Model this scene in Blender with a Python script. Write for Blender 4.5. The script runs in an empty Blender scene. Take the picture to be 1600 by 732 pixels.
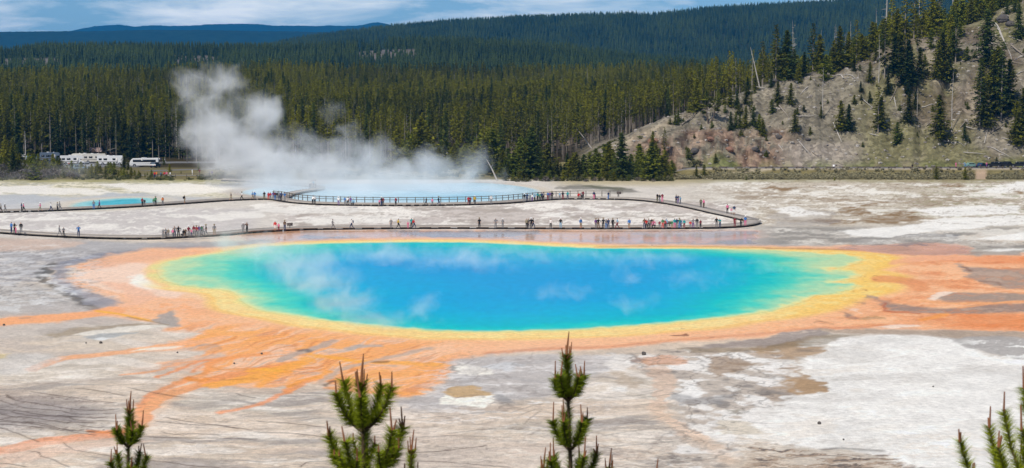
import bpy, bmesh, math, random
import numpy as np
from mathutils import Vector, Matrix
R = math.radians
rnd = random.Random(7)
sc = bpy.context.scene
COL = sc.collection

# ------------------------------------------------------------------ camera
F, CU, CV, VH, CZ = 2800.0, 800.0, 366.0, 120.0, 27.0     # focal (px), centre, horizon row, eye height
PITCH = math.atan((CV - VH) / F)
cam_d = bpy.data.cameras.new('camera'); cam = bpy.data.objects.new('camera', cam_d); COL.objects.link(cam)
cam.location = (0, 0, CZ); cam.rotation_euler = (math.pi / 2 - PITCH, 0, 0)
cam_d.sensor_width = 36; cam_d.lens = F / 1600 * 36; cam_d.clip_start = 0.5; cam_d.clip_end = 90000
cam_d.dof.use_dof = True; cam_d.dof.focus_distance = 300; cam_d.dof.aperture_fstop = 63 / 7.0
sc.camera = cam

# ------------------------------------------------------------------ light
SUN_EL, SUN_AZ = 52.0, 215.0        # azimuth clockwise from +Y: behind the camera, to the left
w = bpy.data.worlds.new('World'); sc.world = w; w.use_nodes = True
nt = w.node_tree; nt.nodes.clear()
out = nt.nodes.new('ShaderNodeOutputWorld'); bg = nt.nodes.new('ShaderNodeBackground')
sky = nt.nodes.new('ShaderNodeTexSky'); sky.sky_type = 'NISHITA'; sky.sun_disc = False
sky.sun_elevation = R(SUN_EL); sky.sun_rotation = R(SUN_AZ); sky.air_density = 1.0; sky.dust_density = 0.6; sky.ozone_density = 1.5; sky.altitude = 2200
tc = nt.nodes.new('ShaderNodeTexCoord')
mp = nt.nodes.new('ShaderNodeMapping'); mp.inputs['Scale'].default_value = (12, 12, 60); mp.inputs['Location'].default_value = (2.3, 1.1, 0.2)
n1 = nt.nodes.new('ShaderNodeTexNoise'); n1.inputs['Scale'].default_value = 1.0; n1.inputs['Detail'].default_value = 8; n1.inputs['Roughness'].default_value = .58
n1.inputs['Distortion'].default_value = .4
cr = nt.nodes.new('ShaderNodeValToRGB'); cr.color_ramp.elements[0].position = .40; cr.color_ramp.elements[1].position = .66
cr.color_ramp.elements[0].color = (0, 0, 0, 1); cr.color_ramp.elements[1].color = (1, 1, 1, 1)
mx = nt.nodes.new('ShaderNodeMix'); mx.data_type = 'RGBA'
mt = nt.nodes.new('ShaderNodeMix'); mt.data_type = 'RGBA'; mt.blend_type = 'MULTIPLY'; mt.inputs[0].default_value = 1
mt.inputs[7].default_value = (.90, 1.28, 1.70, 1)
L = nt.links
L.new(tc.outputs['Generated'], mp.inputs['Vector']); L.new(mp.outputs[0], n1.inputs['Vector']); L.new(n1.outputs['Fac'], cr.inputs[0])
L.new(sky.outputs[0], mt.inputs[6]); L.new(mt.outputs[2], mx.inputs[6])
sx = nt.nodes.new('ShaderNodeSeparateXYZ'); L.new(tc.outputs['Generated'], sx.inputs[0])      # the bright cloud bank stands low over the horizon
mz = nt.nodes.new('ShaderNodeMapRange'); mz.inputs[1].default_value = .05; mz.inputs[2].default_value = .35; mz.inputs[3].default_value = 1; mz.inputs[4].default_value = .22; L.new(sx.outputs[2], mz.inputs[0])
mf = nt.nodes.new('ShaderNodeMath'); mf.operation = 'MULTIPLY'; L.new(mz.outputs[0], mf.inputs[0]); L.new(cr.outputs[0], mf.inputs[1]); L.new(mf.outputs[0], mx.inputs[0])
mx.inputs[7].default_value = (20, 20.8, 21, 1)
L.new(mx.outputs[2], bg.inputs[0]); bg.inputs[1].default_value = 0.065; L.new(bg.outputs[0], out.inputs[0])
sd = bpy.data.lights.new('sun', 'SUN'); sun = bpy.data.objects.new('sun', sd); COL.objects.link(sun)
sd.energy = 4.9; sd.angle = R(0.6); sd.color = (1, .925, .79)
a, e = R(SUN_AZ), R(SUN_EL)
sun.rotation_euler = Vector((math.sin(a) * math.cos(e), math.cos(a) * math.cos(e), math.sin(e))).to_track_quat('Z', 'Y').to_euler()
sun.location = (-200, -200, 400)
sc.view_settings.view_transform = 'Standard'; sc.view_settings.look = 'None'; sc.view_settings.gamma = 1
sc.view_settings.exposure = -0.29
cy = sc.cycles
sc.render.engine = 'CYCLES'
cy.use_denoising = True
try: cy.denoiser = 'OPENIMAGEDENOISE'; cy.denoising_input_passes = 'RGB_ALBEDO_NORMAL'
except Exception: pass
cy.max_bounces = 7; cy.diffuse_bounces = 2; cy.glossy_bounces = 2; cy.transmission_bounces = 2; cy.transparent_max_bounces = 12; cy.volume_bounces = 3
cy.volume_step_rate = .3; cy.volume_max_steps = 400; cy.use_adaptive_sampling = True; cy.adaptive_threshold = 0.015; cy.sample_clamp_indirect = 4
cy.use_fast_gi = False
cy.seed = 3

# ------------------------------------------------------------------ helpers: camera geometry
cp, sp = math.cos(PITCH), math.sin(PITCH)
def ray(u, v):
    a = (u - CU) / F; b = (CV - v) / F
    return a, cp + b * sp, -sp + b * cp
def gp(u, v, z=0.0):
    """pixel -> point on the level z"""
    dx, dy, dz = ray(u, v); t = (z - CZ) / dz
    return dx * t, dy * t, z
def proj(x, y, z):
    dz = z - CZ
    d = y * cp - dz * sp
    up = y * sp + dz * cp
    return CU + F * x / d, CV - F * up / d

# ------------------------------------------------------------------ noise
_rs = np.random.RandomState(11)
_P = _rs.permutation(256); _T = _rs.rand(256)
def vnoise(x, y):
    xi = np.floor(x).astype(np.int64); yi = np.floor(y).astype(np.int64)
    fx = x - xi; fy = y - yi
    fx = fx * fx * (3 - 2 * fx); fy = fy * fy * (3 - 2 * fy)
    def h(i, j): return _T[(_P[i & 255] + j) & 255 ^ (_P[(j >> 8 ^ i) & 255] & 0)]
    a = h(xi, yi); b = h(xi + 1, yi); c = h(xi, yi + 1); d = h(xi + 1, yi + 1)
    return a + (b - a) * fx + (c - a) * fy + (a - b - c + d) * fx * fy
def fbm(x, y, oct=4, gain=.5):
    x = np.asarray(x, float); y = np.asarray(y, float)
    s = 0; amp = 1; tot = 0
    for i in range(oct):
        s = s + amp * vnoise(x * 2 ** i + 17.3 * i + 40, y * 2 ** i + 9.1 * i + 40); tot += amp; amp *= gain
    return s / tot
def ss(a, b, x):
    t = np.clip((x - a) / (b - a), 0, 1); return t * t * (3 - 2 * t)

# ------------------------------------------------------------------ terrain height
CREST = np.array([(860, 262, 560), (900, 258, 560), (930, 240, 562), (1000, 207, 568), (1100, 165, 582), (1150, 148, 590), (1200, 131, 598), (1250, 118, 604),
                  (1300, 106, 610), (1350, 90, 616), (1400, 66, 622), (1440, 60, 628), (1480, 50, 634), (1510, 42, 640), (1540, 30, 645),
                  (1600, 6, 655), (1700, -20, 670), (1900, -40, 690), (2400, -30, 700)], float)
FOR_Y = np.array([0, 470, 600, 650, 720, 1000, 1300, 1500, 1650, 2250, 2600, 3200, 60000], float)
FOR_Z = np.array([0, 0, -3, -2, 0, 8, 16, 12, 14, 46, 20, 0, 0], float)
RID2 = np.array([(-400, 88), (0, 75), (80, 66), (250, 67), (400, 68), (520, 66), (600, 60), (650, 57), (750, 60), (820, 62), (900, 70), (1000, 84), (1200, 100), (2000, 100)], float)
RID3 = np.array([(-400, 95), (300, 95), (400, 78), (450, 66), (500, 58), (600, 46), (700, 37), (800, 31), (900, 28), (985, 26), (1015, 28), (1100, 18), (1200, 13), (1300, 6), (1400, -3), (1600, -14), (2200, -25)], float)
Y3 = 4200.0
def ztop(v, y): return CZ + (VH - v) * y / F
def height(x, y):
    x = np.asarray(x, float); y = np.asarray(y, float)
    ys = np.maximum(y, 30.0)
    U = CU + F * x / ys
    z = np.interp(y, FOR_Y, FOR_Z)
    # second wooded ridge
    t2 = ss(1550, 2250, y) * (1 - ss(2250, 2900, y))
    z2 = ztop(np.interp(U, RID2[:, 0], RID2[:, 1]), 2250) - 15
    z = np.where(y > 1500, 12 + (z2 - 12) * t2, z)
    # rolling ground under the near wood
    z = z + ss(620, 1000, y) * (1 - ss(1500, 1800, y)) * ((fbm(x / 160 + 5, y / 160, 3) - .5) * 14 + ss(650, 1000, U) * 3)
    # big far ridge
    t3 = ss(2700, Y3, y) * (1 - ss(Y3, Y3 + 1400, y))
    z3 = ztop(np.interp(U, RID3[:, 0], RID3[:, 1]), Y3) - 12 + (fbm(x / 300, y / 300 + 7, 3) - .5) * 34 * (1 - ss(Y3 - 300, Y3, y))
    z = np.where(y > 2600, np.maximum(z * (1 - t3) + z3 * t3, -5), z)
    # bare hill on the right
    vc = np.interp(U, CREST[:, 0], CREST[:, 1]); yc = np.interp(U, CREST[:, 0], CREST[:, 2])
    hc = ztop(vc, yc) + 3.0
    hc = hc * ss(850, 935, U)
    yb = 546.0 + (fbm(U / 60, U * 0 + 3, 2) - .5) * 6
    t = np.clip((y - yb) / (yc - yb), 0, None)
    up = np.sin(np.clip(t, 0, 1) * math.pi / 2) ** 1.15
    back = 1 - ss(0, 1, (y - yc) / 260.0)
    face = ss(0, .15, t) * (1 - ss(.85, 1.1, t))
    rough = (fbm(x / 16, y / 16, 4) - .5) * 5.5 * face
    gull = -np.abs(fbm(U / 38 + 2, y / 90, 3) - .5) * 9 * face
    outcrop = ss(960, 1050, U) * (1 - ss(1230, 1290, U)) * ss(.03, .12, t) * (1 - ss(.35, .55, t))
    rough = rough + outcrop * (np.abs(fbm(x / 5, y / 5, 3) - .5) * 5 + 1.2)
    zh = (hc * up + rough + gull * ss(8, 25, hc)) * back
    z = z + np.where(y > 540, np.maximum(zh, 0), 0) * (hc > 0)
    # road bench (right) a little raised
    rr = ss(1030, 1090, U) * ss(512, 519, y) * (1 - ss(536, 541, y))
    z = z + rr * (ztop(262.5, 528) - np.interp(528, FOR_Y, FOR_Z))
    # overlook hill under the camera
    zo = np.where(y < 3, 25.3 - (y - 3) * .10, 25.3 - (y - 3) * .56)
    zo = np.maximum(zo, 0) + (fbm(x / 6, y / 6, 3) - .5) * .9 * ss(3, 8, y) * (1 - ss(38, 47, y))
    z = z + np.where(y < 55, np.maximum(zo, 0), 0)
    return z
def hz(x, y): return float(height(np.array([x]), np.array([y]))[0])
def hit(u, v, y0=120.0, y1=3000.0, step=1.5):
    """where the line of sight through a pixel of the photograph meets the ground"""
    dx, dy, dz = ray(u, v)
    ys = np.arange(y0, y1, step); t = ys / dy
    X = dx * t; Z = CZ + dz * t
    k = np.argmax(height(X, ys) >= Z)
    if k == 0: k = len(ys) - 1
    return X[k], ys[k], hz(X[k], ys[k])

# ------------------------------------------------------------------ object helpers
def tag(o, label=None, cat=None, group=None, kind=None):
    if label: o['label'] = label
    if cat: o['category'] = cat
    if group: o['group'] = group
    if kind: o['kind'] = kind
    return o
def link(name, me, parent=None, loc=None):
    o = bpy.data.objects.new(name, me); COL.objects.link(o)
    if parent is not None: o.parent = parent
    if loc is not None: o.location = loc
    return o
def empty(name, loc=(0, 0, 0), rz=0):
    o = bpy.data.objects.new(name, None); COL.objects.link(o); o.location = loc; o.rotation_euler = (0, 0, rz); o.empty_display_size = .5
    return o
def npmesh(name, V, Fc, mats=(), midx=None, smooth=False):
    """V (n,3); Fc (m,k) ints with k = 3 or 4"""
    V = np.asarray(V, np.float32); Fc = np.asarray(Fc, np.int32)
    me = bpy.data.meshes.new(name)
    me.vertices.add(len(V)); me.vertices.foreach_set('co', V.ravel())
    m, k = Fc.shape
    me.loops.add(m * k); me.loops.foreach_set('vertex_index', Fc.ravel())
    me.polygons.add(m); me.polygons.foreach_set('loop_start', np.arange(0, m * k, k, dtype=np.int32))
    for mm in mats: me.materials.append(mm)
    if midx is not None: me.polygons.foreach_set('material_index', np.asarray(midx, np.int32))
    if smooth: me.polygons.foreach_set('use_smooth', np.ones(m, bool))
    me.update(calc_edges=True); me.validate()
    return me
def s2l(c):
    c = np.asarray(c, float) / 255.0
    return np.where(c <= .04045, c / 12.92, ((c + .055) / 1.055) ** 2.4)
def newmat(name):
    m = bpy.data.materials.new(name); m.use_nodes = True
    b = m.node_tree.nodes['Principled BSDF']
    return m, m.node_tree, b
_mc = {}
def mat(name, rgb, rough=.7, metal=0, spec=.4, var=.12, scale=3.0):
    """plain coloured material with a soft procedural mottling"""
    if name in _mc: return _mc[name]
    m, t, b = newmat(name)
    n = t.nodes.new('ShaderNodeTexNoise'); n.inputs['Scale'].default_value = scale; n.inputs['Detail'].default_value = 4
    tcn = t.nodes.new('ShaderNodeTexCoord'); t.links.new(tcn.outputs['Object'], n.inputs['Vector'])
    r = t.nodes.new('ShaderNodeMapRange'); r.inputs[3].default_value = 1 - var; r.inputs[4].default_value = 1 + var
    t.links.new(n.outputs['Fac'], r.inputs[0])
    x = t.nodes.new('ShaderNodeVectorMath'); x.operation = 'SCALE'; x.inputs[0].default_value = rgb[:3]; t.links.new(r.outputs[0], x.inputs['Scale'])
    t.links.new(x.outputs[0], b.inputs['Base Color'])
    b.inputs['Roughness'].default_value = rough; b.inputs['Metallic'].default_value = metal; b.inputs['Specular IOR Level'].default_value = spec
    _mc[name] = m
    return m

# ================================================================== painting the ground's minerals (albedo of each vertex)
class Canvas:
    def __init__(s, X, Y, Z):
        s.X, s.Y = X, Y
        s.u, s.v = proj(X, np.maximum(Y, 40), Z)
        n = len(X)
        s.c = np.zeros((n, 3)); s.wet = np.zeros(n); s.rock = np.zeros(n)
        # wandering of every outline, in pixels of the photograph
        s.w1 = (fbm(X / 8, Y / 11, 4) - .5) + (fbm(s.u / 13, s.v / 3.5, 4) - .5) * 1.1; s.w2 = (fbm(X / 8 + 50, Y / 11 + 50, 4) - .5) + (fbm(s.u / 17 + 9, s.v / 4, 4) - .5) * 1.1
        s.fine = fbm(X / 1.6, Y / 2.2, 4)
        s.mid = fbm(X / 6 + 9, Y / 8, 4)
        s.big = fbm(X / 25 + 3, Y / 30, 4)
        s.streak = fbm(s.u / 60, s.v / 3.4 + s.w1 * 2.2, 5, .55)
        s.streak2 = fbm(s.u / 150 + 9, s.v / 5 + s.w2 * 4, 3)
    def put(s, m, rgb, wet=None, rock=None):
        m = np.clip(m, 0, 1)
        c = s2l(rgb) if len(np.shape(rgb)) == 1 else rgb
        s.c += (c - s.c) * m[:, None]
        if wet is not None: s.wet += (wet - s.wet) * m
    def _pts(s, warp, vs):
        return s.u + s.w1 * warp * 8, (s.v + s.w2 * warp * 1.5) * vs
    def poly(s, pts, rgb, soft=3, op=1.0, warp=3, vs=3.0, wet=None, ret=False):
        P = np.array(pts, float); P[:, 1] *= vs
        lo = P.min(0) - soft * 3 - warp * 9; hi = P.max(0) + soft * 3 + warp * 9
        pu, pv = s._pts(warp, vs)
        k = np.where((pu > lo[0]) & (pu < hi[0]) & (pv > lo[1]) & (pv < hi[1]))[0]
        m = np.zeros(len(s.u))
        if len(k):
            d = sdf(pu[k], pv[k], P)
            m[k] = ss(soft, -soft, d)
        if ret: return m
        s.put(m * op, rgb, wet)
    def stroke(s, pts, wd, rgb, soft=2, op=1.0, warp=1.0, vs=3.0, wet=None, ret=False):
        P = np.array(pts, float)
        W = np.full(len(P), wd, float) if np.isscalar(wd) else np.array(wd, float)
        P[:, 1] *= vs
        q = W.max() * vs + soft + warp * 9
        lo = P.min(0) - q; hi = P.max(0) + q
        pu, pv = s._pts(warp, vs)
        k = np.where((pu > lo[0]) & (pu < hi[0]) & (pv > lo[1]) & (pv < hi[1]))[0]
        m = np.zeros(len(s.u))
        if len(k):
            x, y = pu[k], pv[k]; best = np.full(len(k), 1e9)
            for i in range(len(P) - 1):
                a, b = P[i], P[i + 1]; d = b - a; L2 = d @ d + 1e-9
                t = np.clip(((x - a[0]) * d[0] + (y - a[1]) * d[1]) / L2, 0, 1)
                dist = np.hypot(x - a[0] - t * d[0], y - a[1] - t * d[1]) - (W[i] + (W[i + 1] - W[i]) * t) * vs / 2
                best = np.minimum(best, dist)
            m[k] = ss(soft, -soft, best)
        if ret: return m
        s.put(m * op, rgb, wet)
def sdf(x, y, P):
    best = np.full(len(x), 1e18); ins = np.zeros(len(x), bool)
    for i in range(len(P)):
        a, b = P[i], P[(i + 1) % len(P)]; d = b - a; L2 = d @ d + 1e-12
        t = np.clip(((x - a[0]) * d[0] + (y - a[1]) * d[1]) / L2, 0, 1)
        best = np.minimum(best, (x - a[0] - t * d[0]) ** 2 + (y - a[1] - t * d[1]) ** 2)
        c = (a[1] > y) != (b[1] > y)
        ins ^= c & (x < d[0] * (y - a[1]) / (d[1] if abs(d[1]) > 1e-12 else 1e-12) + a[0])
    return np.where(ins, -1, 1) * np.sqrt(best)
def smooth_poly(pts, n=6):
    """Catmull-Rom through a closed outline"""
    P = np.array(pts, float); m = len(P); o = []
    for i in range(m):
        a, b, c, d = P[i - 1], P[i], P[(i + 1) % m], P[(i + 2) % m]
        for k in range(n):
            t = k / n
            o.append(.5 * ((2 * b) + (-a + c) * t + (2 * a - 5 * b + 4 * c - d) * t * t + (-a + 3 * b - 3 * c + d) * t ** 3))
    return np.array(o)
def smooth_line(pts, n=6):
    P = np.array(pts, float); m = len(P); o = []
    for i in range(m - 1):
        a, b, c, d = P[max(i - 1, 0)], P[i], P[i + 1], P[min(i + 2, m - 1)]
        for k in range(n):
            t = k / n
            o.append(.5 * ((2 * b) + (-a + c) * t + (2 * a - 5 * b + 4 * c - d) * t * t + (-a + 3 * b - 3 * c + d) * t ** 3))
    o.append(P[-1]); return np.array(o)
POOL = smooth_poly([(243, 428), (246, 418), (262, 409), (300, 401), (340, 394), (400, 386), (480, 381), (600, 378.5), (700, 378), (780, 380), (860, 384), (940, 387.5), (1020, 388),
        (1100, 388.5), (1180, 390), (1240, 393), (1290, 396), (1335, 400), (1350, 405), (1344, 412), (1322, 418), (1306, 421), (1325, 425), (1348, 430), (1345, 435),
        (1322, 438), (1318, 442), (1340, 445), (1336, 452), (1310, 458), (1280, 462), (1262, 471), (1230, 481), (1195, 489), (1140, 497), (1060, 505), (960, 513), (880, 517.5), (800, 519.5), (720, 519.5),
        (650, 516.5), (570, 509), (500, 502), (450, 494), (400, 485), (378, 474), (368, 462), (352, 455), (310, 450), (270, 445), (251, 437)], 4)
EXC = smooth_poly([(380, 300), (430, 291), (520, 288), (640, 288), (740, 286), (800, 290), (835, 296), (842, 303), (828, 310), (795, 314), (760, 317), (700, 318.5), (600, 318.5), (520, 317), (465, 314), (440, 309), (400, 306)], 4)
TURQ = smooth_poly([(112, 326), (120, 318), (150, 313), (190, 310), (225, 309.5), (240, 311), (246, 315), (250, 320), (215, 323), (190, 325.5), (150, 328), (125, 328)], 4)
def toworld(P): return np.array([gp(a, b)[:2] for a, b in P])
POOLW, EXCW, TURQW = toworld(POOL), toworld(EXC), toworld(TURQ)

def paint(cv):
    u, v, X, Y = cv.u, cv.v, cv.X, cv.Y
    n = len(u)
    # ---- base: pale grey sinter with pinkish and lilac drifts
    cv.put(np.ones(n), (209, 200, 190))
    cv.put(ss(.5, .68, cv.big) * .55, (216, 199, 183))
    cv.put(ss(.48, .30, cv.big) * .55, (180, 175, 175))
    cv.put(ss(.52, .68, cv.streak) * .6 * ss(560, 600, v), (234, 230, 227))
    bn = fbm(v / 10 + fbm(u / 130, v / 60, 3) * 4 - u / 420, u / 240, 4, .55); bz = ss(548, 575, v) * ss(1130, 1000, u)
    cv.put(bz * ss(.53, .64, bn) * .65, (234, 228, 224)); cv.put(bz * ss(.46, .34, bn) * .7, (156, 149, 148)); cv.put(bz * ss(.5, .6, fbm(v / 16 + 9, u / 200 + v / 90, 4)) * .4, (222, 201, 183))
    b2 = ss(500, 470, u) * ss(440, 470, v) * ss(575, 548, v); cv.put(b2 * ss(.52, .64, bn) * .5, (228, 224, 222)); cv.put(b2 * ss(.46, .36, bn) * .4, (172, 166, 168))
    cv.put(ss(.46, .28, cv.streak) * .28, (176, 168, 164))
    # ---- far flats
    far = ss(381, 360, v)
    cv.put(far, (208, 203, 198))
    cream = ss(316, 300, v) * ss(470, 430, u)
    cv.put(cream, (222, 217, 200))
    cv.put(cream * ss(.50, .60, cv.fine) * .75, (150, 146, 116)); cv.put(cream * ss(.45, .35, cv.streak2) * .5, (176, 178, 180))
    cv.put(cream * ss(.55, .7, cv.streak) * .5, (168, 168, 160))
    rf = ss(1030, 1200, u) * ss(362, 345, v)
    cv.put(rf * .8, (205, 198, 186))
    cv.put(rf * ss(.46, .58, cv.streak) * .85, (232, 230, 226))
    cv.put(rf * ss(.50, .36, cv.streak2) * .65, (152, 134, 114))
    cv.put(rf * ss(.56, .66, cv.fine) * ss(1330, 1500, u) * ss(350, 330, v) * .55, (140, 142, 104))
    cv.put(rf * ss(.56, .46, cv.mid) * ss(.58, .5, cv.streak) * .25, (168, 150, 128))
    midf = ss(395, 470, u) * ss(1190, 1130, u) * ss(362, 356, v) * ss(312, 320, v)
    cv.put(midf * .8, (196, 188, 186))
    cv.put(midf * ss(.50, .60, cv.streak2) * .9, (236, 233, 230))
    cv.put(midf * ss(.50, .38, cv.streak) * .55, (160, 150, 142))
    lf = ss(420, 380, u) * ss(322, 330, v) * ss(372, 366, v)
    cv.put(lf * .8, (198, 194, 196))
    cv.put(lf * ss(.50, .60, cv.streak2) * .85, (228, 226, 224))
    # grassy and sandy margin
    ed = ss(288, 282, v - (cv.mid - .5) * 6)
    cv.put(ed * ss(380, 340, u) * .8, (150, 146, 96))
    cv.put(ed * ss(1000, 1080, u) * .75, (150, 144, 108))
    cv.put(ss(296, 285, v) * ss(840, 900, u) * ss(1120, 1040, u) * .8, (178, 166, 132))
    # whites between the boardwalks
    for p in ([(-20, 292), (60, 291), (140, 296), (200, 303), (90, 305), (-20, 301)], [(150, 288), (300, 287), (400, 291), (400, 303), (250, 305), (190, 297)],
              [(410, 318), (440, 322), (560, 327), (640, 328), (560, 333), (470, 335), (400, 331)], [(470, 342), (560, 338), (640, 340), (600, 350), (500, 352)],
              [(300, 336), (400, 330), (420, 340), (330, 346)], [(10, 343), (60, 340), (130, 343), (60, 347)], [(120, 354), (190, 351), (180, 356), (130, 357)],
              [(930, 336), (955, 332), (980, 334), (975, 338), (945, 340)], [(880, 330), (840, 338), (900, 342), (880, 334)]):
        cv.poly(p, (232, 230, 228), soft=4, op=.85, warp=4)
    # grey wash around the small blue pool
    cv.poly([(-20, 306), (40, 304), (100, 310), (180, 303), (280, 306), (330, 309), (300, 317), (250, 323), (120, 330), (-20, 330)], (180, 186, 196), soft=8, op=.85, warp=4, wet=.3)
    cv.poly([(-20, 322), (60, 318), (110, 312), (130, 330), (-20, 331)], (200, 200, 202), soft=8, op=.7)
    d = sdf(X, Y, TURQW); cv.put(ss(9, 1, d), (205, 198, 188)); cv.put(ss(1.5, -1.5, d), (150, 205, 205)); cv.put(ss(-1, -6, d + (cv.mid - .5) * 6), (72, 178, 196))
    # rim of the steaming crater
    d = sdf(X, Y, EXCW); cv.put(ss(7, 2, d) * ss(840, 780, u), (186, 178, 172)); cv.put(ss(6, 1, d) * ss(760, 840, u), (205, 196, 184)); cv.put(ss(1.2, -1, d), (176, 206, 218)); cv.put(ss(-3, -14, d), (140, 196, 220)); cv.put(ss(1, -1, d) * ss(740, 560, u) * .75, (188, 212, 224))
    cv.poly([(868, 296), (880, 290), (910, 289), (950, 291), (990, 296), (1000, 301), (960, 300), (930, 297), (900, 298)], (120, 118, 112), soft=6, op=.85, warp=3)
    cv.poly([(905, 292), (930, 288), (960, 291), (985, 296), (960, 297)], (96, 98, 78), soft=4, op=.7, warp=3)
    # ---- strip between lower boardwalk and the spring: wet, orange, grey
    strip = ss(358, 362, v) * ss(392, 386, v) * ss(340, 400, u) * ss(1215, 1180, u)
    cv.put(strip, (214, 186, 172), wet=.93)
    cv.put(strip * ss(.50, .60, cv.streak2) * .8, (232, 178, 140), wet=.93)
    for p, c in (([(480, 366), (560, 372), (640, 377), (600, 378), (500, 378), (470, 372)], (160, 160, 168)), ([(610, 362), (720, 362), (860, 362), (900, 364), (780, 372), (690, 373), (640, 368)], (150, 142, 142)),
                 ([(830, 360), (960, 362), (1000, 368), (930, 373), (860, 370)], (240, 186, 146)), ([(400, 362), (470, 360), (480, 368), (430, 376), (380, 372)], (236, 184, 150)),
                 ([(1010, 366), (1130, 362), (1180, 364), (1100, 374), (1030, 376)], (206, 196, 194)), ([(540, 364), (600, 361), (640, 372), (590, 376)], (238, 190, 160)),
                 ([(950, 376), (1060, 371), (1180, 370), (1180, 374), (1060, 378), (960, 380)], (240, 196, 178)), ([(930, 382), (1010, 380), (1200, 378), (1340, 384), (1200, 388), (1040, 387)], (184, 170, 160)),
                 ([(1120, 378), (1200, 374), (1260, 376), (1260, 386), (1140, 386)], (176, 168, 162))):
        cv.poly(p, c, soft=5, op=.8, warp=3, wet=.93)
    # ---- grey wash on the left
    cv.poly([(-40, 373), (100, 376), (220, 380), (360, 378), (420, 377), (400, 386), (250, 390), (180, 398), (150, 404), (120, 414), (80, 420), (60, 440), (-40, 450)], (166, 166, 172), soft=8, op=.85, warp=4, wet=.35)
    cv.poly([(-40, 372), (60, 374), (130, 378), (120, 386), (60, 392), (-40, 392)], (205, 182, 168), soft=8, op=.8, wet=.4)
    cv.put(ss(.55, .68, cv.streak) * ss(150, 60, u) * ss(374, 380, v) * ss(470, 440, v) * .7, (212, 208, 206))
    cv.poly([(86, 418), (100, 408), (150, 398), (210, 392), (250, 388), (400, 380), (400, 386), (240, 392), (180, 400), (120, 412), (104, 425), (110, 440), (140, 455), (165, 464), (200, 470), (190, 480), (150, 484), (126, 470), (110, 460), (86, 446), (80, 432)],
            (134, 134, 144), soft=7, op=.9, warp=3, wet=.7)
    # crusty sinter ledge
    cv.stroke(smooth_line([(84, 414), (74, 419), (66, 428), (68, 438), (84, 448), (100, 456), (118, 464), (126, 470), (134, 476), (150, 484)], 4), [5, 6, 7, 7, 7, 7, 6, 6, 5, 4] and 6, (92, 92, 90), soft=5, op=.85, warp=3)
    m = cv.stroke(smooth_line([(80, 417), (74, 426), (76, 436), (92, 448), (108, 456), (122, 468)], 4), 5, (0, 0, 0), soft=6, warp=4, ret=True)
    cv.put(m * ss(.48, .56, cv.fine), (205, 208, 212))
    # ---- orange mats round the spring
    d = sdf(X, Y, POOLW)
    apron = smooth_poly([(480, 376), (420, 381), (330, 386), (280, 389), (232, 390), (190, 398), (155, 404), (124, 414), (120, 419), (132, 423), (107, 436), (112, 444), (140, 453), (160, 462), (196, 470),
             (180, 480), (158, 485), (125, 489), (0, 499), (-60, 502), (-60, 514), (0, 511), (50, 508), (100, 502), (150, 494), (195, 497), (240, 503), (262, 498), (275, 488), (278, 500), (286, 508), (266, 516), (325, 520),
             (300, 530), (240, 541), (250, 546), (330, 546), (300, 560), (250, 570), (290, 578), (330, 580), (310, 592), (330, 600), (400, 605), (450, 600), (505, 600), (540, 612), (590, 617), (650, 617), (690, 595),
             (706, 572), (715, 566), (800, 547), (900, 546), (960, 544), (1050, 534), (1150, 531), (1200, 527), (1250, 517), (1375, 514), (1620, 518), (1700, 520), (1700, 398), (1620, 400), (1500, 400), (1517, 396), (1520, 389),
             (1495, 381), (1425, 380), (1340, 384), (1250, 386), (1100, 384), (980, 384), (860, 380), (760, 376), (600, 374)], 3)
    m = cv.poly(apron, (0, 0, 0), soft=60, warp=4, ret=True)
    cv.put(m * ss(392, 420, v) * .6, (226, 198, 180))
    m = cv.poly(apron, (0, 0, 0), soft=11, warp=3.6, ret=True)
    op = m * (.97 - .22 * ss(.5, .7, cv.streak2) * ss(500, 560, v) * ss(700, 500, u))
    am = m.copy()
    cv.put(op, (241, 188, 150), wet=.30)
    cv.put(m * ss(.50, .68, cv.streak2) * .5, (240, 170, 118))
    cv.put(m * ss(.46, .32, cv.streak2) * .45, (234, 188, 158))
    cv.put(m * ss(.56, .70, fbm(u / 26, v / 5 + u / 60, 4)) * ss(505, 530, v) * ss(720, 640, u) * .5, (246, 168, 92))
    cv.put(m * ss(.60, .72, fbm(u / 40 + 31, v / 3.2 - u / 80, 4)) * ss(505, 530, v) * ss(720, 640, u) * .55, (186, 168, 160))
    # runoff running down to the lower left
    ft = v + .30 * u + (fbm(u / 70, v / 26, 3) - .5) * 26
    fl1 = fbm(ft / 7.0, (u - v * 1.5) / 150, 5, .55); fl2 = fbm(ft / 3.2 + 40, (u - v * 1.5) / 90, 4)
    lz = m * ss(496, 520, v) * ss(740, 660, u)
    cv.put(lz * ss(.50, .60, fl1) * .75, (247, 170, 96)); cv.put(lz * ss(.48, .38, fl1) * .6, (240, 202, 174)); cv.put(lz * ss(.60, .68, fl2) * .5, (206, 128, 78)); cv.put(lz * ss(.40, .32, fl2) * ss(.52, .44, fl1) * .7, (196, 180, 172))
    # right-hand mats are stronger
    rm = m * ss(1200, 1400, u)
    cv.put(rm * .8, (232, 164, 118), wet=.30)
    cv.put(rm * ss(.48, .62, cv.streak) * .6, (244, 198, 160)); cv.put(rm * ss(.46, .34, cv.streak) * .5, (212, 128, 80))
    cv.put(rm * ss(1440, 1520, u) * ss(488, 494, v) * .6, (222, 128, 66)); cv.put(rm * ss(1440, 1560, u) * ss(418, 408, v) * .6, (228, 132, 74))
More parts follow.
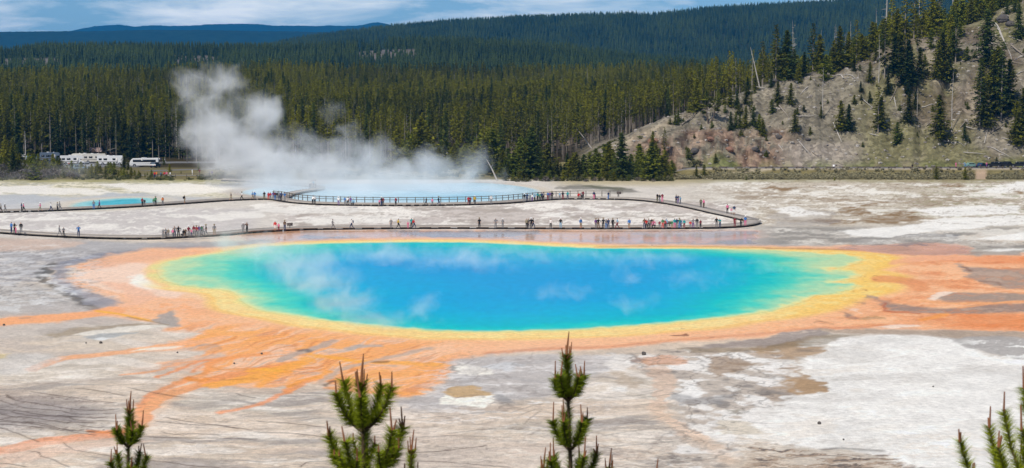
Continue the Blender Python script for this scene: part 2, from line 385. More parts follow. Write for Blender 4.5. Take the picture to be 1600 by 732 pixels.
    # pale left lobe
    for p, c, o in (([(130, 420), (190, 410), (240, 412), (232, 430), (250, 446), (300, 455), (280, 466), (210, 462), (150, 450), (112, 438)], (240, 214, 198), .85),
                    ([(205, 432), (228, 429), (245, 442), (258, 451), (232, 452), (208, 446)], (250, 242, 236), .9),
                    ([(150, 440), (200, 442), (240, 455), (250, 464), (220, 476), (180, 484), (210, 470), (190, 455)], (236, 188, 160), .8),
                    ([(125, 419), (160, 406), (230, 394), (290, 392), (330, 396), (260, 404), (200, 414), (160, 420)], (232, 180, 148), .8),
                    ([(300, 452), (345, 458), (370, 468), (380, 480), (350, 478), (320, 470), (290, 464)], (236, 208, 176), .6)):
        cv.poly(p, c, soft=8, op=o, warp=2.5)
    # left stream
    cv.stroke(smooth_line([(-60, 508), (0, 504), (60, 499), (110, 495), (160, 488), (180, 485)], 4), 11, (240, 172, 124), soft=3, op=.9, warp=1.5)
    cv.stroke(smooth_line([(156, 486), (172, 489), (190, 492), (208, 496), (236, 502)], 4), 3, (250, 180, 70), soft=4, op=.9, warp=1.2)
    cv.poly([(236, 502), (250, 494), (272, 486), (277, 500), (286, 509), (270, 513), (262, 508)], (166, 160, 158), soft=4, op=.9, warp=2)
    cv.stroke(smooth_line([(200, 496), (238, 503), (262, 508)], 3), 1.5, (128, 112, 90), soft=3, op=.6, warp=1)
    # greys and whites between the two left streams
    cv.poly([(60, 522), (120, 512), (200, 506), (240, 505), (262, 508), (150, 520), (90, 528)], (160, 146, 128), soft=4, op=.75, warp=3)
    cv.poly([(120, 524), (150, 516), (200, 510), (240, 507), (262, 509), (220, 516), (180, 521), (140, 525)], (226, 222, 216), soft=3, op=.95, warp=2)
    cv.poly([(130, 527), (160, 522), (220, 518), (190, 526), (150, 531)], (170, 176, 182), soft=3, op=.8, warp=2)
    cv.poly([(146, 530), (160, 527), (175, 529), (160, 532)], (232, 236, 240), soft=2, op=.9, warp=1)
    cv.poly([(-20, 512), (90, 506), (150, 500), (110, 516), (60, 526), (-20, 530)], (192, 186, 184), soft=6, op=.6)
    cv.poly([(-20, 440), (60, 446), (120, 470), (150, 486), (60, 490), (-20, 494)], (184, 181, 182), soft=8, op=.7)
    cv.put(ss(.53, .62, cv.streak) * ss(130, 60, u) * ss(446, 456, v) * ss(492, 484, v) * .7, (214, 216, 220))
    # second stream
    cv.stroke(smooth_line([(360, 522), (320, 532), (270, 540), (200, 549), (150, 555), (100, 560), (70, 570), (50, 577)], 4), 7, (238, 178, 136), soft=4, op=.9, warp=1.5)
    cv.poly([(200, 549), (240, 543), (290, 540), (270, 545), (220, 548)], (244, 236, 226), soft=3, op=.8, warp=1.5)
    cv.stroke(smooth_line([(400, 519), (350, 523), (310, 530)], 4), 4, (246, 170, 92), soft=5, op=.7, warp=1.5)
    # lower left: grey tongue edges
    cv.poly([(345, 551), (300, 560), (230, 574), (180, 580), (230, 586), (290, 582), (330, 568), (360, 556)], (206, 188, 176), soft=6, op=.7, warp=2.5)
    for p, wd, c in (([(360, 556), (330, 562), (280, 568), (240, 580), (190, 586)], 2.5, (232, 170, 128)), ([(345, 562), (315, 564), (290, 572), (262, 583), (245, 590)], 2.5, (232, 150, 96)),
                     ([(340, 566), (312, 570), (300, 582)], 2, (228, 150, 100)),
                     ([(420, 552), (360, 560), (328, 568), (322, 582), (300, 592), (276, 598)], 5, (238, 158, 92)),
                     ([(470, 568), (400, 580), (350, 588), (318, 600), (285, 610), (262, 618), (244, 628), (232, 642), (226, 656)], [7, 8, 7, 7, 8, 8, 8, 8, 8] and 8, (234, 152, 92)),
                     ([(300, 590), (270, 604), (240, 618), (224, 632), (216, 646)], 5, (228, 142, 88)),
                     ([(226, 652), (212, 668), (192, 676), (150, 682), (110, 686), (60, 692), (20, 702), (-40, 712)], 11, (232, 160, 122)),
                     ([(196, 675), (170, 676), (140, 674)], 4, (226, 142, 84)),
                     ([(450, 610), (430, 620), (410, 630), (390, 636), (345, 645)], 4, (234, 160, 118)),
                     ([(445, 612), (470, 598), (500, 590)], 7, (236, 158, 104))):
        cv.stroke(smooth_line(p, 4), wd, c, soft=4, op=.85, warp=1.6)
    cv.put(cv.stroke(smooth_line([(300, 592), (262, 618), (232, 642), (222, 660)], 4), 16, (0, 0, 0), soft=12, warp=2, ret=True) * .35, (240, 190, 150))
    # vivid yellow-orange ribbons
    for p, wd, c in (([(330, 602), (370, 596), (400, 588), (430, 580), (470, 570), (485, 562)], [4, 8, 12, 10, 6, 4] and 9, (246, 172, 78)),
                     ([(485, 552), (500, 556), (540, 562), (580, 566), (640, 569), (685, 571)], 5, (248, 172, 72)), ([(400, 603), (430, 586), (450, 582)], 5, (244, 166, 76)),
                     ([(450, 604), (475, 594), (500, 590), (512, 582)], 5, (244, 166, 80)), ([(395, 580), (420, 578), (440, 580)], 4, (250, 178, 70)),
                     ([(330, 574), (362, 578), (400, 576)], 2.5, (224, 150, 80)), ([(505, 606), (560, 612), (620, 615), (650, 616)], 4, (236, 166, 108)),
                     ([(296, 592), (310, 595), (322, 592)], 6, (230, 146, 66)), ([(610, 568), (660, 571), (700, 572)], 4, (246, 176, 96)),
                     ([(590, 616), (622, 614), (650, 617)], 3, (246, 168, 84)), ([(330, 518), (360, 521), (400, 526)], 5, (244, 176, 110))):
        cv.stroke(smooth_line(p, 4), wd, c, soft=5, op=.82, warp=2.2)
    # grey channels through the orange
    for p, wd, c in (([(520, 533), (505, 540), (480, 548), (455, 556), (440, 564)], 5, (176, 164, 158)), ([(670, 545), (640, 552), (600, 560), (570, 568), (530, 580), (500, 600)], 4, (190, 172, 160)),
                     ([(540, 545), (560, 541), (590, 540)], 4, (176, 170, 166)), ([(484, 549), (478, 546), (468, 548)], 3, (110, 108, 108)), ([(588, 566), (604, 566)], 3.5, (140, 108, 70)),
                     ([(505, 603), (520, 597), (522, 596)], 2, (70, 64, 58)), ([(345, 594), (400, 592)], 1.4, (190, 130, 70))):
        cv.stroke(smooth_line(p, 4), wd, c, soft=4, op=.8, warp=1.4)
    cv.put(ss(.30, .25, cv.mid) * m * ss(560, 530, v) * ss(470, 500, v) * ss(640, 300, u) * .6, (150, 138, 132))
    # rust lower lip
    cv.stroke(smooth_line([(760, 552), (860, 545), (950, 542), (1040, 533), (1120, 527), (1200, 521), (1260, 514), (1350, 512)], 4), 4, (216, 150, 116), soft=6, op=.75, warp=1)
    # ---- yellow collar and the shelf in front
    dn = d + (cv.mid - .5) * 1.6
    fr = ss(470, 505, v)
    near_w = 3.8 + 1.0 * ss(1150, 1330, u) + 1.5 * ss(250, 700, u) * ss(500, 515, v)
    outside = ss(-.4, .3, d)
    pk = ss(near_w * 1.8 + 3, near_w * 1.0, dn) * outside * ss(330, 420, u + (v - 430))
    cv.put(pk * .6, (240, 188, 146))
    yl = ss(near_w * 1.35, near_w * .7, dn) * ss(250, 330, u + (v - 420) * 2)
    far_edge = ss(405, 392, v)
    cv.put(yl * (1 - far_edge * .0) * .95, (246, 212, 142))
    cv.put(ss(2.2, .8, dn) * ss(340, 240, u) * .9, (240, 206, 150))
    cv.put(ss(near_w, near_w * .3, np.abs(dn - near_w * .55)) * ss(1160, 1290, u) * .8, (242, 200, 104))
    cv.put(ss(.5, .62, cv.fine) * yl * .5, (248, 222, 160)); cv.put(yl * ss(1, .4, np.abs(dn - near_w)) * .6, (236, 190, 96))
    # right yellow lobes
    for p, c in (([(1350, 405), (1372, 403), (1384, 410), (1372, 420), (1350, 428), (1352, 440), (1372, 452), (1356, 462), (1318, 462), (1270, 474), (1210, 492), (1250, 474), (1320, 458), (1345, 446), (1340, 430), (1318, 421), (1340, 412)], (240, 200, 110)),
                 ([(1305, 421), (1330, 417), (1360, 412), (1362, 424), (1330, 425)], (232, 206, 132)), ([(1318, 440), (1360, 436), (1380, 444), (1378, 456), (1345, 452)], (244, 204, 110)),
                 ([(1370, 430), (1400, 424), (1400, 440), (1376, 446)], (240, 190, 116))):
        cv.poly(p, c, soft=12, op=.5, warp=2.4)
    # ---- right-hand greys
    for p, c, o in (([(1497, 410), (1515, 417), (1560, 420), (1700, 420), (1700, 455), (1600, 453), (1550, 447), (1524, 439), (1512, 428)], (156, 142, 134), .9),
                 ([(1497, 457), (1540, 459), (1600, 460), (1700, 462), (1700, 472), (1600, 471), (1500, 473), (1470, 470), (1450, 467)], (154, 142, 134), .9),
                 ([(1351, 460), (1361, 461), (1372, 466), (1390, 473), (1425, 477), (1450, 481), (1500, 481), (1520, 477), (1600, 475), (1700, 474), (1700, 489), (1600, 489), (1487, 491), (1440, 488), (1412, 487), (1382, 485), (1374, 480), (1369, 474), (1356, 466)], (144, 128, 122), .92),
                 ([(1308, 488), (1320, 491), (1336, 494), (1340, 498), (1326, 498), (1316, 493)], (120, 100, 96), .85), ([(1332, 474), (1346, 474), (1344, 477)], (120, 100, 92), .8),
                 ([(1338, 497), (1360, 494), (1380, 497), (1350, 500)], (158, 126, 82), .7), ([(1279, 499), (1290, 501), (1300, 507), (1286, 504)], (140, 96, 74), .8),
                 ([(1500, 383), (1530, 392), (1600, 393), (1600, 399), (1500, 399)], (150, 140, 136), .8)):
        mm_ = cv.poly(p, (0, 0, 0), soft=6, warp=3.2, ret=True)
        cv.put(mm_ * o * (.62 + .38 * ss(.36, .56, cv.streak)), c)
        cv.put(mm_ * ss(.58, .68, cv.streak) * .35, (206, 176, 158))
    for p in ([(1448, 468), (1466, 460), (1480, 455), (1500, 457), (1478, 462), (1462, 470)], [(1362, 512), (1400, 507), (1430, 507), (1440, 510), (1400, 514)], [(1318, 480), (1336, 486), (1346, 490), (1330, 485)]):
        cv.poly(p, (240, 222, 208), soft=3, op=.85, warp=2.5)
    for p, wd, c in (([(1440, 500), (1460, 496), (1475, 492)], 5, (238, 158, 76)), ([(1500, 481), (1560, 474), (1620, 470)], 3, (230, 160, 110)), ([(1380, 436), (1420, 440), (1440, 450)], 10, (222, 146, 96)),
                     ([(1440, 470), (1480, 474), (1540, 474), (1620, 470)], 2.5, (234, 170, 116)), ([(1400, 410), (1450, 404), (1510, 404)], 7, (232, 170, 136)),
                     ([(1380, 474), (1378, 483), (1390, 487), (1440, 490)], 2, (176, 92, 60)), ([(1510, 417), (1516, 424)], 2, (120, 80, 60)), ([(1530, 440), (1556, 441), (1562, 446)], 1.5, (130, 96, 80)),
                     ([(1200, 388.5), (1260, 389), (1330, 391), (1380, 395), (1430, 399)], 2.4, (176, 126, 102)), ([(930, 387), (1010, 386), (1100, 386), (1200, 388)], 1.5, (180, 130, 90))):
        cv.stroke(smooth_line(p, 4), wd, c, soft=4, op=.75, warp=1.4)
    # dark flecks on the shelf
    fl = ss(.70, .76, fbm(X / .9, Y / 1.3, 2)) * ss(.5, .6, cv.mid)
    cv.put(fl * ss(1380, 1360, u) * ss(1310, 1340, u) * ss(420, 430, v) * ss(462, 455, v) * .7, (150, 90, 54))
    cv.put(fl * ss(1000, 1060, u) * ss(1190, 1170, u) * ss(510, 514, v) * ss(530, 524, v) * .8, (130, 84, 66))
    # shallow mirror pool at the far right
    cv.poly([(1300, 386), (1350, 384), (1400, 382), (1430, 379), (1497, 379), (1522, 389), (1515, 397), (1460, 400), (1400, 398), (1340, 392)], (226, 170, 140), soft=4, op=.85, warp=1.5, wet=.95)
    cv.poly([(1330, 372), (1430, 366), (1500, 366), (1500, 379), (1440, 380), (1330, 384)], (158, 154, 150), soft=6, op=.7, warp=3, wet=.8)
    cv.poly([(1195, 334), (1240, 326), (1300, 330), (1320, 345), (1290, 354), (1210, 356)], (196, 184, 166), soft=6, op=.8, warp=3, wet=.9)
    cv.poly([(1180, 352), (1300, 356), (1350, 368), (1500, 374), (1600, 380), (1700, 385), (1700, 396), (1600, 396), (1530, 392), (1500, 380), (1330, 384), (1180, 384)], (170, 166, 162), soft=8, op=.7, warp=3, wet=.35)
    cv.put(ss(1180, 1230, u) * ss(352, 358, v) * ss(392, 386, v) * ss(.52, .4, cv.streak) * .6, (124, 122, 118))
    cv.put(ss(1180, 1230, u) * ss(352, 358, v) * ss(386, 380, v) * ss(.56, .64, cv.streak) * .7, (216, 214, 210))
    for p in ([(1305, 362), (1397, 354), (1479, 342), (1600, 337), (1700, 335), (1700, 350), (1600, 351), (1495, 358), (1440, 364), (1384, 372), (1344, 370)], [(1525, 375), (1600, 362), (1700, 358), (1700, 378), (1600, 377)],
              [(1205, 325), (1240, 323), (1300, 336), (1240, 338)], [(1430, 328), (1500, 322), (1600, 322), (1600, 334), (1480, 340)], [(1545, 298), (1600, 281), (1700, 281), (1700, 300), (1570, 302)],
              [(1318, 343), (1338, 341), (1334, 346)], [(1540, 392), (1600, 388), (1600, 393)]):
        cv.poly(p, (236, 236, 236), soft=4, op=.92, warp=3, wet=0)
    for p in ([(1305, 325), (1340, 322), (1367, 333), (1350, 338), (1316, 336)], [(1365, 338), (1400, 330), (1440, 333), (1443, 342), (1410, 348), (1370, 348)], [(1340, 320), (1400, 311), (1410, 314), (1360, 324)],
              [(1220, 345), (1290, 342), (1400, 345), (1300, 350)], [(1205, 292), (1260, 293), (1240, 298), (1200, 298)], [(1560, 305), (1600, 300), (1600, 304)], [(1480, 288), (1510, 290), (1500, 292), (1480, 291)]):
        m2 = cv.poly(p, (0, 0, 0), soft=5, warp=4, ret=True)
        cv.put(m2 * (.45 + .5 * ss(.45, .6, cv.fine)), (138, 114, 84))
    # ---- lower right: white flat and its brown fringe
    white = smooth_poly([(1245, 572), (1290, 548), (1300, 540), (1260, 535), (1340, 528), (1400, 524), (1470, 524), (1520, 545), (1570, 560), (1700, 570), (1700, 760), (1440, 760), (1400, 722), (1330, 704), (1260, 700), (1200, 692), (1168, 680), (1175, 655), (1210, 625), (1262, 605), (1280, 596), (1262, 588)], 3)
    cv.put(ss(1190, 1260, u) * ss(517, 530, v) * .6, (196, 190, 184))
    m = cv.poly(white, (0, 0, 0), soft=8, warp=4, ret=True)
    cv.put(m, (238, 238, 239)); wmask = m.copy()
    wf = fbm(u / 90 + 3, v / 14 + (u - 1400) / 300, 5, .55)
    cv.put(m * ss(.50, .64, wf) * .5, (216, 214, 213)); cv.put(m * ss(.58, .68, wf) * ss(.5, .6, cv.fine) * .4, (190, 186, 182)); cv.put(m * ss(1500, 1300, u) * ss(.44, .34, wf) * .35, (226, 216, 204))
    cv.put(m * ss(.54, .66, cv.streak) * .3, (214, 214, 216)); cv.put(m * ss(.62, .72, cv.streak2) * .25, (206, 204, 204))
    cv.put(m * ss(.5, .62, cv.mid) * .25, (248, 248, 248))
    br = smooth_poly([(1195, 540), (1260, 535), (1296, 546), (1250, 562), (1240, 580), (1290, 598), (1275, 612), (1225, 620), (1200, 640), (1190, 600), (1180, 560)], 3)
    m2 = cv.poly(br, (0, 0, 0), soft=6, warp=5, ret=True)
    cv.put(m2 * .85, (178, 152, 126)); cv.put(m2 * ss(.52, .58, cv.mid) * .9, (226, 226, 226)); cv.put(m2 * ss(.44, .36, cv.mid) * .6, (136, 126, 118))
    cv.poly([(1222, 588), (1250, 592), (1290, 596), (1284, 612), (1240, 620), (1226, 606)], (176, 148, 118), soft=5, op=.85, warp=4)
    # blotchy crust left of the white flat
    bl = cv.poly([(960, 556), (1060, 548), (1180, 545), (1230, 560), (1220, 640), (1170, 680), (1140, 740), (1000, 735), (1080, 640), (1060, 600)], (0, 0, 0), soft=18, warp=8, ret=True)
    cv.put(bl * .6, (192, 182, 176)); cv.put(bl * ss(.50, .56, cv.fine * .5 + cv.mid * .5) * .8, (234, 234, 236)); cv.put(bl * ss(.44, .38, cv.fine * .4 + cv.mid * .6) * .7, (142, 138, 138))
    for p, c, o in (([(1110, 560), (1140, 556), (1172, 566), (1150, 580), (1120, 590), (1108, 576)], (158, 136, 116), .8), ([(1066, 618), (1078, 600), (1090, 596), (1102, 610), (1100, 622), (1080, 624)], (238, 238, 240), .95),
                 ([(1050, 612), (1100, 622), (1150, 614), (1130, 630), (1070, 634)], (156, 156, 160), .7), ([(1138, 640), (1170, 640), (1168, 648), (1144, 648)], (134, 126, 112), .7),
                 ([(985, 560), (1040, 556), (1080, 562), (1080, 568), (1020, 572)], (206, 156, 124), .75), ([(1010, 575), (1050, 572), (1065, 600), (1040, 640), (1080, 670), (1130, 700), (1060, 680), (1020, 640), (1030, 610)], (216, 190, 172), .7),
                 ([(925, 556), (960, 553), (985, 556), (998, 568), (975, 580), (930, 584), (950, 570)], (232, 230, 230), .8), ([(985, 556), (1010, 562), (1000, 570)], (130, 128, 130), .7),
                 ([(950, 578), (975, 582), (1000, 600), (1010, 608), (980, 608)], (188, 172, 156), .7), ([(955, 606), (985, 608), (980, 612), (958, 612)], (236, 236, 238), .8),
                 ([(1120, 655), (1180, 660), (1200, 680), (1130, 680)], (196, 184, 164), .6), ([(1110, 676), (1140, 676), (1135, 680), (1112, 680)], (242, 242, 242), .9),
                 ([(1280, 515), (1380, 516), (1500, 517), (1700, 520), (1700, 532), (1560, 532), (1440, 526), (1300, 522)], (176, 158, 144), .85),
                 ([(1480, 530), (1520, 526), (1700, 530), (1700, 568), (1600, 562), (1550, 553), (1510, 543)], (172, 170, 172), .85), ([(1200, 528), (1225, 521), (1262, 516), (1290, 517), (1300, 524), (1250, 534), (1200, 541), (1100, 545), (1060, 547), (1120, 538)], (158, 148, 146), .85),
                 ([(1260, 518), (1270, 520), (1240, 524)], (214, 198, 188), .8), ([(1050, 545), (1160, 543), (1200, 541), (1280, 526), (1340, 525), (1290, 538), (1200, 548), (1080, 552)], (128, 112, 88), .6)):
        cv.poly(p, c, soft=5, op=o, warp=3.5)
    cv.put(ss(1490, 1530, u) * ss(528, 534, v) * ss(564, 556, v) * ss(.54, .62, cv.streak) * .8, (236, 238, 240))
    # ---- lower centre
    cv.poly([(700, 566), (780, 556), (860, 552), (960, 556), (940, 590), (860, 620), (700, 640), (640, 640), (620, 628), (660, 618), (700, 600)], (188, 186, 190), soft=14, op=.8, warp=5)
    cv.put(ss(.54, .66, cv.streak) * ss(620, 700, u) * ss(1000, 900, u) * ss(560, 570, v) * ss(690, 640, v) * .5, (222, 222, 226))
    m2 = cv.poly([(706, 576), (715, 568), (740, 571), (766, 578), (764, 585), (735, 587), (712, 583)], (0, 0, 0), soft=4, warp=3, ret=True); cv.put(m2 * (.5 + .5 * ss(.45, .55, cv.fine)), (236, 234, 230))
    cv.poly([(752, 573), (800, 566), (820, 572), (800, 580), (768, 578)], (208, 212, 220), soft=4, op=.7); cv.poly([(700, 578), (712, 568), (712, 584)], (134, 132, 132), soft=4, op=.7)
    cv.poly([(690, 614), (708, 606), (742, 602), (760, 612), (776, 618), (740, 622), (700, 620)], (196, 164, 118), soft=4, op=.85, warp=3)
    cv.poly([(683, 625), (692, 617), (712, 622), (738, 620), (776, 617), (774, 628), (750, 638), (715, 632), (690, 632)], (244, 242, 236), soft=3, op=.95, warp=2.5)
    cv.poly([(776, 616), (790, 618), (800, 630), (782, 632)], (138, 138, 142), soft=5, op=.7, warp=2)
    cv.poly([(640, 670), (760, 690), (900, 690), (1000, 740), (560, 740), (600, 700)], (212, 198, 188), soft=16, op=.6, warp=5)
    cv.put(ss(.55, .68, cv.streak2) * ss(600, 700, u) * ss(660, 680, v) * .5, (230, 224, 218))
    cv.stroke(smooth_line([(1030, 640), (1050, 660), (1100, 690), (1140, 720)], 4), 10, (222, 200, 182), soft=10, op=.6, warp=3)
    # ---- lower left
    cv.poly([(-60, 625), (60, 617), (140, 628), (190, 642), (150, 660), (60, 670), (-60, 672)], (152, 146, 149), soft=46, op=.75, warp=5)
    cv.poly([(-40, 556), (60, 552), (100, 560), (60, 580), (-40, 590)], (214, 212, 212), soft=10, op=.7, warp=3); cv.poly([(-20, 553), (20, 553), (8, 560), (-20, 563)], (208, 190, 140), soft=4, op=.7)
    cv.stroke(smooth_line([(-40, 612), (20, 604), (70, 598), (140, 594), (210, 590)], 4), 4, (170, 156, 148), soft=8, op=.6, warp=2)
    cv.poly([(0, 700), (60, 690), (160, 684), (240, 690), (160, 700), (60, 720), (0, 730)], (226, 196, 178), soft=10, op=.6, warp=4)
    # terrace lines
    tl = ss(600, 612, v)
    f1 = v / 9.0 + cv.w1 * 1.3 + (np.maximum(u, 0) / 260.0) ** 1.2 * -.5 + (fbm(u / 90, v / 30, 3) - .5) * 3
    fr = f1 - np.floor(f1)
    line = ss(.13, .03, np.abs(fr - .5)) * ss(.35, .6, fbm(u / 55 + 7, v / 7, 3))
    reg = np.maximum.reduce([ss(250, 190, u) * ss(612, 622, v) * ss(684, 676, v) * .85, ss(330, 500, u) * ss(1140, 1040, u) * ss(615, 640, v) * .5, ss(240, 260, u) * ss(440, 330, u) * ss(640, 655, v) * .5,
                             ss(220, 100, u) * ss(690, 700, v) * .35])
    cv.put(line * reg * .62, (112, 98, 96))
    f2 = v / 3.6 + cv.w2 * 1.6 + (fbm(u / 50, v / 14, 3) - .5) * 4 + u / 190.0
    fr2 = f2 - np.floor(f2)
    cv.put(ss(.22, .06, np.abs(fr2 - .5)) * ss(.42, .6, fbm(u / 30 + 3, v / 5, 2)) * ss(590, 620, v) * ss(1150, 1080, u) * .16, (140, 128, 126))
    lines = ([(45, 612), (84, 617.5), (115, 621.5), (150, 627), (180, 629.5)], [(10, 617), (20, 624.5), (50, 629.5), (85, 635), (112, 639.5), (150, 641.5), (190, 639)],
             [(0, 627), (15, 631), (45, 638), (90, 641.5), (110, 646.5), (140, 647.5), (185, 646)], [(0, 640), (28, 642), (60, 648), (90, 650), (150, 653), (168, 652)], [(18, 643), (45, 650), (90, 650.5), (110, 653), (128, 657.5), (170, 658)],
             [(0, 646.5), (18, 651), (60, 654.5), (100, 660), (150, 661)], [(0, 656), (30, 659.5), (60, 661), (85, 668), (115, 673), (150, 676)], [(0, 659), (50, 662), (85, 670), (118, 674)], [(0, 663), (50, 666.5), (90, 672), (115, 675.5), (150, 680)],
             [(0, 668.5), (18, 674), (36, 681), (52, 687), (62, 691)], [(120, 664), (150, 668), (190, 667)], [(98, 692), (107, 699), (118, 703.5), (150, 709), (200, 716.5), (250, 721), (300, 728), (345, 731)], [(45, 705), (58, 707), (64, 713), (78, 717), (96, 725), (109, 731)], [(-6, 724), (20, 726), (42, 731)],
             [(470, 731), (474, 726), (482, 722), (515, 720.5), (560, 718), (590, 713), (640, 707.5)], [(560, 716), (620, 720), (668, 721), (705, 723), (755, 727), (800, 731)], [(650, 707), (680, 706), (715, 702), (745, 699), (762, 696)], [(255, 652), (300, 660), (350, 666), (395, 672)], [(240, 658), (300, 664), (345, 665), (375, 671)],
             [(250, 675), (272, 679), (300, 678), (345, 680)], [(225, 682), (280, 684.5), (330, 685), (400, 686.5)], [(368, 615), (380, 619), (400, 622)], [(1200, 712), (1230, 716), (1270, 712), (1320, 713), (1350, 713)], [(1280, 703), (1310, 701)], [(200, 606), (240, 614), (290, 622)], [(120, 607), (160, 612), (200, 620)],
             [(400, 658), (440, 661), (500, 667), (520, 672)], [(400, 675), (460, 678), (520, 684), (600, 688)], [(500, 684), (620, 684), (700, 681), (800, 684)], [(560, 655), (620, 655), (700, 660)], [(700, 678), (760, 671), (820, 671)], [(640, 655), (720, 648), (780, 642)],
             [(800, 645), (830, 635), (850, 631)], [(812, 650), (836, 640), (846, 640)], [(818, 664), (832, 652), (845, 642)], [(940, 622), (1000, 618), (1040, 609)], [(930, 665), (990, 660), (1040, 650)], [(940, 682), (1000, 672), (1060, 668)], [(930, 700), (1010, 694), (1060, 690)], [(1000, 622), (1050, 616), (1070, 610)])
    jig = cv.w1.copy(), cv.w2.copy(); wob = (fbm(u / 9, v / 9, 3) - .5)
    cv.w1 = wob; cv.w2 = (fbm(u / 12 + 5, v / 9, 3) - .5)
    for p in lines:
        p = [(a * 1.0, b) for a, b in p]
        cv.stroke(smooth_line(p, 5), [.4] + [1.0] * (len(smooth_line(p, 5)) - 2) + [.2], (78, 62, 56), soft=1.7, op=.72 if p[0][0] < 500 or p[0][1] > 700 else .4, warp=1.0)
    cv.w1, cv.w2 = jig
    # brown feathers along the bottom right
    m2 = cv.poly([(1180, 696), (1240, 700), (1300, 712), (1380, 712), (1440, 735), (1300, 745), (1160, 740)], (0, 0, 0), soft=10, warp=6, ret=True)
    cv.put(m2 * ss(.46, .56, cv.streak) * .85, (166, 146, 130)); cv.put(m2 * ss(.60, .68, cv.streak) * .8, (96, 92, 92))
    cv.stroke(smooth_line([(1288, 703), (1320, 701), (1380, 705)], 3), 3, (130, 126, 124), soft=6, op=.7)
    # contrast of small scale crust everywhere but the springs
    rdg = ss(.030, .004, np.abs(fbm(X / 4.5, Y / 7, 4) - .5)); rd2 = ss(.035, .006, np.abs(fbm(X / 2.2 + 60, Y / 3.6, 4) - .5))
    cz = ss(190, 120, u) * ss(384, 394, v) * ss(486, 462, v)
    cv.put(cz * np.maximum(rdg, rd2 * .7) * .55, (104, 104, 110)); cv.put(cz * ss(.56, .66, cv.fine) * .5, (206, 208, 214))
    cv.put(bl * rd2 * .5, (112, 106, 104))
    cv.put(ss(545, 560, v) * ss(600, 720, u) * ss(1160, 1080, u) * rdg * ss(.45, .6, cv.big) * .35, (130, 118, 114))
    cv.put(rf * np.maximum(rd2, rdg) * ss(.62, .5, cv.streak) * .45, (128, 108, 86))
    cv.put(midf * rdg * .3, (140, 130, 126))
    g = ((cv.fine - .5) * .24 + (cv.mid - .5) * .14 + (cv.streak - .5) * .10) * (1 - .3 * wmask) * (1 - .5 * am) * (1 + .5 * ss(500, 560, v) * (1 - am))
    cv.c *= (1 + g * ss(0, 3, d))[:, None]
    # ---- hot spring water
    d = d + (fbm(u / 18, v / 4.5, 4) - .5) * (1.6 + 3.4 * ss(1120, 1300, u) + 1.2 * ss(420, 300, u))
    inside = ss(.5, -.8, d)
    dep = -d + (cv.big - .5) * 10 + (fbm(X / 12, Y / 5, 4) - .5) * 9 + (fbm(u / 22, v / 5, 4) - .5) * 6
    # the shelf is wider on the left and on the right
    side = ss(620, 330, u) * 19 + ss(1000, 1290, u) * 19 + ss(420, 385, v) * 5 + ss(475, 515, v) * 4
    dd = dep - side
    wc = np.zeros((n, 3)); stops = [(-16, (186, 216, 168)), (-12, (140, 212, 176)), (-7, (76, 204, 184)), (0, (10, 190, 192)), (5, (0, 178, 198)), (13, (0, 172, 208)), (22, (0, 162, 212)), (36, (0, 154, 212))]
    xs = [a for a, _ in stops]
    for i in range(3): wc[:, i] = np.interp(dd, xs, [float(s2l(c)[i]) for _, c in stops])
    edge = s2l((210, 222, 160)); ek = ss(2.2, 0, -d)[:, None]
    wc = wc * (1 - ek) + edge * ek
    cv.c = cv.c * (1 - inside[:, None]) + wc * inside[:, None]
    lip = ss(1.2, .2, np.abs(d)) * .5
    cv.put(lip, (226, 220, 150))
    # ---- beyond the flats
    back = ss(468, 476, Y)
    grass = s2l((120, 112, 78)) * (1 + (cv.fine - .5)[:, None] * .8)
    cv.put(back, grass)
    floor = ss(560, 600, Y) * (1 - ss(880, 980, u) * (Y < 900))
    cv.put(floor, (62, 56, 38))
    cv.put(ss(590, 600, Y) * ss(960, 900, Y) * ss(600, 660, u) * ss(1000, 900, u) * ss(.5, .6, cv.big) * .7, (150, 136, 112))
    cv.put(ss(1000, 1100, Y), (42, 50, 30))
    # bare hill
    hill = ss(541, 548, Y) * ss(760, 720, Y) * ss(885, 935, u)
    hc = s2l((120, 115, 104)) * (1 + ((cv.fine - .5) * .9 + (cv.mid - .5) * .35)[:, None])
    cv.put(hill, hc)
    cv.rock = np.maximum(cv.rock, hill)
    gr = hill * ss(1290, 1380, u) * ss(.44, .6, fbm(X / 22 + 4, Y / 22, 3))
    cv.put(gr * .6, s2l((108, 106, 66)) * (1 + (cv.fine - .5)[:, None] * .8))
    cv.put(hill * ss(1240, 1400, u) * ss(.5, .34, fbm(X / 16 + 14, Y / 16, 3)) * .6, (92, 80, 70))
    cv.put(hill * ss(.55, .68, cv.mid) * .22, (150, 140, 130))
    red = hill * ss(960, 1030, u) * ss(1265, 1210, u) * ss(200, 212, v + (cv.mid - .5) * 14) 
    cv.put(red * ss(.40, .62, cv.mid) * .55, (128, 92, 76)); cv.put(red * ss(.54, .64, cv.fine) * .7, (150, 130, 116)); cv.put(red * ss(.46, .36, cv.fine) * .7, (66, 52, 46))
    cv.put(hill * ss(1200, 1240, u) * ss(1360, 1320, u) * ss(218, 228, v) * .7, (150, 142, 136))
    cv.put(hill * ss(930, 960, u) * ss(1100, 1040, u) * ss(8, 2, np.abs(v - np.interp(u, CREST[:, 0], CREST[:, 1]) - 5)) * .6, (164, 152, 134))
    pathm = cv.stroke(smooth_line([(1442, 62), (1450, 85), (1440, 110), (1460, 125), (1500, 140), (1520, 150), (1524, 170), (1516, 185)], 4), [5, 6, 5, 5, 8, 12, 12, 10] and 8, (0, 0, 0), soft=8, warp=3, ret=True)
    cv.put(pathm * hill * .6, (152, 142, 130))
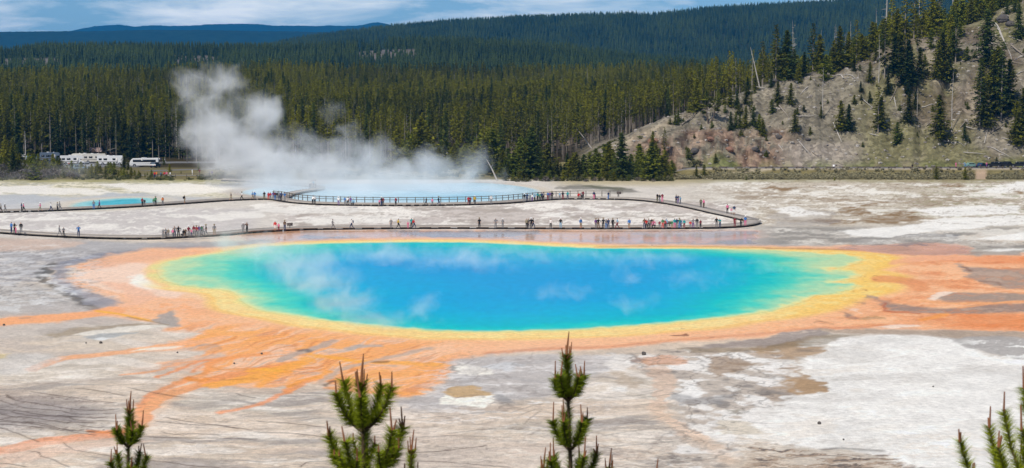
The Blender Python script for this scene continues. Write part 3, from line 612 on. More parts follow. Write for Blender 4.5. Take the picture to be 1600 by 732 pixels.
    cv.put(ss(541, 543, Y) * ss(554, 548, Y) * ss(1060, 1100, u) * ss(.38, .55, fbm(u / 14, Y / 5, 3)) * .75, (104, 112, 64))
    # road (right), bank
    roadz = ss(1040, 1090, u) * (Y > 505) * (Y < 545)
    cv.put(ss(517.5, 518.5, Y) * ss(1060, 1100, u) * ss(546, 543, Y), (196, 184, 166))
    cv.put(ss(523, 523.5, Y) * ss(1050, 1060, u) * ss(540.5, 540, Y), (128, 126, 128))
    cv.put(cv.stroke([(1100, 282), (1130, 275), (1170, 268), (1200, 265)], 3, (0, 0, 0), soft=4, ret=True) * ss(470, 480, Y) * .8, (190, 178, 160))
    cv.put(ss(472, 476, Y) * ss(520, 515, Y) * ss(12, 5, np.abs(u - 1533)) * .8, (190, 166, 148))
    # left car park, roads
    cv.put(ss(300, 200, u) * ss(600, 590, Y) * ss(475, 482, Y) * .85, (110, 104, 78))
    # clearings on the second ridge
    for (a, b, c_, dd_) in ((5, 95, 93, 103), (270, 345, 89, 99), (560, 650, 79, 93)):
        cv.put(ss(a - 10, a + 6, u) * ss(b + 10, b - 6, u) * ss(c_ - 4, c_, v) * ss(dd_ + 3, dd_, v) * (Y > 1500) * (Y < 2500), (104, 100, 98))
    # overlook slope
    cv.put(ss(56, 50, Y) * 1.0, s2l((116, 98, 72)) * (1 + (cv.fine - .5)[:, None] * .8))
    cv.wet *= ss(470, 455, Y)
    cv.wet = np.clip(cv.wet - .35 * (cv.mid - .3) * (cv.wet < .9), 0, 1)

def ground_mat():
    m, t, b = newmat('sinter_ground'); N = t.nodes; K = t.links
    at = N.new('ShaderNodeAttribute'); at.attribute_name = 'Col'
    wt = N.new('ShaderNodeAttribute'); wt.attribute_name = 'wet'
    rk = N.new('ShaderNodeAttribute'); rk.attribute_name = 'rock'
    g = N.new('ShaderNodeNewGeometry')
    n1 = N.new('ShaderNodeTexNoise'); n1.inputs['Scale'].default_value = 1.6; n1.inputs['Detail'].default_value = 9; n1.inputs['Roughness'].default_value = .72
    K.new(g.outputs['Position'], n1.inputs['Vector'])
    r1 = N.new('ShaderNodeMapRange'); r1.inputs[1].default_value = .34; r1.inputs[2].default_value = .66; r1.inputs[3].default_value = .83; r1.inputs[4].default_value = 1.18
    K.new(n1.outputs['Fac'], r1.inputs[0])
    # stones on the hill
    vo = N.new('ShaderNodeTexVoronoi'); vo.inputs['Scale'].default_value = .9; K.new(g.outputs['Position'], vo.inputs['Vector'])
    hs = N.new('ShaderNodeSeparateColor'); K.new(vo.outputs['Color'], hs.inputs[0])
    r2 = N.new('ShaderNodeMapRange'); r2.inputs[3].default_value = .62; r2.inputs[4].default_value = 1.3; K.new(hs.outputs[0], r2.inputs[0])
    mr = N.new('ShaderNodeMix'); mr.data_type = 'FLOAT'; K.new(rk.outputs['Fac'], mr.inputs[0]); mr.inputs[2].default_value = 1; K.new(r2.outputs[0], mr.inputs[3])
    mu = N.new('ShaderNodeMath'); mu.operation = 'MULTIPLY'; K.new(r1.outputs[0], mu.inputs[0]); K.new(mr.outputs[0], mu.inputs[1])
    sc_ = N.new('ShaderNodeVectorMath'); sc_.operation = 'SCALE'; K.new(at.outputs['Color'], sc_.inputs[0]); K.new(mu.outputs[0], sc_.inputs['Scale'])
    K.new(sc_.outputs[0], b.inputs['Base Color'])
    rr = N.new('ShaderNodeMapRange'); rr.inputs[3].default_value = .85; rr.inputs[4].default_value = .06; K.new(wt.outputs['Fac'], rr.inputs[0]); K.new(rr.outputs[0], b.inputs['Roughness'])
    sp_ = N.new('ShaderNodeMapRange'); sp_.inputs[3].default_value = .12; sp_.inputs[4].default_value = .75; K.new(wt.outputs['Fac'], sp_.inputs[0]); K.new(sp_.outputs[0], b.inputs['Specular IOR Level'])
    b.inputs['IOR'].default_value = 1.33
    bs = N.new('ShaderNodeMapRange'); bs.inputs[3].default_value = .9; bs.inputs[4].default_value = .01; K.new(wt.outputs['Fac'], bs.inputs[0])
    bm = N.new('ShaderNodeBump'); bm.inputs['Distance'].default_value = .25; K.new(bs.outputs[0], bm.inputs['Strength']); K.new(n1.outputs['Fac'], bm.inputs['Height'])
    K.new(bm.outputs[0], b.inputs['Normal'])
    return m
def water_mat(name, spec=.0015, rough=.15):
    m, t, b = newmat(name); N = t.nodes; K = t.links
    at = N.new('ShaderNodeAttribute'); at.attribute_name = 'Col'
    g = N.new('ShaderNodeNewGeometry')
    mp_ = N.new('ShaderNodeMapping'); mp_.inputs['Scale'].default_value = (.8, .35, 1); K.new(g.outputs['Position'], mp_.inputs[0])
    n1 = N.new('ShaderNodeTexNoise'); n1.inputs['Scale'].default_value = 1.2; n1.inputs['Detail'].default_value = 5; K.new(mp_.outputs[0], n1.inputs['Vector'])
    r1 = N.new('ShaderNodeMapRange'); r1.inputs[1].default_value = .3; r1.inputs[2].default_value = .7; r1.inputs[3].default_value = .93; r1.inputs[4].default_value = 1.06; K.new(n1.outputs['Fac'], r1.inputs[0])
    s_ = N.new('ShaderNodeVectorMath'); s_.operation = 'SCALE'; K.new(at.outputs['Color'], s_.inputs[0]); K.new(r1.outputs[0], s_.inputs['Scale']); K.new(s_.outputs[0], b.inputs['Base Color'])
    b.inputs['Roughness'].default_value = rough; b.inputs['IOR'].default_value = 1.33; b.inputs['Specular IOR Level'].default_value = spec; b.inputs['Specular Tint'].default_value = (.35, .7, 1, 1)
    n2 = N.new('ShaderNodeTexNoise'); n2.inputs['Scale'].default_value = 2.2; n2.inputs['Detail'].default_value = 3; K.new(g.outputs['Position'], n2.inputs['Vector'])
    bm = N.new('ShaderNodeBump'); bm.inputs['Strength'].default_value = .5; bm.inputs['Distance'].default_value = .05; K.new(n2.outputs['Fac'], bm.inputs['Height']); K.new(bm.outputs[0], b.inputs['Normal'])
    return m
def attrs(me, cv, warm=np.array((1.02, .995, .935))):
    n = len(cv.u)
    a = me.color_attributes.new('Col', 'FLOAT_COLOR', 'POINT'); c4 = np.ones((n, 4), np.float32); c4[:, :3] = np.clip(cv.c * warm, 0.001, .9); a.data.foreach_set('color', c4.ravel())
    for nm, arr in (('wet', cv.wet), ('rock', cv.rock)):
        a = me.attributes.new(nm, 'FLOAT', 'POINT'); a.data.foreach_set('value', arr.astype(np.float32))
def grid_faces(nr, nc):
    i = np.arange(nr - 1)[:, None] * nc + np.arange(nc - 1)[None, :]
    return np.stack([i, i + 1, i + nc + 1, i + nc], -1).reshape(-1, 4)
# rows: one per photograph pixel row across the flats, then by distance
vr = np.arange(760, 281, -1.0)
ysf = np.array([gp(800, v)[1] for v in vr])
rows = np.concatenate([np.linspace(-52, 3, 12), np.arange(4, 54, 2.0), np.linspace(56, ysf[0] - 3, 18), ysf, np.arange(471.5, 700, 1.6), np.arange(702, 1600, 9.0), np.arange(1600, 3000, 30.0), np.arange(3000, 6200, 60.0)])
Y0 = 60.0
ks = np.concatenate([-np.geomspace(3.0, .345, 14)[:-1], np.arange(-.345, .3451, 1 / 1650.0), np.geomspace(.346, 3.0, 14)])
XX = np.clip(ks[None, :] * (rows[:, None] + Y0), -5800, 5800); YY = np.repeat(rows[:, None], len(ks), 1)
ZZ = height(XX.ravel(), YY.ravel())
cvs = Canvas(XX.ravel(), YY.ravel(), ZZ)
paint(cvs)
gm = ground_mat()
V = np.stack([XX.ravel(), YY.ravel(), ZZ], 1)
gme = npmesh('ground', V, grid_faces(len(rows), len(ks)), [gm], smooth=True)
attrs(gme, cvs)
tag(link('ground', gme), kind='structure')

def water_sheet(poly, z, name, m, step=1.0):
    lo = poly.min(0) - .5; hi = poly.max(0) + .5
    # same sight-ray spacing as the ground so that colours run on
    y = np.concatenate([ysf[(ysf > lo[1]) & (ysf < hi[1])]])
    if len(y) < 30: y = np.linspace(lo[1], hi[1], 60)
    x = np.linspace(lo[0], hi[0], int((hi[0] - lo[0]) / .22))
    GX, GY = np.meshgrid(x, y)
    c = Canvas(GX.ravel(), GY.ravel(), np.zeros(GX.size)); paint(c)
    keep = sdf(GX.ravel(), GY.ravel(), poly) < 0
    fc = grid_faces(len(y), len(x)); fc = fc[keep[fc].all(1)]
    me = npmesh(name, np.stack([GX.ravel(), GY.ravel(), np.full(GX.size, z)], 1), fc, [m], smooth=True)
    attrs(me, c, np.ones(3))
    o = link(name, me); tag(o, kind='structure'); return o
wm = water_mat('spring_water')
water_sheet(POOLW, .012, 'water', wm)
water_sheet(EXCW, .012, 'water', wm)
water_sheet(TURQW, .012, 'water', wm)

# ================================================================== far hills and the air
hill_far = mat('far_wooded_slope', (.014, .030, .018), .95, spec=.1, var=.5, scale=.02)
def ridge(name, prof, y, depth, drop, seed):
    U = np.linspace(-700, 2300, 900)
    v = np.interp(U, [a for a, _ in prof], [b for _, b in prof]) + (fbm(U / 40 + seed, U * 0 + seed, 4) - .5) * 1.6 + (fbm(U / 3.0, U * 0, 2) - .5) * .9
    Z1 = ztop(v, y)
    T = np.linspace(0, 1, 24); rowsV = []
    for t in T:
        yy = y - depth * (1 - t)
        z = -4 + (Z1 + 4) * (t ** 1.2) * (1 + (fbm(U / 70 + seed, U * 0 + t * 5, 3) - .5) * .5 * (1 - t))
        rowsV.append(np.stack([(U - CU) / F * yy, np.full_like(U, yy), z], 1))
    for t in (.4, 1):
        rowsV.append(np.stack([(U - CU) / F * y, np.full_like(U, y + depth * t), Z1 * (1 - t) - 4 * t], 1))
    V = np.concatenate(rowsV)
    o = link(name, npmesh(name, V, grid_faces(len(rowsV), len(U)), [hill_far], smooth=False)); tag(o, kind='structure'); return o
ridge('hills', [(-700, 52), (0, 51), (60, 50), (130, 50), (240, 48), (320, 48), (400, 49.5), (470, 50), (560, 53), (700, 60), (900, 70), (2300, 75)], 8000, 1300, 0, 3)
ridge('mountains', [(-700, 60), (60, 58), (110, 50), (135, 45), (150, 42), (190, 39.5), (215, 42.5), (245, 41), (262, 41.5), (300, 41.5), (330, 39.5), (380, 38), (410, 38.5), (430, 41), (500, 41.5), (515, 40), (540, 41.5), (565, 40.5), (580, 37), (592, 35.5), (604, 38), (618, 42), (660, 44), (740, 50), (900, 60), (2300, 60)], 13000, 1800, 0, 8)
hz_m = bpy.data.materials.new('haze_air'); hz_m.use_nodes = True; t = hz_m.node_tree; t.nodes.clear()
o_ = t.nodes.new('ShaderNodeOutputMaterial'); vp = t.nodes.new('ShaderNodeVolumePrincipled'); t.links.new(vp.outputs[0], o_.inputs['Volume'])
vp.inputs['Density'].default_value = 1 / 21000.0; vp.inputs['Color'].default_value = (.004, .36, .95, 1); vp.inputs['Anisotropy'].default_value = 0
def boxmesh(name, lo, hi, mats=()):
    x0, y0, z0 = lo; x1, y1, z1 = hi
    V = [(x0, y0, z0), (x1, y0, z0), (x1, y1, z0), (x0, y1, z0), (x0, y0, z1), (x1, y0, z1), (x1, y1, z1), (x0, y1, z1)]
    return npmesh(name, V, [(0, 3, 2, 1), (4, 5, 6, 7), (0, 1, 5, 4), (1, 2, 6, 5), (2, 3, 7, 6), (3, 0, 4, 7)], mats)
HAZE_TOP = max(ztop(35, 13000), ztop(-42, 4200)) + 12
tag(link('haze', boxmesh('haze', (-6000, -60, -9), (6000, 15200, HAZE_TOP), [hz_m])), kind='stuff')

# ================================================================== trees
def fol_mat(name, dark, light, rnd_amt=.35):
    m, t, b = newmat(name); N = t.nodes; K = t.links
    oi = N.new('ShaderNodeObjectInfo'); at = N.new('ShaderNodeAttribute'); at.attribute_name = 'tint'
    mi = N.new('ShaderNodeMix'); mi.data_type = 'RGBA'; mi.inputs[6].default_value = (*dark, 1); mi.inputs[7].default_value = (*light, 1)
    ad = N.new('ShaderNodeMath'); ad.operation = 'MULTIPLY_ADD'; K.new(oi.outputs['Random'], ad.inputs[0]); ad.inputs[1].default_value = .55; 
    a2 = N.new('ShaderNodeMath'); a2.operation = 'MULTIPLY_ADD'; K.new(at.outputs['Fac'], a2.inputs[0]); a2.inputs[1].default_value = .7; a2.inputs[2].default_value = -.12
    g = N.new('ShaderNodeNewGeometry'); sn = N.new('ShaderNodeTexNoise'); sn.inputs['Scale'].default_value = .011; sn.inputs['Detail'].default_value = 3; K.new(g.outputs['Position'], sn.inputs['Vector'])   # sunlit patches of the wood, put into the colour as broad noise
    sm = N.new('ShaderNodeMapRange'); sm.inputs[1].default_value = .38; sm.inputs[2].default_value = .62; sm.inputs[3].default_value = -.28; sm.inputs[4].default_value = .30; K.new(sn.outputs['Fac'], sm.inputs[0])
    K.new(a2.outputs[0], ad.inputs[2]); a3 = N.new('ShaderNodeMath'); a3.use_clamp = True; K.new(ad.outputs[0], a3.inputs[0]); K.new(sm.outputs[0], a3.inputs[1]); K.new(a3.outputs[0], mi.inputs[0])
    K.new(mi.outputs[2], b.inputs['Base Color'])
    b.inputs['Roughness'].default_value = .75; b.inputs['Specular IOR Level'].default_value = .15
    return m
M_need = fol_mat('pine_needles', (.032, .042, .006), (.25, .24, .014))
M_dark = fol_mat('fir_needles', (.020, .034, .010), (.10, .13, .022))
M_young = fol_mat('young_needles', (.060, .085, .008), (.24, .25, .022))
M_far = fol_mat('far_needles_cloud_shade', (.007, .018, .006), (.042, .062, .012))  # darkened needles: cloud shadow on the far ridges is put into the colour
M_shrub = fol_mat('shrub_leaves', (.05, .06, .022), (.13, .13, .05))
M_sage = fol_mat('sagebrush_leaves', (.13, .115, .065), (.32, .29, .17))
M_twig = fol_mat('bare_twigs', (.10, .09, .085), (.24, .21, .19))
M_bark = mat('bark', (.125, .10, .08), .9, spec=.1, var=.4, scale=2)
M_bark2 = mat('pale_bark', (.30, .26, .22), .9, spec=.1, var=.35, scale=2)
M_dead = mat('dead_wood', (.44, .41, .38), .85, spec=.15, var=.3, scale=2)

def cone_tube(p0, p1, r0, r1, n=6):
    p0 = np.array(p0, float); p1 = np.array(p1, float); d = p1 - p0; d /= np.linalg.norm(d) + 1e-9
    a = np.cross(d, [0, 0, 1] if abs(d[2]) < .9 else [1, 0, 0]); a /= np.linalg.norm(a); b = np.cross(d, a)
    th = np.arange(n) * 2 * math.pi / n
    c = np.cos(th)[:, None] * a + np.sin(th)[:, None] * b
    V = np.concatenate([p0 + c * r0, p1 + c * r1]); i = np.arange(n); j = (i + 1) % n
    q = np.stack([i, j, j + n, i + n], 1)
    return V, np.concatenate([q[:, [0, 1, 2]], q[:, [0, 2, 3]]])
def tubes(segs, n=5):
    """segs: list of (points, radii); one triangle mesh"""
    Vs, Fs, o = [], [], 0
    for P, rr in segs:
        for i in range(len(P) - 1):
            V, Fc = cone_tube(P[i], P[i + 1], rr[i], rr[i + 1], n); Vs.append(V); Fs.append(Fc + o); o += len(V)
    return np.concatenate(Vs), np.concatenate(Fs)
def tufts(C, size, k, rs, flat=.6, tint=None):
    """leaf clumps: k ragged triangles round each centre"""
    C = np.repeat(np.asarray(C, float), k, 0); n = len(C)
    S = np.repeat(np.broadcast_to(size, (n // k,)), k)[:, None]
    C = C + rs.normal(0, .35, (n, 3)) * S * [1, 1, .6]
    d = rs.normal(0, 1, (n, 3)); d[:, 2] *= flat; d /= np.linalg.norm(d, axis=1)[:, None]
    e = rs.normal(0, 1, (n, 3)); e[:, 2] *= flat; e -= (e * d).sum(1)[:, None] * d; e /= np.linalg.norm(e, axis=1)[:, None] + 1e-9
    l = S * rs.uniform(.6, 1.15, (n, 1)); w_ = S * rs.uniform(.28, .5, (n, 1))
    V = np.stack([C + d * l, C - d * l * .6 + e * w_, C - d * l * .6 - e * w_], 1).reshape(-1, 3)
    Fc = np.arange(n * 3).reshape(-1, 3)
    T = rs.uniform(0, 1, n) if tint is None else np.clip(np.repeat(tint, k) + rs.normal(0, .15, n), 0, 1)
    return V, Fc, np.repeat(T, 3)
def conifer(h, r, base, seed, nb, nt, k, ts, shape='fir', trunk_r=None, mat_f=None, mat_t=None):
    """returns (trunk mesh, crown mesh). base = height where the crown starts / h"""
    rs = np.random.RandomState(seed)
    tr = trunk_r or h * .011
    lean = rs.normal(0, .008, 2) * h
    tp = [(lean[0] * s * s, lean[1] * s * s, h * s) for s in (0, .3, .6, .9)]
    segs = [([(0, 0, -.6)] + tp, [tr * 1.25, tr, tr * .8, tr * .5, tr * .12])]
    C, S, T = [], [], []
    for i in range(nb):
        s = (i + rs.rand()) / nb; zz = base + (1 - base) * s
        if shape == 'fir': rad = r * (1 - s) ** .72 * (.62 + .55 * rs.rand()) + .12
        elif shape == 'lodge': rad = r * (math.sin(min(1, s * 1.15 + .12) * math.pi * .86) ** .7 * (.45 + .75 * rs.rand())) * (1 - s * .55)
        else: rad = r * (1 - s * s) ** .7 * (.6 + .5 * rs.rand())
        if rs.rand() < .10: rad *= .35
        az = i * 2.399 + rs.normal(0, .5)
        droop = -.28 if shape == 'fir' else rs.uniform(-.25, .2)
        cx, cy_ = lean * zz * zz
        z0 = h * zz
        tip = (cx + math.cos(az) * rad, cy_ + math.sin(az) * rad, z0 + droop * rad)
        if rad > r * .35 and i % 2 == 0: segs.append(([(cx, cy_, z0), tip], [tr * .22, tr * .06]))
        for q in range(nt):
            f = (q + .6) / nt
            if shape == 'lodge': f = .35 + .65 * f
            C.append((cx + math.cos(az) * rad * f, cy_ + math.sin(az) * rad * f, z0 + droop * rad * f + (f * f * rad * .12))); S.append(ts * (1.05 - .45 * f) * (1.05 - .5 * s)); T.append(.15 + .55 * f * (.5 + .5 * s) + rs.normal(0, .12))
    if shape == 'lodge':      # dead stubs on the bare lower trunk
        for i in range(9):
            zz = rs.uniform(.18, base + .1) * h; az = rs.rand() * 6.28; l = r * rs.uniform(.3, .7)
            segs.append(([(0, 0, zz), (math.cos(az) * l, math.sin(az) * l, zz - l * .2)], [tr * .16, tr * .05]))
    C.append((lean[0], lean[1], h * .985)); S.append(ts * .5); T.append(.7)
    V, Fc, tint = tufts(C, np.array(S), k, rs, tint=np.array(T))
    crown = npmesh('crown', V, Fc, [mat_f]); a = crown.attributes.new('tint', 'FLOAT', 'POINT'); a.data.foreach_set('value', tint.astype(np.float32))
    tv, tf = tubes(segs, 5); trunk = npmesh('trunk', tv, tf, [mat_t or M_bark])
    return trunk, crown
def joined(name, trunk, crown):
    n1 = len(trunk.vertices)
    def arr(me):
        v = np.empty(len(me.vertices) * 3, np.float32); me.vertices.foreach_get('co', v)
        f = np.empty(len(me.polygons) * 3, np.int32); me.polygons.foreach_get('vertices', f); return v.reshape(-1, 3), f.reshape(-1, 3)
    tv, tf = arr(trunk); cv_, cf = arr(crown)
    me = npmesh(name, np.concatenate([tv, cv_]), np.concatenate([tf, cf + n1]), [trunk.materials[0], crown.materials[0]], np.r_[np.zeros(len(tf)), np.ones(len(cf))])
    ti = np.zeros(len(cv_), np.float32); crown.attributes['tint'].data.foreach_get('value', ti)
    a = me.attributes.new('tint', 'FLOAT', 'POINT'); a.data.foreach_set('value', np.r_[np.zeros(n1, np.float32), ti])
    return me
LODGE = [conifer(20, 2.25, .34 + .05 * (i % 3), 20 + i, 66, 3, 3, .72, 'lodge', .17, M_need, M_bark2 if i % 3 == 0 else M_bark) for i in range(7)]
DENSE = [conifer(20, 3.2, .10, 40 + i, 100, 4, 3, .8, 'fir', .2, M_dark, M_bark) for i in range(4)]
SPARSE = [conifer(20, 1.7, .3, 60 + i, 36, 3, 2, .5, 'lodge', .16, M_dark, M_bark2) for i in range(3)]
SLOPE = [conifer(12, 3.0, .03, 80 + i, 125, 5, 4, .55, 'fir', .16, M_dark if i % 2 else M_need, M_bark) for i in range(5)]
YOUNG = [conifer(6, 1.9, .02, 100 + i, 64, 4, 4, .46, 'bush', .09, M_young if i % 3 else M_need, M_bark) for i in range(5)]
# shrubs
def shrub(h, r, seed, n, ts, mf, twigs=8):
    rs = np.random.RandomState(seed); segs = []; C = []
    for i in range(twigs):
        az = rs.rand() * 6.28; q = rs.uniform(.3, .9) * r; segs.append(([(0, 0, -.1), (math.cos(az) * q * .5, math.sin(az) * q * .5, h * .45), (math.cos(az) * q, math.sin(az) * q, h * rs.uniform(.7, .95))], [.03 * h, .02 * h, .006 * h]))
    for i in range(n):
        az = rs.rand() * 6.28; q = r * math.sqrt(rs.rand()); C.append((math.cos(az) * q, math.sin(az) * q, h * (.12 + .8 * rs.rand() * (1 - (q / r) ** 2 * .6))))
    V, Fc, tint = tufts(C, ts, 3, rs)
    cr_ = npmesh('foliage', V, Fc, [mf]); a = cr_.attributes.new('tint', 'FLOAT', 'POINT'); a.data.foreach_set('value', tint.astype(np.float32))
    tv, tf = tubes(segs, 4); return npmesh('stems', tv, tf, [M_bark]), cr_
def snag(h, seed, r=.18, n=14):
    rs = np.random.RandomState(seed); segs = [([(0, 0, -.5), (.1, 0, h * .5), (.25 * rs.normal(), .2 * rs.normal(), h)], [r, r * .7, r * .12])]
    for i in range(n):
        z = rs.uniform(.3, .97) * h; az = rs.rand() * 6.28; l = rs.uniform(.4, 1.4) * (1.1 - z / h) + .3
        segs.append(([(0, 0, z), (math.cos(az) * l, math.sin(az) * l, z + rs.uniform(-.2, .3) * l)], [r * .25, .02]))
    tv, tf = tubes(segs, 5); return npmesh('trunk', tv, tf, [M_dead])

# ---------------------------------------------------------------- the wood behind, past counting: one instanced object each
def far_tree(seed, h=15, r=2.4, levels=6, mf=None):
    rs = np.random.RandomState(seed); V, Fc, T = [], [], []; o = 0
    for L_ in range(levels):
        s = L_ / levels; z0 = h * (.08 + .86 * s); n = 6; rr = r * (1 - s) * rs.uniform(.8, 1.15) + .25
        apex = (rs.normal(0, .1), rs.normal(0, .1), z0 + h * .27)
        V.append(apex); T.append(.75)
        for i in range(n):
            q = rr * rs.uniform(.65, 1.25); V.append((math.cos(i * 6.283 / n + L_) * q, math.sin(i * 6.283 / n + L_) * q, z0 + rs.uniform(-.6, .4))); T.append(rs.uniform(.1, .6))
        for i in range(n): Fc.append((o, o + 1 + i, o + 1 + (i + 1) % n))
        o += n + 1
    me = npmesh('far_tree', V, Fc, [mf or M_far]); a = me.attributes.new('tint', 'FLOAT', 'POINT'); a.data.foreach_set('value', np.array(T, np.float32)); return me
def scatter(name, pts, protos, label, cat, sel=None, scales=None):
    """instances the prototype meshes on a point cloud inside one object"""
    pts = np.asarray(pts, np.float32); n = len(pts)
    rs = np.random.RandomState(len(name) + n)
    me = bpy.data.meshes.new(name); me.vertices.add(n); me.vertices.foreach_set('co', pts.ravel())
    sc_ = (rs.uniform(.75, 1.15, n) if scales is None else scales).astype(np.float32)
    a = me.attributes.new('sc', 'FLOAT', 'POINT'); a.data.foreach_set('value', sc_)
    a = me.attributes.new('rot', 'FLOAT', 'POINT'); a.data.foreach_set('value', rs.uniform(0, 6.28, n).astype(np.float32))
    a = me.attributes.new('pick', 'INT', 'POINT'); a.data.foreach_set('value', (rs.randint(0, len(protos), n) if sel is None else sel).astype(np.int32))
    o = link(name, me)
    ng = bpy.data.node_groups.new(name, 'GeometryNodeTree')
    ng.interface.new_socket('Geometry', in_out='INPUT', socket_type='NodeSocketGeometry'); ng.interface.new_socket('Geometry', in_out='OUTPUT', socket_type='NodeSocketGeometry')
    N = ng.nodes; K = ng.links; gi = N.new('NodeGroupInput'); go = N.new('NodeGroupOutput'); io = N.new('GeometryNodeInstanceOnPoints')
    K.new(gi.outputs[0], io.inputs['Points']); K.new(io.outputs[0], go.inputs[0])
    gti = N.new('GeometryNodeGeometryToInstance')
    for k, pm in reversed(list(enumerate(protos))):
        po = bpy.data.objects.new(pm.name + '_source', pm); oi = N.new('GeometryNodeObjectInfo'); oi.inputs['Object'].default_value = po
        K.new(oi.outputs['Geometry'], gti.inputs[0])
    K.new(gti.outputs[0], io.inputs['Instance']); io.inputs['Pick Instance'].default_value = True
    def na(nm, dt):
        x = N.new('GeometryNodeInputNamedAttribute'); x.data_type = dt; x.inputs['Name'].default_value = nm; return x
    K.new(na('pick', 'INT').outputs['Attribute'], io.inputs['Instance Index']); K.new(na('sc', 'FLOAT').outputs['Attribute'], io.inputs['Scale'])
    cx = N.new('ShaderNodeCombineXYZ'); K.new(na('rot', 'FLOAT').outputs['Attribute'], cx.inputs[2]); K.new(cx.outputs[0], io.inputs['Rotation'])
    md = o.modifiers.new('scatter', 'NODES'); md.node_group = ng
    tag(o, label, cat, kind='stuff'); return o
rs = np.random.RandomState(5)
def jitter_grid(y0, y1, dy, kmin=-.33, kmax=.33):
    out = []
    y = y0
    while y < y1:
        x = np.arange(kmin * y, kmax * y, dy) + rs.uniform(-.45, .45, len(np.arange(kmin * y, kmax * y, dy))) * dy
        out.append(np.stack([x, y + rs.uniform(-.45, .45, len(x)) * dy], 1)); y += dy
    return np.concatenate(out)
def with_z(P): return np.column_stack([P, height(P[:, 0], P[:, 1]) - .1])
def Uof(P): return CU + F * P[:, 0] / P[:, 1]
front_y = lambda U: 622 + (fbm(U / 60, U * 0, 3) - .5) * 26 - 8 * ss(500, 600, U) * ss(900, 800, U) + 20 * ss(300, 200, U)
P = np.concatenate([jitter_grid(612, 900, 4.1), jitter_grid(900, 1500, 5.2)])
U = Uof(P)
yc = np.interp(U, CREST[:, 0], CREST[:, 2])
ok = (P[:, 1] > front_y(U) + 26) & ((U < 905) | (P[:, 1] > yc + 12 + 30 * ss(1250, 1100, U)))
ok &= ~((U > 1265) & (P[:, 1] > 850))
gap = fbm(P[:, 0] / 30, P[:, 1] / 30, 3); ok &= gap > .30
P = P[ok]; U = U[ok]
young = (U > 1235) & (P[:, 1] < yc[ok] + 160)
near = P[:, 1] < 900
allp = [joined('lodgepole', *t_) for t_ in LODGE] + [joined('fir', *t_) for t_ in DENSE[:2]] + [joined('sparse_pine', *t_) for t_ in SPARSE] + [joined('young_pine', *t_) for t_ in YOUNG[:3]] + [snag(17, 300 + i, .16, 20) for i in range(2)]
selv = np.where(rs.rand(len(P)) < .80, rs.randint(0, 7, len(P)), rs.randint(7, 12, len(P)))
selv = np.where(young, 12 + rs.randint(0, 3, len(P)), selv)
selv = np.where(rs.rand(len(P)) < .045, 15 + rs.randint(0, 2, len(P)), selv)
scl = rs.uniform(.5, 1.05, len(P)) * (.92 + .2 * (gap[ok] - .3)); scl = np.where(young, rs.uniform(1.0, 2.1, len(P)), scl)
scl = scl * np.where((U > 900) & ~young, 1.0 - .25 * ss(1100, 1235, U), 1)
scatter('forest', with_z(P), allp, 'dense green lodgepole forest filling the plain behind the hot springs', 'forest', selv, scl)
P = jitter_grid(1500, 2420, 8.0); U = Uof(P)
ok = (U < 1260)
for (a_, b_, c_, d_) in ((5, 95, 93, 103), (270, 345, 89, 99), (560, 650, 79, 93)):
    uu, vv = proj(P[:, 0], P[:, 1], height(P[:, 0], P[:, 1])); ok &= ~((uu > a_) & (uu < b_) & (vv > c_ - 1) & (vv < d_ + 6) & (rs.rand(len(P)) < .85))
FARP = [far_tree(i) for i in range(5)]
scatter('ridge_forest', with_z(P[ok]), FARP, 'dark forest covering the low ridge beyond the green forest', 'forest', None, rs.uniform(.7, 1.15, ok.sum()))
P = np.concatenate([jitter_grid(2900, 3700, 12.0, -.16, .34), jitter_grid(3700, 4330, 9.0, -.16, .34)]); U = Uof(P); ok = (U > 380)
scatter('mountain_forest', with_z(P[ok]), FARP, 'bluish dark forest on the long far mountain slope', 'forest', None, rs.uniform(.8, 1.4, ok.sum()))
print('instances', len(P))

# ================================================================== front rows of the wood: single pines
def place_tree(kind, parts, loc, s, rz, label, cat, group, lean=None, first={}):
    tr, cr_ = parts
    o = empty(kind, loc, rz); o.scale = (s, s, s) if np.isscalar(s) else s
    if lean: o.rotation_euler = (lean[0], lean[1], rz)
    if tr is not None: link('trunk', tr, o)
    if cr_ is not None: link('crown', cr_, o)
    tag(o, label, cat, group); return o
rs = np.random.RandomState(9)
cnt = 0
for row in range(3):
    Ug = np.arange(-70 + row * 6, 915, 17.0)
    for U0 in Ug:
        if cnt >= 172: break
        u_ = U0 + rs.uniform(-6, 6); y = float(front_y(np.array([u_]))[0]) + row * 9 + rs.uniform(-3, 5)
        x = (u_ - CU) / F * y
        t_ = (LODGE + LODGE + DENSE[:2] + SPARSE)[rs.randint(0, 19)]
        place_tree('lodgepole_pine', t_, (x, y, hz(x, y) - .1), rs.uniform(.72, 1.05), rs.uniform(0, 6.28), 'tall lodgepole pine with bare lower trunk in the front rows of the dense forest', 'pine tree', 'lodgepole pines along the front edge of the forest')
        cnt += 1
def surf(u, v, y0=120.0):
    """ground point under a pixel, never past the hill's crest"""
    for k in range(60):
        x, y, z = hit(u, v, y0)
        if y < 760: return x, y, z
        v += 1.5
    return x, y, z
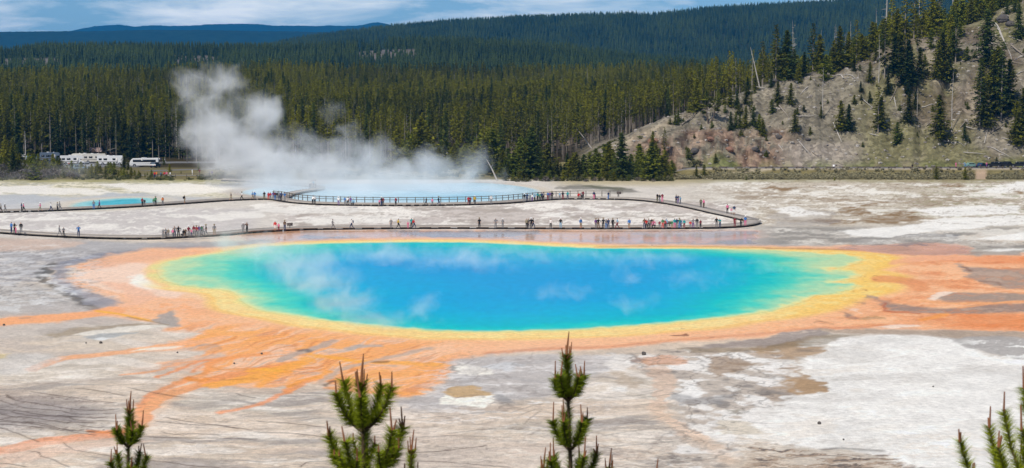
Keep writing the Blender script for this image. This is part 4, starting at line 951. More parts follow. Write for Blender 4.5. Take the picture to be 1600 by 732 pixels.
# ---------------------------------------------------------------- trees of the bare hill
# (u, v of the foot, height in px, kind)
HT = [(1089, 178, 50, 'S'), (1055, 196, 15, 'Y'), (1060, 193, 18, 'Y'), (1122, 165, 21, 'Y'), (1131, 164, 18, 'Y'), (1141, 168, 26, 'Y'), (1151, 170, 26, 'S'), (1133, 181, 14, 'Y'),
      (1154, 183, 15, 'Y'), (1166, 166, 28, 'S'), (1173, 186, 38, 'T'), (1142, 205, 28, 'S'), (1150, 201, 23, 'Y'), (1156, 200, 20, 'Y'), (1165, 207, 33, 'S'), (1177, 204, 28, 'S'), (1186, 206, 25, 'Y'), (1192, 217, 26, 'S'),
      (1206, 181, 21, 'Y'), (1215, 163, 32, 'S'), (1235, 165, 32, 'S'), (1242, 208, 33, 'S'), (1266, 211, 12, 'Y'), (1283, 185, 18, 'S'), (1285, 187, 76, 'D'), (1038, 252, 48, 'T'), (1020, 260, 42, 'S'), (1075, 253, 18, 'Y'),
      (1118, 260, 14, 'Y'), (1314, 207, 43, 'S'), (1326, 208, 40, 'S'), (1372, 211, 70, 'T'), (1376, 206, 48, 'S'), (1402, 228, 33, 'Y'), (1345, 145, 17, 'S'), (1335, 165, 14, 'Y'), (1359, 162, 18, 'S'), (1387, 154, 32, 'S'),
      (1420, 198, 44, 'S'), (1433, 184, 44, 'D'), (1430, 173, 26, 'S'), (1418, 150, 28, 'S'), (1468, 224, 66, 'S'), (1487, 208, 90, 'D'), (1507, 223, 26, 'S'), (1515, 228, 8, 'Y'), (1512, 171, 11, 'Y'),
      (1531, 202, 100, 'T'), (1536, 200, 62, 'S'), (1564, 193, 118, 'T'), (1556, 184, 100, 'S'), (1576, 176, 74, 'S'), (1588, 229, 64, 'S'), (1599, 216, 72, 'S'), (1312, 112, 66, 'S'), (1325, 106, 52, 'S'), (1338, 98, 62, 'T'),
      (1347, 96, 38, 'S'), (1303, 112, 46, 'S'), (1359, 131, 31, 'S'), (1373, 131, 72, 'D'), (1382, 129, 88, 'T'), (1397, 118, 56, 'S'), (1408, 126, 60, 'S'), (1418, 136, 68, 'S'), (1424, 133, 46, 'S'), (1437, 124, 46, 'S'),
      (1445, 107, 19, 'Y'), (1433, 84, 50, 'T'), (1455, 78, 30, 'Y'), (1473, 131, 72, 'S'), (1465, 124, 56, 'S'), (1482, 131, 52, 'S'), (1493, 101, 72, 'T'), (1486, 96, 66, 'S'), (1511, 95, 21, 'Y'), (1541, 106, 82, 'S'),
      (1533, 142, 46, 'S'), (1551, 144, 58, 'S'), (1562, 138, 52, 'S'), (1592, 61, 52, 'S'), (1393, 60, 72, 'T'), (1401, 62, 50, 'S'), (1414, 60, 82, 'T'), (1428, 58, 74, 'T'), (1440, 56, 70, 'T'), (1457, 58, 66, 'S'),
      (1467, 55, 70, 'T'), (1517, 38, 40, 'S'), (1549, 30, 26, 'S'), (1379, 70, 34, 'S'), (1353, 92, 30, 'S'), (1191, 124, 66, 'T'), (1212, 126, 84, 'T'), (1230, 124, 72, 'S'), (1270, 112, 72, 'T'), (1281, 110, 54, 'S'),
      (1219, 126, 44, 'S'), (1226, 128, 40, 'S'), (1240, 122, 42, 'S'), (1290, 128, 38, 'Y'), (1256, 120, 36, 'S'), (1247, 130, 30, 'S'), (1500, 60, 30, 'Y'), (1488, 64, 34, 'S'), (1475, 68, 30, 'Y'), (1404, 84, 30, 'Y'),
      (1573, 24, 22, 'S'), (1586, 20, 26, 'S'), (1532, 32, 26, 'Y'), (1300, 118, 26, 'Y'), (1334, 112, 24, 'S'), (1368, 96, 26, 'S'), (1104, 168, 24, 'S'), (1078, 176, 22, 'Y'), (1205, 138, 22, 'S'), (1180, 142, 24, 'S'), (1168, 150, 26, 'S')]
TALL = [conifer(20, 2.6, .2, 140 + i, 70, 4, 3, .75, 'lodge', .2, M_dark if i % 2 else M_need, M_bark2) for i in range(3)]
SNAGS = [snag(18, 150 + i) for i in range(4)]
KN = {'S': ('fir_tree', 'fir', 'bushy fir'), 'T': ('tall_pine', 'pine tree', 'tall thin pine'), 'Y': ('young_pine', 'young pine', 'bright young pine'), 'D': ('dead_tree', 'dead tree', 'bare dead tree')}
ORD = ['first', 'second', 'third', 'fourth', 'fifth', 'sixth', 'seventh', 'eighth', 'ninth', 'tenth', 'eleventh', 'twelfth', 'thirteenth', 'fourteenth', 'fifteenth', 'sixteenth', 'seventeenth', 'eighteenth', 'nineteenth', 'twentieth']
def zone(u, v):
    if v > 243 and u < 1130: return 'by the road below the red rocks'
    cv_ = np.interp(u, CREST[:, 0], CREST[:, 1])
    if v < cv_ + 14: return 'on the skyline of the bare hill' if u > 1290 else 'on the left shoulder of the hill'
    if u < 1260: return 'on the gravel slope above the red rocks'
    if u < 1450: return 'on the middle stony hillside' if v < 170 else 'on the lower grassy slope of the hill'
    return 'on the upper right hillside' if v < 150 else 'on the hillside above the parked cars'
groups = {}
for it in HT: groups.setdefault((KN[it[3]][2], zone(it[0], it[1])), []).append(it)
for key, its in groups.items():
    its.sort(key=lambda q: q[0])
    for i, (u, v, hp, kd) in enumerate(its):
        x, y, z = surf(u, v, 500)
        h = hp * y / F
        nm, cat, _ = KN[kd]
        lab = key[0] + ' ' + key[1] if len(its) == 1 else f'{key[0]} {key[1]}, {ORD[i]} from left'
        if kd == 'S': pr, h0 = SLOPE[rs.randint(0, 5)], 12
        elif kd == 'T': pr, h0 = TALL[rs.randint(0, 3)], 20
        elif kd == 'Y': pr, h0 = YOUNG[rs.randint(0, 5)], 6
        else: pr, h0 = (SNAGS[rs.randint(0, 4)], None), 18
        h *= 1.06; s = h / h0; w_ = s * rs.uniform(1.15, 1.6) if kd != 'D' else s
        if kd == 'S' and h < 6: w_ = s * 1.3
        place_tree(nm, pr, (x, y, z - .15), (w_, w_, s), rs.uniform(0, 6.28), lab, cat, 'trees scattered over the bare hill')
rb = np.random.RandomState(77)
for k in range(60):
    u = rb.uniform(1040, 1600); cv0 = np.interp(u, CREST[:, 0], CREST[:, 1]); v = cv0 + 8 + (250 - cv0) * rb.rand() ** 1.1
    if 1200 < u < 1330 and v > 215: continue
    x, y, z = surf(u, v, 500); h = rb.uniform(4, 11) * y / F; s = h / 6
    place_tree('hill_bush', YOUNG[k % 5], (x, y, z - .1), (s * 1.7, s * 1.7, s), k, 'tiny green bush dotted among the trees of the bare hill', 'bush', 'tiny bushes on the bare hill')
# gnarled double-stemmed pine
x, y, z = surf(1107, 194, 500)
sg = [([(0, 0, -.4), (-.6, 0, 3), (-.3, 0, 5.5), (.1, 0, 8)], [.3, .22, .15, .05]), ([(.2, 0, -.3), (1.6, .2, 2.2), (1.9, 0, 4.6), (1.5, 0, 6.6)], [.25, .2, .14, .04]), ([(-.6, 0, 3), (-2.2, .3, 4.4)], [.1, .04]), ([(1.9, 0, 4.6), (3.4, .2, 5.6)], [.1, .03])]
rr_ = np.random.RandomState(3); C = []
for c, r in (((-.2, 0, 7.6), 1.3), ((-2.1, .3, 5), 1.1), ((1.4, 0, 6.6), 1.5), ((3.2, .2, 5.6), 1.2), ((2.6, 0, 4.2), 1.0), ((-1.4, 0, 3.4), .8), ((.4, 0, 5.2), .9)):
    C += [np.array(c) + rr_.normal(0, .42, 3) * r * [1, 1, .6] for _ in range(34)]
Vv, Fv, Tv = tufts(C, .42, 4, rr_); gcr = npmesh('crown', Vv, Fv, [M_need]); a_ = gcr.attributes.new('tint', 'FLOAT', 'POINT'); a_.data.foreach_set('value', Tv.astype(np.float32))
tv_, tf_ = tubes(sg, 6); o = empty('gnarled_pine', (x, y, z)); link('trunk', npmesh('trunk', tv_, tf_, [M_bark]), o); link('crown', gcr, o); o.scale = (1.05,) * 3
tag(o, 'crooked pine with two bent stems standing on the gravel slope left of the hill', 'pine tree')
# ---------------------------------------------------------------- bushy young trees at the foot of the wood
def bush_group(items, label, group, cat='young pine'):
    """items: (u, v foot, height px, kind); the kind picks the mesh"""
    items.sort(key=lambda q: q[0])
    for i, (u, v, hp, kd) in enumerate(items):
        x, y, z = surf(u, v, 440); h = hp * y / F
        pr, h0 = {'S': (SLOPE[rs.randint(0, 5)], 12), 'Y': (YOUNG[rs.randint(0, 5)], 6), 'T': (TALL[rs.randint(0, 3)], 20)}[kd]
        s = h / h0; w_ = s * (rs.uniform(1.15, 1.7) if kd == 'Y' else rs.uniform(1.3, 1.8))
        nm = {'S': 'fir_tree', 'Y': 'young_pine', 'T': 'tall_pine'}[kd]
        place_tree(nm, pr, (x, y, z - .12), (w_, w_, s), rs.uniform(0, 6.28), label, cat, group)
A = []
r2 = np.random.RandomState(21)
prof = [(640, 70), (660, 84), (690, 30), (720, 60), (745, 66), (770, 80), (800, 70), (830, 74), (850, 66), (880, 30), (905, 44), (925, 50), (945, 62), (960, 50), (975, 72), (985, 58), (1000, 50), (1020, 62), (1040, 40), (1055, 22)]
for k in range(84):
    u = 640 + (k + r2.rand()) / 84 * 415; top = np.interp(u, [p_[0] for p_ in prof], [p_[1] for p_ in prof])
    back = r2.rand(); hp = top * r2.uniform(.4, .9) * (1 - .0 * back)
    if u < 780: v = 262 + 6 * r2.rand() - back * 12 if 0 else 266 + r2.rand() * 8 - back * 16
    else: v = 283 - r2.rand() * 4 - back * 12
    A.append((u, v, max(10, hp), 'S' if r2.rand() < .12 else 'Y'))
A += [(657, 268, 86, 'S'), (650, 266, 60, 'S'), (668, 266, 66, 'S'), (745, 262, 74, 'T'), (768, 262, 86, 'T'), (832, 280, 82, 'S'), (823, 280, 60, 'S'), (951, 279, 58, 'S'), (972, 281, 74, 'S'), (1018, 281, 58, 'S')]
for k in range(24): A.append((790 + k * 11.3, 282.5 + r2.rand() * 1.4, r2.uniform(9, 20), 'Y'))
bush_group(A, 'bushy green pine in the thicket between the pale flats and the tall forest', 'thicket of bushy pines at the foot of the forest')
B_ = []
for k in range(46):
    u = 2 + k * 5.2 + r2.uniform(-2, 2)
    if u < 60: hp = r2.uniform(22, 44); v = 280 + r2.uniform(-8, 2)
    elif u < 100: hp = r2.uniform(14, 28); v = 275 + r2.uniform(-4, 2)
    elif u < 180: hp = r2.uniform(13, 21); v = 277 + r2.uniform(-6, 2)
    else: hp = r2.uniform(9, 16) if u < 215 else r2.uniform(6, 11); v = 277.5 + r2.uniform(-3, 1)
    B_.append((u, v, hp, 'Y' if r2.rand() < .85 else 'S'))
B_ += [(84, 268, 28, 'S'), (90, 268, 24, 'S'), (72, 270, 20, 'S'), (194, 264, 24, 'S'), (200, 266, 16, 'S'), (10, 262, 50, 'S'), (20, 256, 40, 'S'), (30, 254, 34, 'S'), (60, 262, 22, 'Y')]
bush_group(B_, 'bushy green pine in the hedge of young trees in front of the car park', 'young pines screening the car park')
for i, (u, v, hp) in enumerate([(56, 246, 60), (100, 246, 62), (120, 243, 72), (30, 246, 70), (78, 240, 70), (195, 246, 60), (206, 250, 52), (225, 246, 66), (262, 246, 60), (285, 247, 52), (300, 248, 60), (150, 236, 70), (180, 234, 76), (240, 246, 60), (330, 250, 56), (10, 246, 66), (318, 248, 48),
                               (350, 250, 50), (380, 254, 60), (420, 258, 54), (450, 256, 50), (480, 258, 62), (520, 256, 40), (560, 258, 50), (590, 258, 44), (620, 258, 56)]):
    x, y, z = surf(u, v, 500); h = hp * y / F
    place_tree('fir_tree', SLOPE[i % 5], (x, y, z - .1), (h / 12 * 1.35, h / 12 * 1.35, h / 12), i * 1.7, 'dense dark fir standing in front of the tall forest behind the car park and steam', 'fir', 'dense firs along the forest edge on the left')
for u, v, hp, lab in ((1463, 281, 21, 'small dark green pine alone on the sagebrush bank, left of the other one'), (1508, 281.5, 20, 'small dark green pine alone on the sagebrush bank below the blue-green car'),
                      (1304, 283, 6, 'tiny pine at the edge of the white flats below the road'), (311, 268, 14, 'small pine on the verge between two roads by the steam'), (265, 272, 16, 'round-topped pine beside the footpath right of the bus'),
                      (256, 258, 12, 'small pine at the roadside right behind the white bus'), (283, 272, 5, 'tiny pine on the grass strip beside the footpath'), (1166, 282, 7, 'tiny shrub-like pine at the edge of the flats near the sandy track'),
                      (1088, 280, 20, 'young pine at the right end of the thicket beside the road'), (1100, 279, 22, 'slim young pine standing where the sandy track starts')):
    x, y, z = surf(u, v, 440); h = hp * y / F
    place_tree('young_pine', YOUNG[int(u) % 5], (x, y, z - .05), (h / 6 * 1.1, h / 6 * 1.1, h / 6), u, lab, 'young pine', None)
# shrubs
SHR = [shrub(2.2, 1.8, 200 + i, 70, .42, M_shrub) for i in range(3)]; TWG = [shrub(3.6, 2.2, 210 + i, 80, .45, M_twig, 16) for i in range(3)]
def shr(u, v, hp, proto, h0, nm, lab, cat, grp=None, wid=1.0):
    x, y, z = surf(u, v, 440); h = hp * y / F; s = h / h0
    o = empty(nm, (x, y, z), rs.uniform(0, 6.28)); o.scale = (s * wid, s * wid, s); link('stems', proto[0], o); link('foliage', proto[1], o); tag(o, lab, cat, grp)
for k in range(18): shr(4 + k * 6.6 + r2.uniform(-2, 2), 281 + r2.uniform(-5, 3) - (3 if k > 9 else 0), r2.uniform(14, 26) if k < 14 else r2.uniform(8, 14), TWG[k % 3], 3.6, 'bare_shrub', 'leafless grey willow shrub at the left edge of the flats', 'shrub', 'leafless grey shrubs on the left', 1.1)
for k in range(20): shr(800 + k * 13 + r2.uniform(-4, 4), 284 + r2.uniform(-1, .6), r2.uniform(5, 10), (SHR + TWG)[k % 6], 2.2 if k % 6 < 3 else 3.6, 'low_shrub', 'low scrubby shrub along the front of the pine thicket', 'shrub', 'low shrubs in front of the thicket', 1.2)
for k, (u, v, hp) in enumerate([(345, 280, 13), (352, 280, 11), (336, 279, 8), (326, 279, 7), (360, 280, 8)]): shr(u, v, hp, SHR[k % 3], 2.2, 'low_shrub', 'olive shrub beside the path where the steam begins', 'shrub', 'olive shrubs beside the steam')
shr(1086, 261, 9, SHR[0], 2.2, 'green_shrub', 'bright green low shrub at the roadside under the red rocks', 'shrub', None, 1.6)
# fallen logs
LOGS = [(1302, 198, 1315, 228), (1341, 153, 1365, 172), (1391, 160, 1404, 137), (1397, 157, 1401, 177), (1373, 162, 1379, 147), (1440, 172, 1466, 169), (1477, 224, 1508, 235), (1475, 219, 1492, 232), (1334, 97, 1342, 128), (1320, 122, 1341, 131),
        (1547, 38, 1578, 86), (1554, 38, 1572, 76), (1577, 84, 1581, 97), (1580, 74, 1601, 90), (1562, 95, 1602, 103), (1588, 120, 1602, 113), (1217, 168, 1232, 188), (1246, 188, 1280, 184), (1180, 188, 1200, 191), (1248, 224, 1268, 249),
        (1065, 197, 1087, 182), (1180, 130, 1198, 140), (1538, 226, 1543, 208), (1545, 214, 1572, 198), (1508, 202, 1532, 207), (1447, 200, 1456, 193), (1565, 222, 1584, 228), (1360, 212, 1374, 219), (1265, 236, 1280, 249), (1500, 205, 1512, 192),
        (1470, 205, 1484, 210), (1216, 232, 1224, 240), (1505, 240, 1540, 246), (1548, 236, 1580, 250), (1318, 128, 1300, 120), (1262, 140, 1250, 150), (1400, 104, 1414, 108), (1576, 60, 1598, 70), (1590, 96, 1604, 92)]
import colorsys
def _lz(u): return 'left part' if u < 1290 else ('middle' if u < 1450 else 'right part')
lcount = {}
for (a_, b_, c_, d_) in sorted(LOGS): lcount[_lz(a_)] = lcount.get(_lz(a_), 0) + 1
seen = {}
for k, (a_, b_, c_, d_) in enumerate(sorted(LOGS)):
    p0 = np.array(surf(a_, b_, 500)); p1 = np.array(surf(c_, d_, 500)); zn = _lz(a_); seen[zn] = seen.get(zn, 0) + 1
    n = 5; pts = [p0 + (p1 - p0) * i / n for i in range(n + 1)]; pts = [np.array((q[0], q[1], max(q[2], hz(q[0], q[1])) + .25)) for q in pts]
    L_ = np.linalg.norm(p1 - p0); rad = .16 + .1 * (L_ > 9)
    segs = [(pts, [rad, rad * .95, rad * .85, rad * .7, rad * .5, rad * .25])]
    for q in range(4): i = q % n; e_ = rr_.normal(0, .7, 3); e_[2] = abs(e_[2]); segs.append(([pts[i], pts[i] + e_], [rad * .3, .02]))
    c0 = p0.copy(); tv_, tf_ = tubes([([q - c0 for q in P_], r_) for P_, r_ in segs], 6)
    o = link('fallen_log', npmesh('fallen_log', tv_, tf_, [M_dead if k % 4 else M_bark2]), None, c0)
    tag(o, f'weathered fallen log on the {zn} of the hillside, {ORD[seen[zn]-1]} from left', 'log', 'fallen logs on the bare hill')
for k, (ub, vb, ut, vt, lab) in enumerate([(778, 283, 760, 249, 'white dead trunk leaning left at the edge of the steaming crater'), (792, 240, 772, 211, 'pale dead trunk leaning left in the thicket above the leaning white one'), (822, 236, 814, 206, 'thin pale dead trunk leaning before the forest left of the bare patch'),
                                    (1187, 127, 1173, 74, 'tall pale dead trunk leaning left on the shoulder of the hill'), (905, 268, 896, 248, 'short dead stem leaning left inside the thicket'), (925, 232, 900, 200, 'dark dead trunk leaning across the forest edge near the hill'), (40, 250, 38, 205, 'straight pale dead trunk in front of the forest at far left'),
                                    (130, 242, 130, 205, 'slim bare dead trunk in front of the forest behind the toilet hut')]):
    x, y, z = surf(ub, vb, 440) if vb > 150 else surf(ub, vb, 540)
    dx, dy, dz = ray(ut, vt); t_ = y / dy; top = np.array((dx * t_ - x, .6, CZ + dz * t_ - z))
    tv_, tf_ = tubes([([(0, 0, -.3), top * .5 + [0, .2, .1], top], [.24, .17, .06]), ([top * .6, top * .6 + [.5, .3, .9]], [.05, .02]), ([top * .8, top * .8 + [-.4, .2, .6]], [.04, .02])], 6)
    tag(link('leaning_dead_tree', npmesh('leaning_dead_tree', tv_, tf_, [M_dead]), None, (x, y, z)), lab, 'dead tree')
# boulders
for k, (u, v, r, lab) in enumerate([(1568, 34, 2.2, 'dark boulder below the skyline at the upper right of the hill'), (1580, 40, 1.7, 'dark boulder just right of the largest skyline boulder'), (1207, 118, 1.6, 'grey boulder on the left shoulder of the hill'), (1375, 97, 1.4, 'jagged grey rock near the top of the middle slope'),
                                  (1217, 218, 1.2, 'dark rock at the right end of the red outcrop'), (1262, 219, .9, 'dark rock on the pale scree right of the red outcrop'), (1180, 236, 1.4, 'black broken rock at the foot of the red outcrop'), (1195, 242, 1.3, 'black boulder at the lower right of the red outcrop'),
                                  (1110, 226, 1.2, 'rust red boulder in the middle of the outcrop'), (1140, 238, 1.2, 'red brown boulder low on the outcrop'),
                                  (1020, 222, 1.5, 'orange brown boulder at the left end of the outcrop'), (1085, 244, 1.5, 'dark grey boulder above the green roadside shrub')]):
    x, y, z = surf(u, v, 500)
    if u < 300: x, y = (u - CU) / F * 612, 612; z = ztop(v, 612) - r * .6
    me = bpy.data.meshes.new('boulder'); bm = bmesh.new(); bmesh.ops.create_icosphere(bm, subdivisions=3, radius=r)
    for vv in bm.verts:
        c = vv.co; n_ = float(fbm(np.array([c.x * .9 / r + k]), np.array([c.y * .9 / r + c.z * 1.3 / r]), 3)[0]); vv.co *= .55 + n_ * .95; vv.co.z *= .7 if u > 300 else 1.4
    bm.to_mesh(me); bm.free()
    me.materials.append(mat('pale_rock', (.30, .29, .28), .9, var=.3, scale=.8) if u < 300 else (mat('red_rock', (.24, .13, .09), .9, var=.35, scale=.8) if 'red' in lab and 'boulder' in lab and 'black' not in lab or 'orange' in lab else mat('dark_rock', (.09, .08, .075), .9, var=.4, scale=.8)))
    tag(link('boulder', me, None, (x, y, z + r * .1)), lab, 'rock')
# sagebrush on the bank below the road
r3 = np.random.RandomState(4); n = 3300
U = r3.uniform(1035, 1760, n); Y_ = r3.uniform(471, 518, n); vv_ = proj(0, Y_, 0)[1]
ok = (np.abs(U - 1533) > 8 + r3.rand(n) * 6) & (fbm(U / 30, Y_ / 20, 3) > .33) & ~((U < 1110) & (Y_ > 500)) & (np.abs(U - np.interp(Y_, [470, 517], [1100, 1200])) > 6)
SG = []
for i in range(3):
    rr2 = np.random.RandomState(i); C = [(r_ * math.cos(a2), r_ * math.sin(a2), .15 + .5 * q) for r_, a2, q in zip(rr2.rand(16) * .55, rr2.rand(16) * 6.28, rr2.rand(16))]
    Vv, Fv, Tv = tufts(C, .28, 3, rr2); me = npmesh('sage', Vv, Fv, [M_sage]); a_ = me.attributes.new('tint', 'FLOAT', 'POINT'); a_.data.foreach_set('value', Tv.astype(np.float32)); SG.append(me)
scatter('sagebrush', with_z(np.stack([(U[ok] - CU) / F * Y_[ok], Y_[ok]], 1)), SG, 'low brown sagebrush covering the bank below the road', 'sagebrush', None, r3.uniform(.5, 1.35, ok.sum()))
n = 3600; U = r3.uniform(-250, 1000, n); Y_ = r3.uniform(466, 600, n)
ok = (fbm(U / 25, Y_ / 18, 3) > .48) & ~((U > 95) & (U < 340) & (Y_ > 500)) & ~((U > 380) & (U < 860) & (Y_ < 486))
GR = []
for i in range(2):
    rr2 = np.random.RandomState(i + 9); C = [(r_ * math.cos(a2), r_ * math.sin(a2), .1 + .25 * q) for r_, a2, q in zip(rr2.rand(14) * .5, rr2.rand(14) * 6.28, rr2.rand(14))]
    Vv, Fv, Tv = tufts(C, .26, 3, rr2, flat=1.6); me = npmesh('grass_tuft', Vv, Fv, [M_shrub]); a_ = me.attributes.new('tint', 'FLOAT', 'POINT'); a_.data.foreach_set('value', Tv.astype(np.float32)); GR.append(me)
scatter('grass', with_z(np.stack([(U[ok] - CU) / F * Y_[ok], Y_[ok]], 1)), GR, 'olive grass growing between the pale flats and the trees', 'grass', None, r3.uniform(.7, 1.9, ok.sum()))
# sparse ground plants and stones on the hill
n = 4200; U = r3.uniform(940, 1750, n); Y_ = r3.uniform(548, 680, n); X_ = (U - CU) / F * Y_
yc_ = np.interp(U, CREST[:, 0], CREST[:, 2]); ok = Y_ < yc_
ST = []
for i in range(3):
    bm = bmesh.new(); bmesh.ops.create_icosphere(bm, subdivisions=1, radius=.35); rr2 = random.Random(i)
    for vv in bm.verts: vv.co *= rr2.uniform(.6, 1.3); vv.co.z *= .6
    me = bpy.data.meshes.new('stone'); bm.to_mesh(me); bm.free(); me.materials.append(mat('hill_stone', (.24, .21, .19), .9, var=.4, scale=.5) if i else mat('pale_stone', (.40, .37, .34), .9, var=.3, scale=.5)); ST.append(me)
scatter('scree', with_z(np.stack([X_[ok], Y_[ok]], 1)), ST, 'loose stones strewn over the bare hillside', 'stones', None, r3.uniform(.4, 1.7, ok.sum()) ** 1.5)

# ================================================================== boardwalks
M_deck = mat('weathered_planks', (.40, .36, .32), .8, var=.25, scale=1.2); M_timber = mat('dark_timber', (.055, .05, .048), .9, var=.3); M_rail = mat('rail_timber', (.13, .115, .10), .85, var=.25)
DZ = .46
def wpath(P, n=8, z=0.0): return np.array([gp(a, b, z) for a, b in smooth_line(P, n)])
def offset(W, d):
    T = np.gradient(W[:, :2], axis=0); T /= np.linalg.norm(T, axis=1)[:, None]; O = W.copy(); O[:, 0] += -T[:, 1] * d; O[:, 1] += T[:, 0] * d; return O
def resample(W, step):
    s = np.r_[0, np.cumsum(np.linalg.norm(np.diff(W, axis=0), axis=1))]; q = np.arange(0, s[-1], step); return np.stack([np.interp(q, s, W[:, i]) for i in range(3)], 1)
def boardwalk(path, width, label, sup_step, sup_len, parts_left):
    W = wpath(path); W = resample(W, 1.2); W[:, 2] = 0
    root = empty('boardwalk', tuple(W[0]))
    Lf, Rt = offset(W, width / 2), offset(W, -width / 2); n = len(W); org = W[0]
    V = np.concatenate([Lf + [0, 0, DZ], Rt + [0, 0, DZ], Lf + [0, 0, DZ - .10], Rt + [0, 0, DZ - .10]]) - org
    i = np.arange(n - 1); q = lambda a, b: np.stack([i + a * n, i + 1 + a * n, i + 1 + b * n, i + b * n], 1)
    Fc = np.concatenate([q(1, 0), q(2, 3), q(0, 2), q(3, 1), [[0, n, 3 * n, 2 * n], [n - 1, 3 * n - 1, 4 * n - 1, 2 * n - 1]]])
    link('deck', npmesh('deck', V, Fc, [M_deck]), root)
    # kerb boards on both edges
    for side, nm in ((offset(W, width / 2 + .07), 'edge_board'), (offset(W, -width / 2 - .07), 'edge_board')):
        a = offset(side, .06); b = offset(side, -.06)
        V = np.concatenate([a + [0, 0, DZ - .13], b + [0, 0, DZ - .13], a + [0, 0, DZ + .12], b + [0, 0, DZ + .12]]) - org
        Fc = np.concatenate([q(0, 1), q(3, 2), q(2, 0), q(1, 3)])
        link(nm, npmesh(nm, V, Fc, [M_deck]), root)
    S = resample(W, sup_step); T = np.gradient(S[:, :2], axis=0)
    k100 = []
    for j, (p, t) in enumerate(zip(S, T)):
        a = math.atan2(t[1], t[0]); k100.append((p - org, a))
    me = boxmesh('support', (-sup_len / 2, -width / 2 + .1, -.05), (sup_len / 2, width / 2 - .1, DZ - .115), [M_timber])
    for j, (p, a) in enumerate(k100[:parts_left]):
        o = link('support', me, root, tuple(p)); o.rotation_euler = (0, 0, a)
    rest = k100[parts_left:]
    if rest:
        Vs, Fs = [], []; base = np.array([v.co[:] for v in me.vertices]); bf = np.array([[v for v in p_.vertices] for p_ in me.polygons])
        for j, (p, a) in enumerate(rest):
            c, s_ = math.cos(a), math.sin(a); Vs.append(base @ np.array([[c, s_, 0], [-s_, c, 0], [0, 0, 1]]) + p); Fs.append(bf + 8 * j)
        o = link('supports', npmesh('supports', np.concatenate(Vs), np.concatenate(Fs), [M_timber]), root); o['kind'] = 'stuff'
    tag(root, label, 'boardwalk'); return root
UPPER = [(-340, 341), (-60, 335), (0, 332.5), (60, 331), (130, 328), (190, 325), (240, 322), (300, 318), (350, 314.5), (400, 312.5), (425, 312.5), (445, 315), (470, 318.5), (520, 321), (600, 322), (700, 321.5), (780, 319), (830, 315), (880, 312), (960, 312.3), (1000, 314), (1030, 317), (1060, 321.5), (1092, 328), (1120, 334.5), (1150, 341), (1177, 347.5)]
LOWER = [(-340, 350), (-60, 361), (0, 364.5), (66, 369), (141, 372.5), (226, 374), (290, 371.5), (350, 368), (385, 364.5), (440, 361), (500, 359), (600, 358), (700, 357.5), (900, 358), (1080, 357.5), (1130, 356.5), (1160, 354.3), (1175, 351), (1177, 348.2)]
boardwalk(UPPER, 2.6, 'upper boardwalk on dark blocks curving past the steaming crater', 1.75, 1.0, 100)
boardwalk(LOWER, 2.6, 'lower boardwalk running along the far shore of the rainbow spring', 3.4, 2.1, 100)
boardwalk([(441, 313), (450, 307), (470, 302), (500, 297), (480, 292), (440, 289), (395, 285), (340, 283)], 2.4, 'short boardwalk branch climbing into the steam on the left', 2.2, 1.0, 60)
# railing with posts
RAIL = [(428, 309), (441, 310.5), (470, 315.5), (520, 318.5), (600, 319.8), (700, 319.4), (780, 317), (830, 312.6), (880, 309.6), (930, 309), (978, 309)]
W = resample(wpath(RAIL), .6); root = empty('railing', tuple(W[0])); org = W[0]
def beam(W, z0, z1, th):
    a, b = offset(W, th / 2), offset(W, -th / 2); n = len(W)
    V = np.concatenate([a + [0, 0, z0], b + [0, 0, z0], a + [0, 0, z1], b + [0, 0, z1]]) - org; i = np.arange(n - 1); q = lambda c, d: np.stack([i + c * n, i + 1 + c * n, i + 1 + d * n, i + d * n], 1)
    return npmesh('rail', V, np.concatenate([q(0, 1), q(3, 2), q(2, 0), q(1, 3)]), [M_rail])
for z0, z1 in ((1.42, 1.54), (.95, 1.05)): link('rail', beam(W, z0, z1, .09), root)
pm = boxmesh('post', (-.08, -.08, -.05), (.08, .08, 1.6), [M_rail])
for p in resample(W, 1.8): link('post', pm, root, tuple(p - org))
tag(root, 'brown timber railing on the crater side of the upper boardwalk', 'railing')
# sections of railing and small signs beside the boardwalks
def box_part(nm, lo, hi, m, par): return link(nm, boxmesh(nm, lo, hi, [m]), par)
def panel_sign(u, v, lab, face=0.0):
    x, y, z = gp(u, v); r = empty('information_sign', (x, y, 0), face)
    box_part('post', (-.06, -.05, 0), (.06, .05, 1.0), M_timber, r); o = box_part('panel', (-.5, -.04, -.3), (.5, .04, .3), mat('sign_brown', (.08, .06, .05), .6), r); o.location = (0, 0, 1.1); o.rotation_euler = (-.7, 0, 0); tag(r, lab, 'sign')
panel_sign(453, 360.6, 'dark slanted information panel on the lower boardwalk near the orange shore'); panel_sign(967, 309.5, 'slanted information panel at the right end of the railing'); panel_sign(1046, 358.2, 'small dark panel on the lower boardwalk below the crowd')

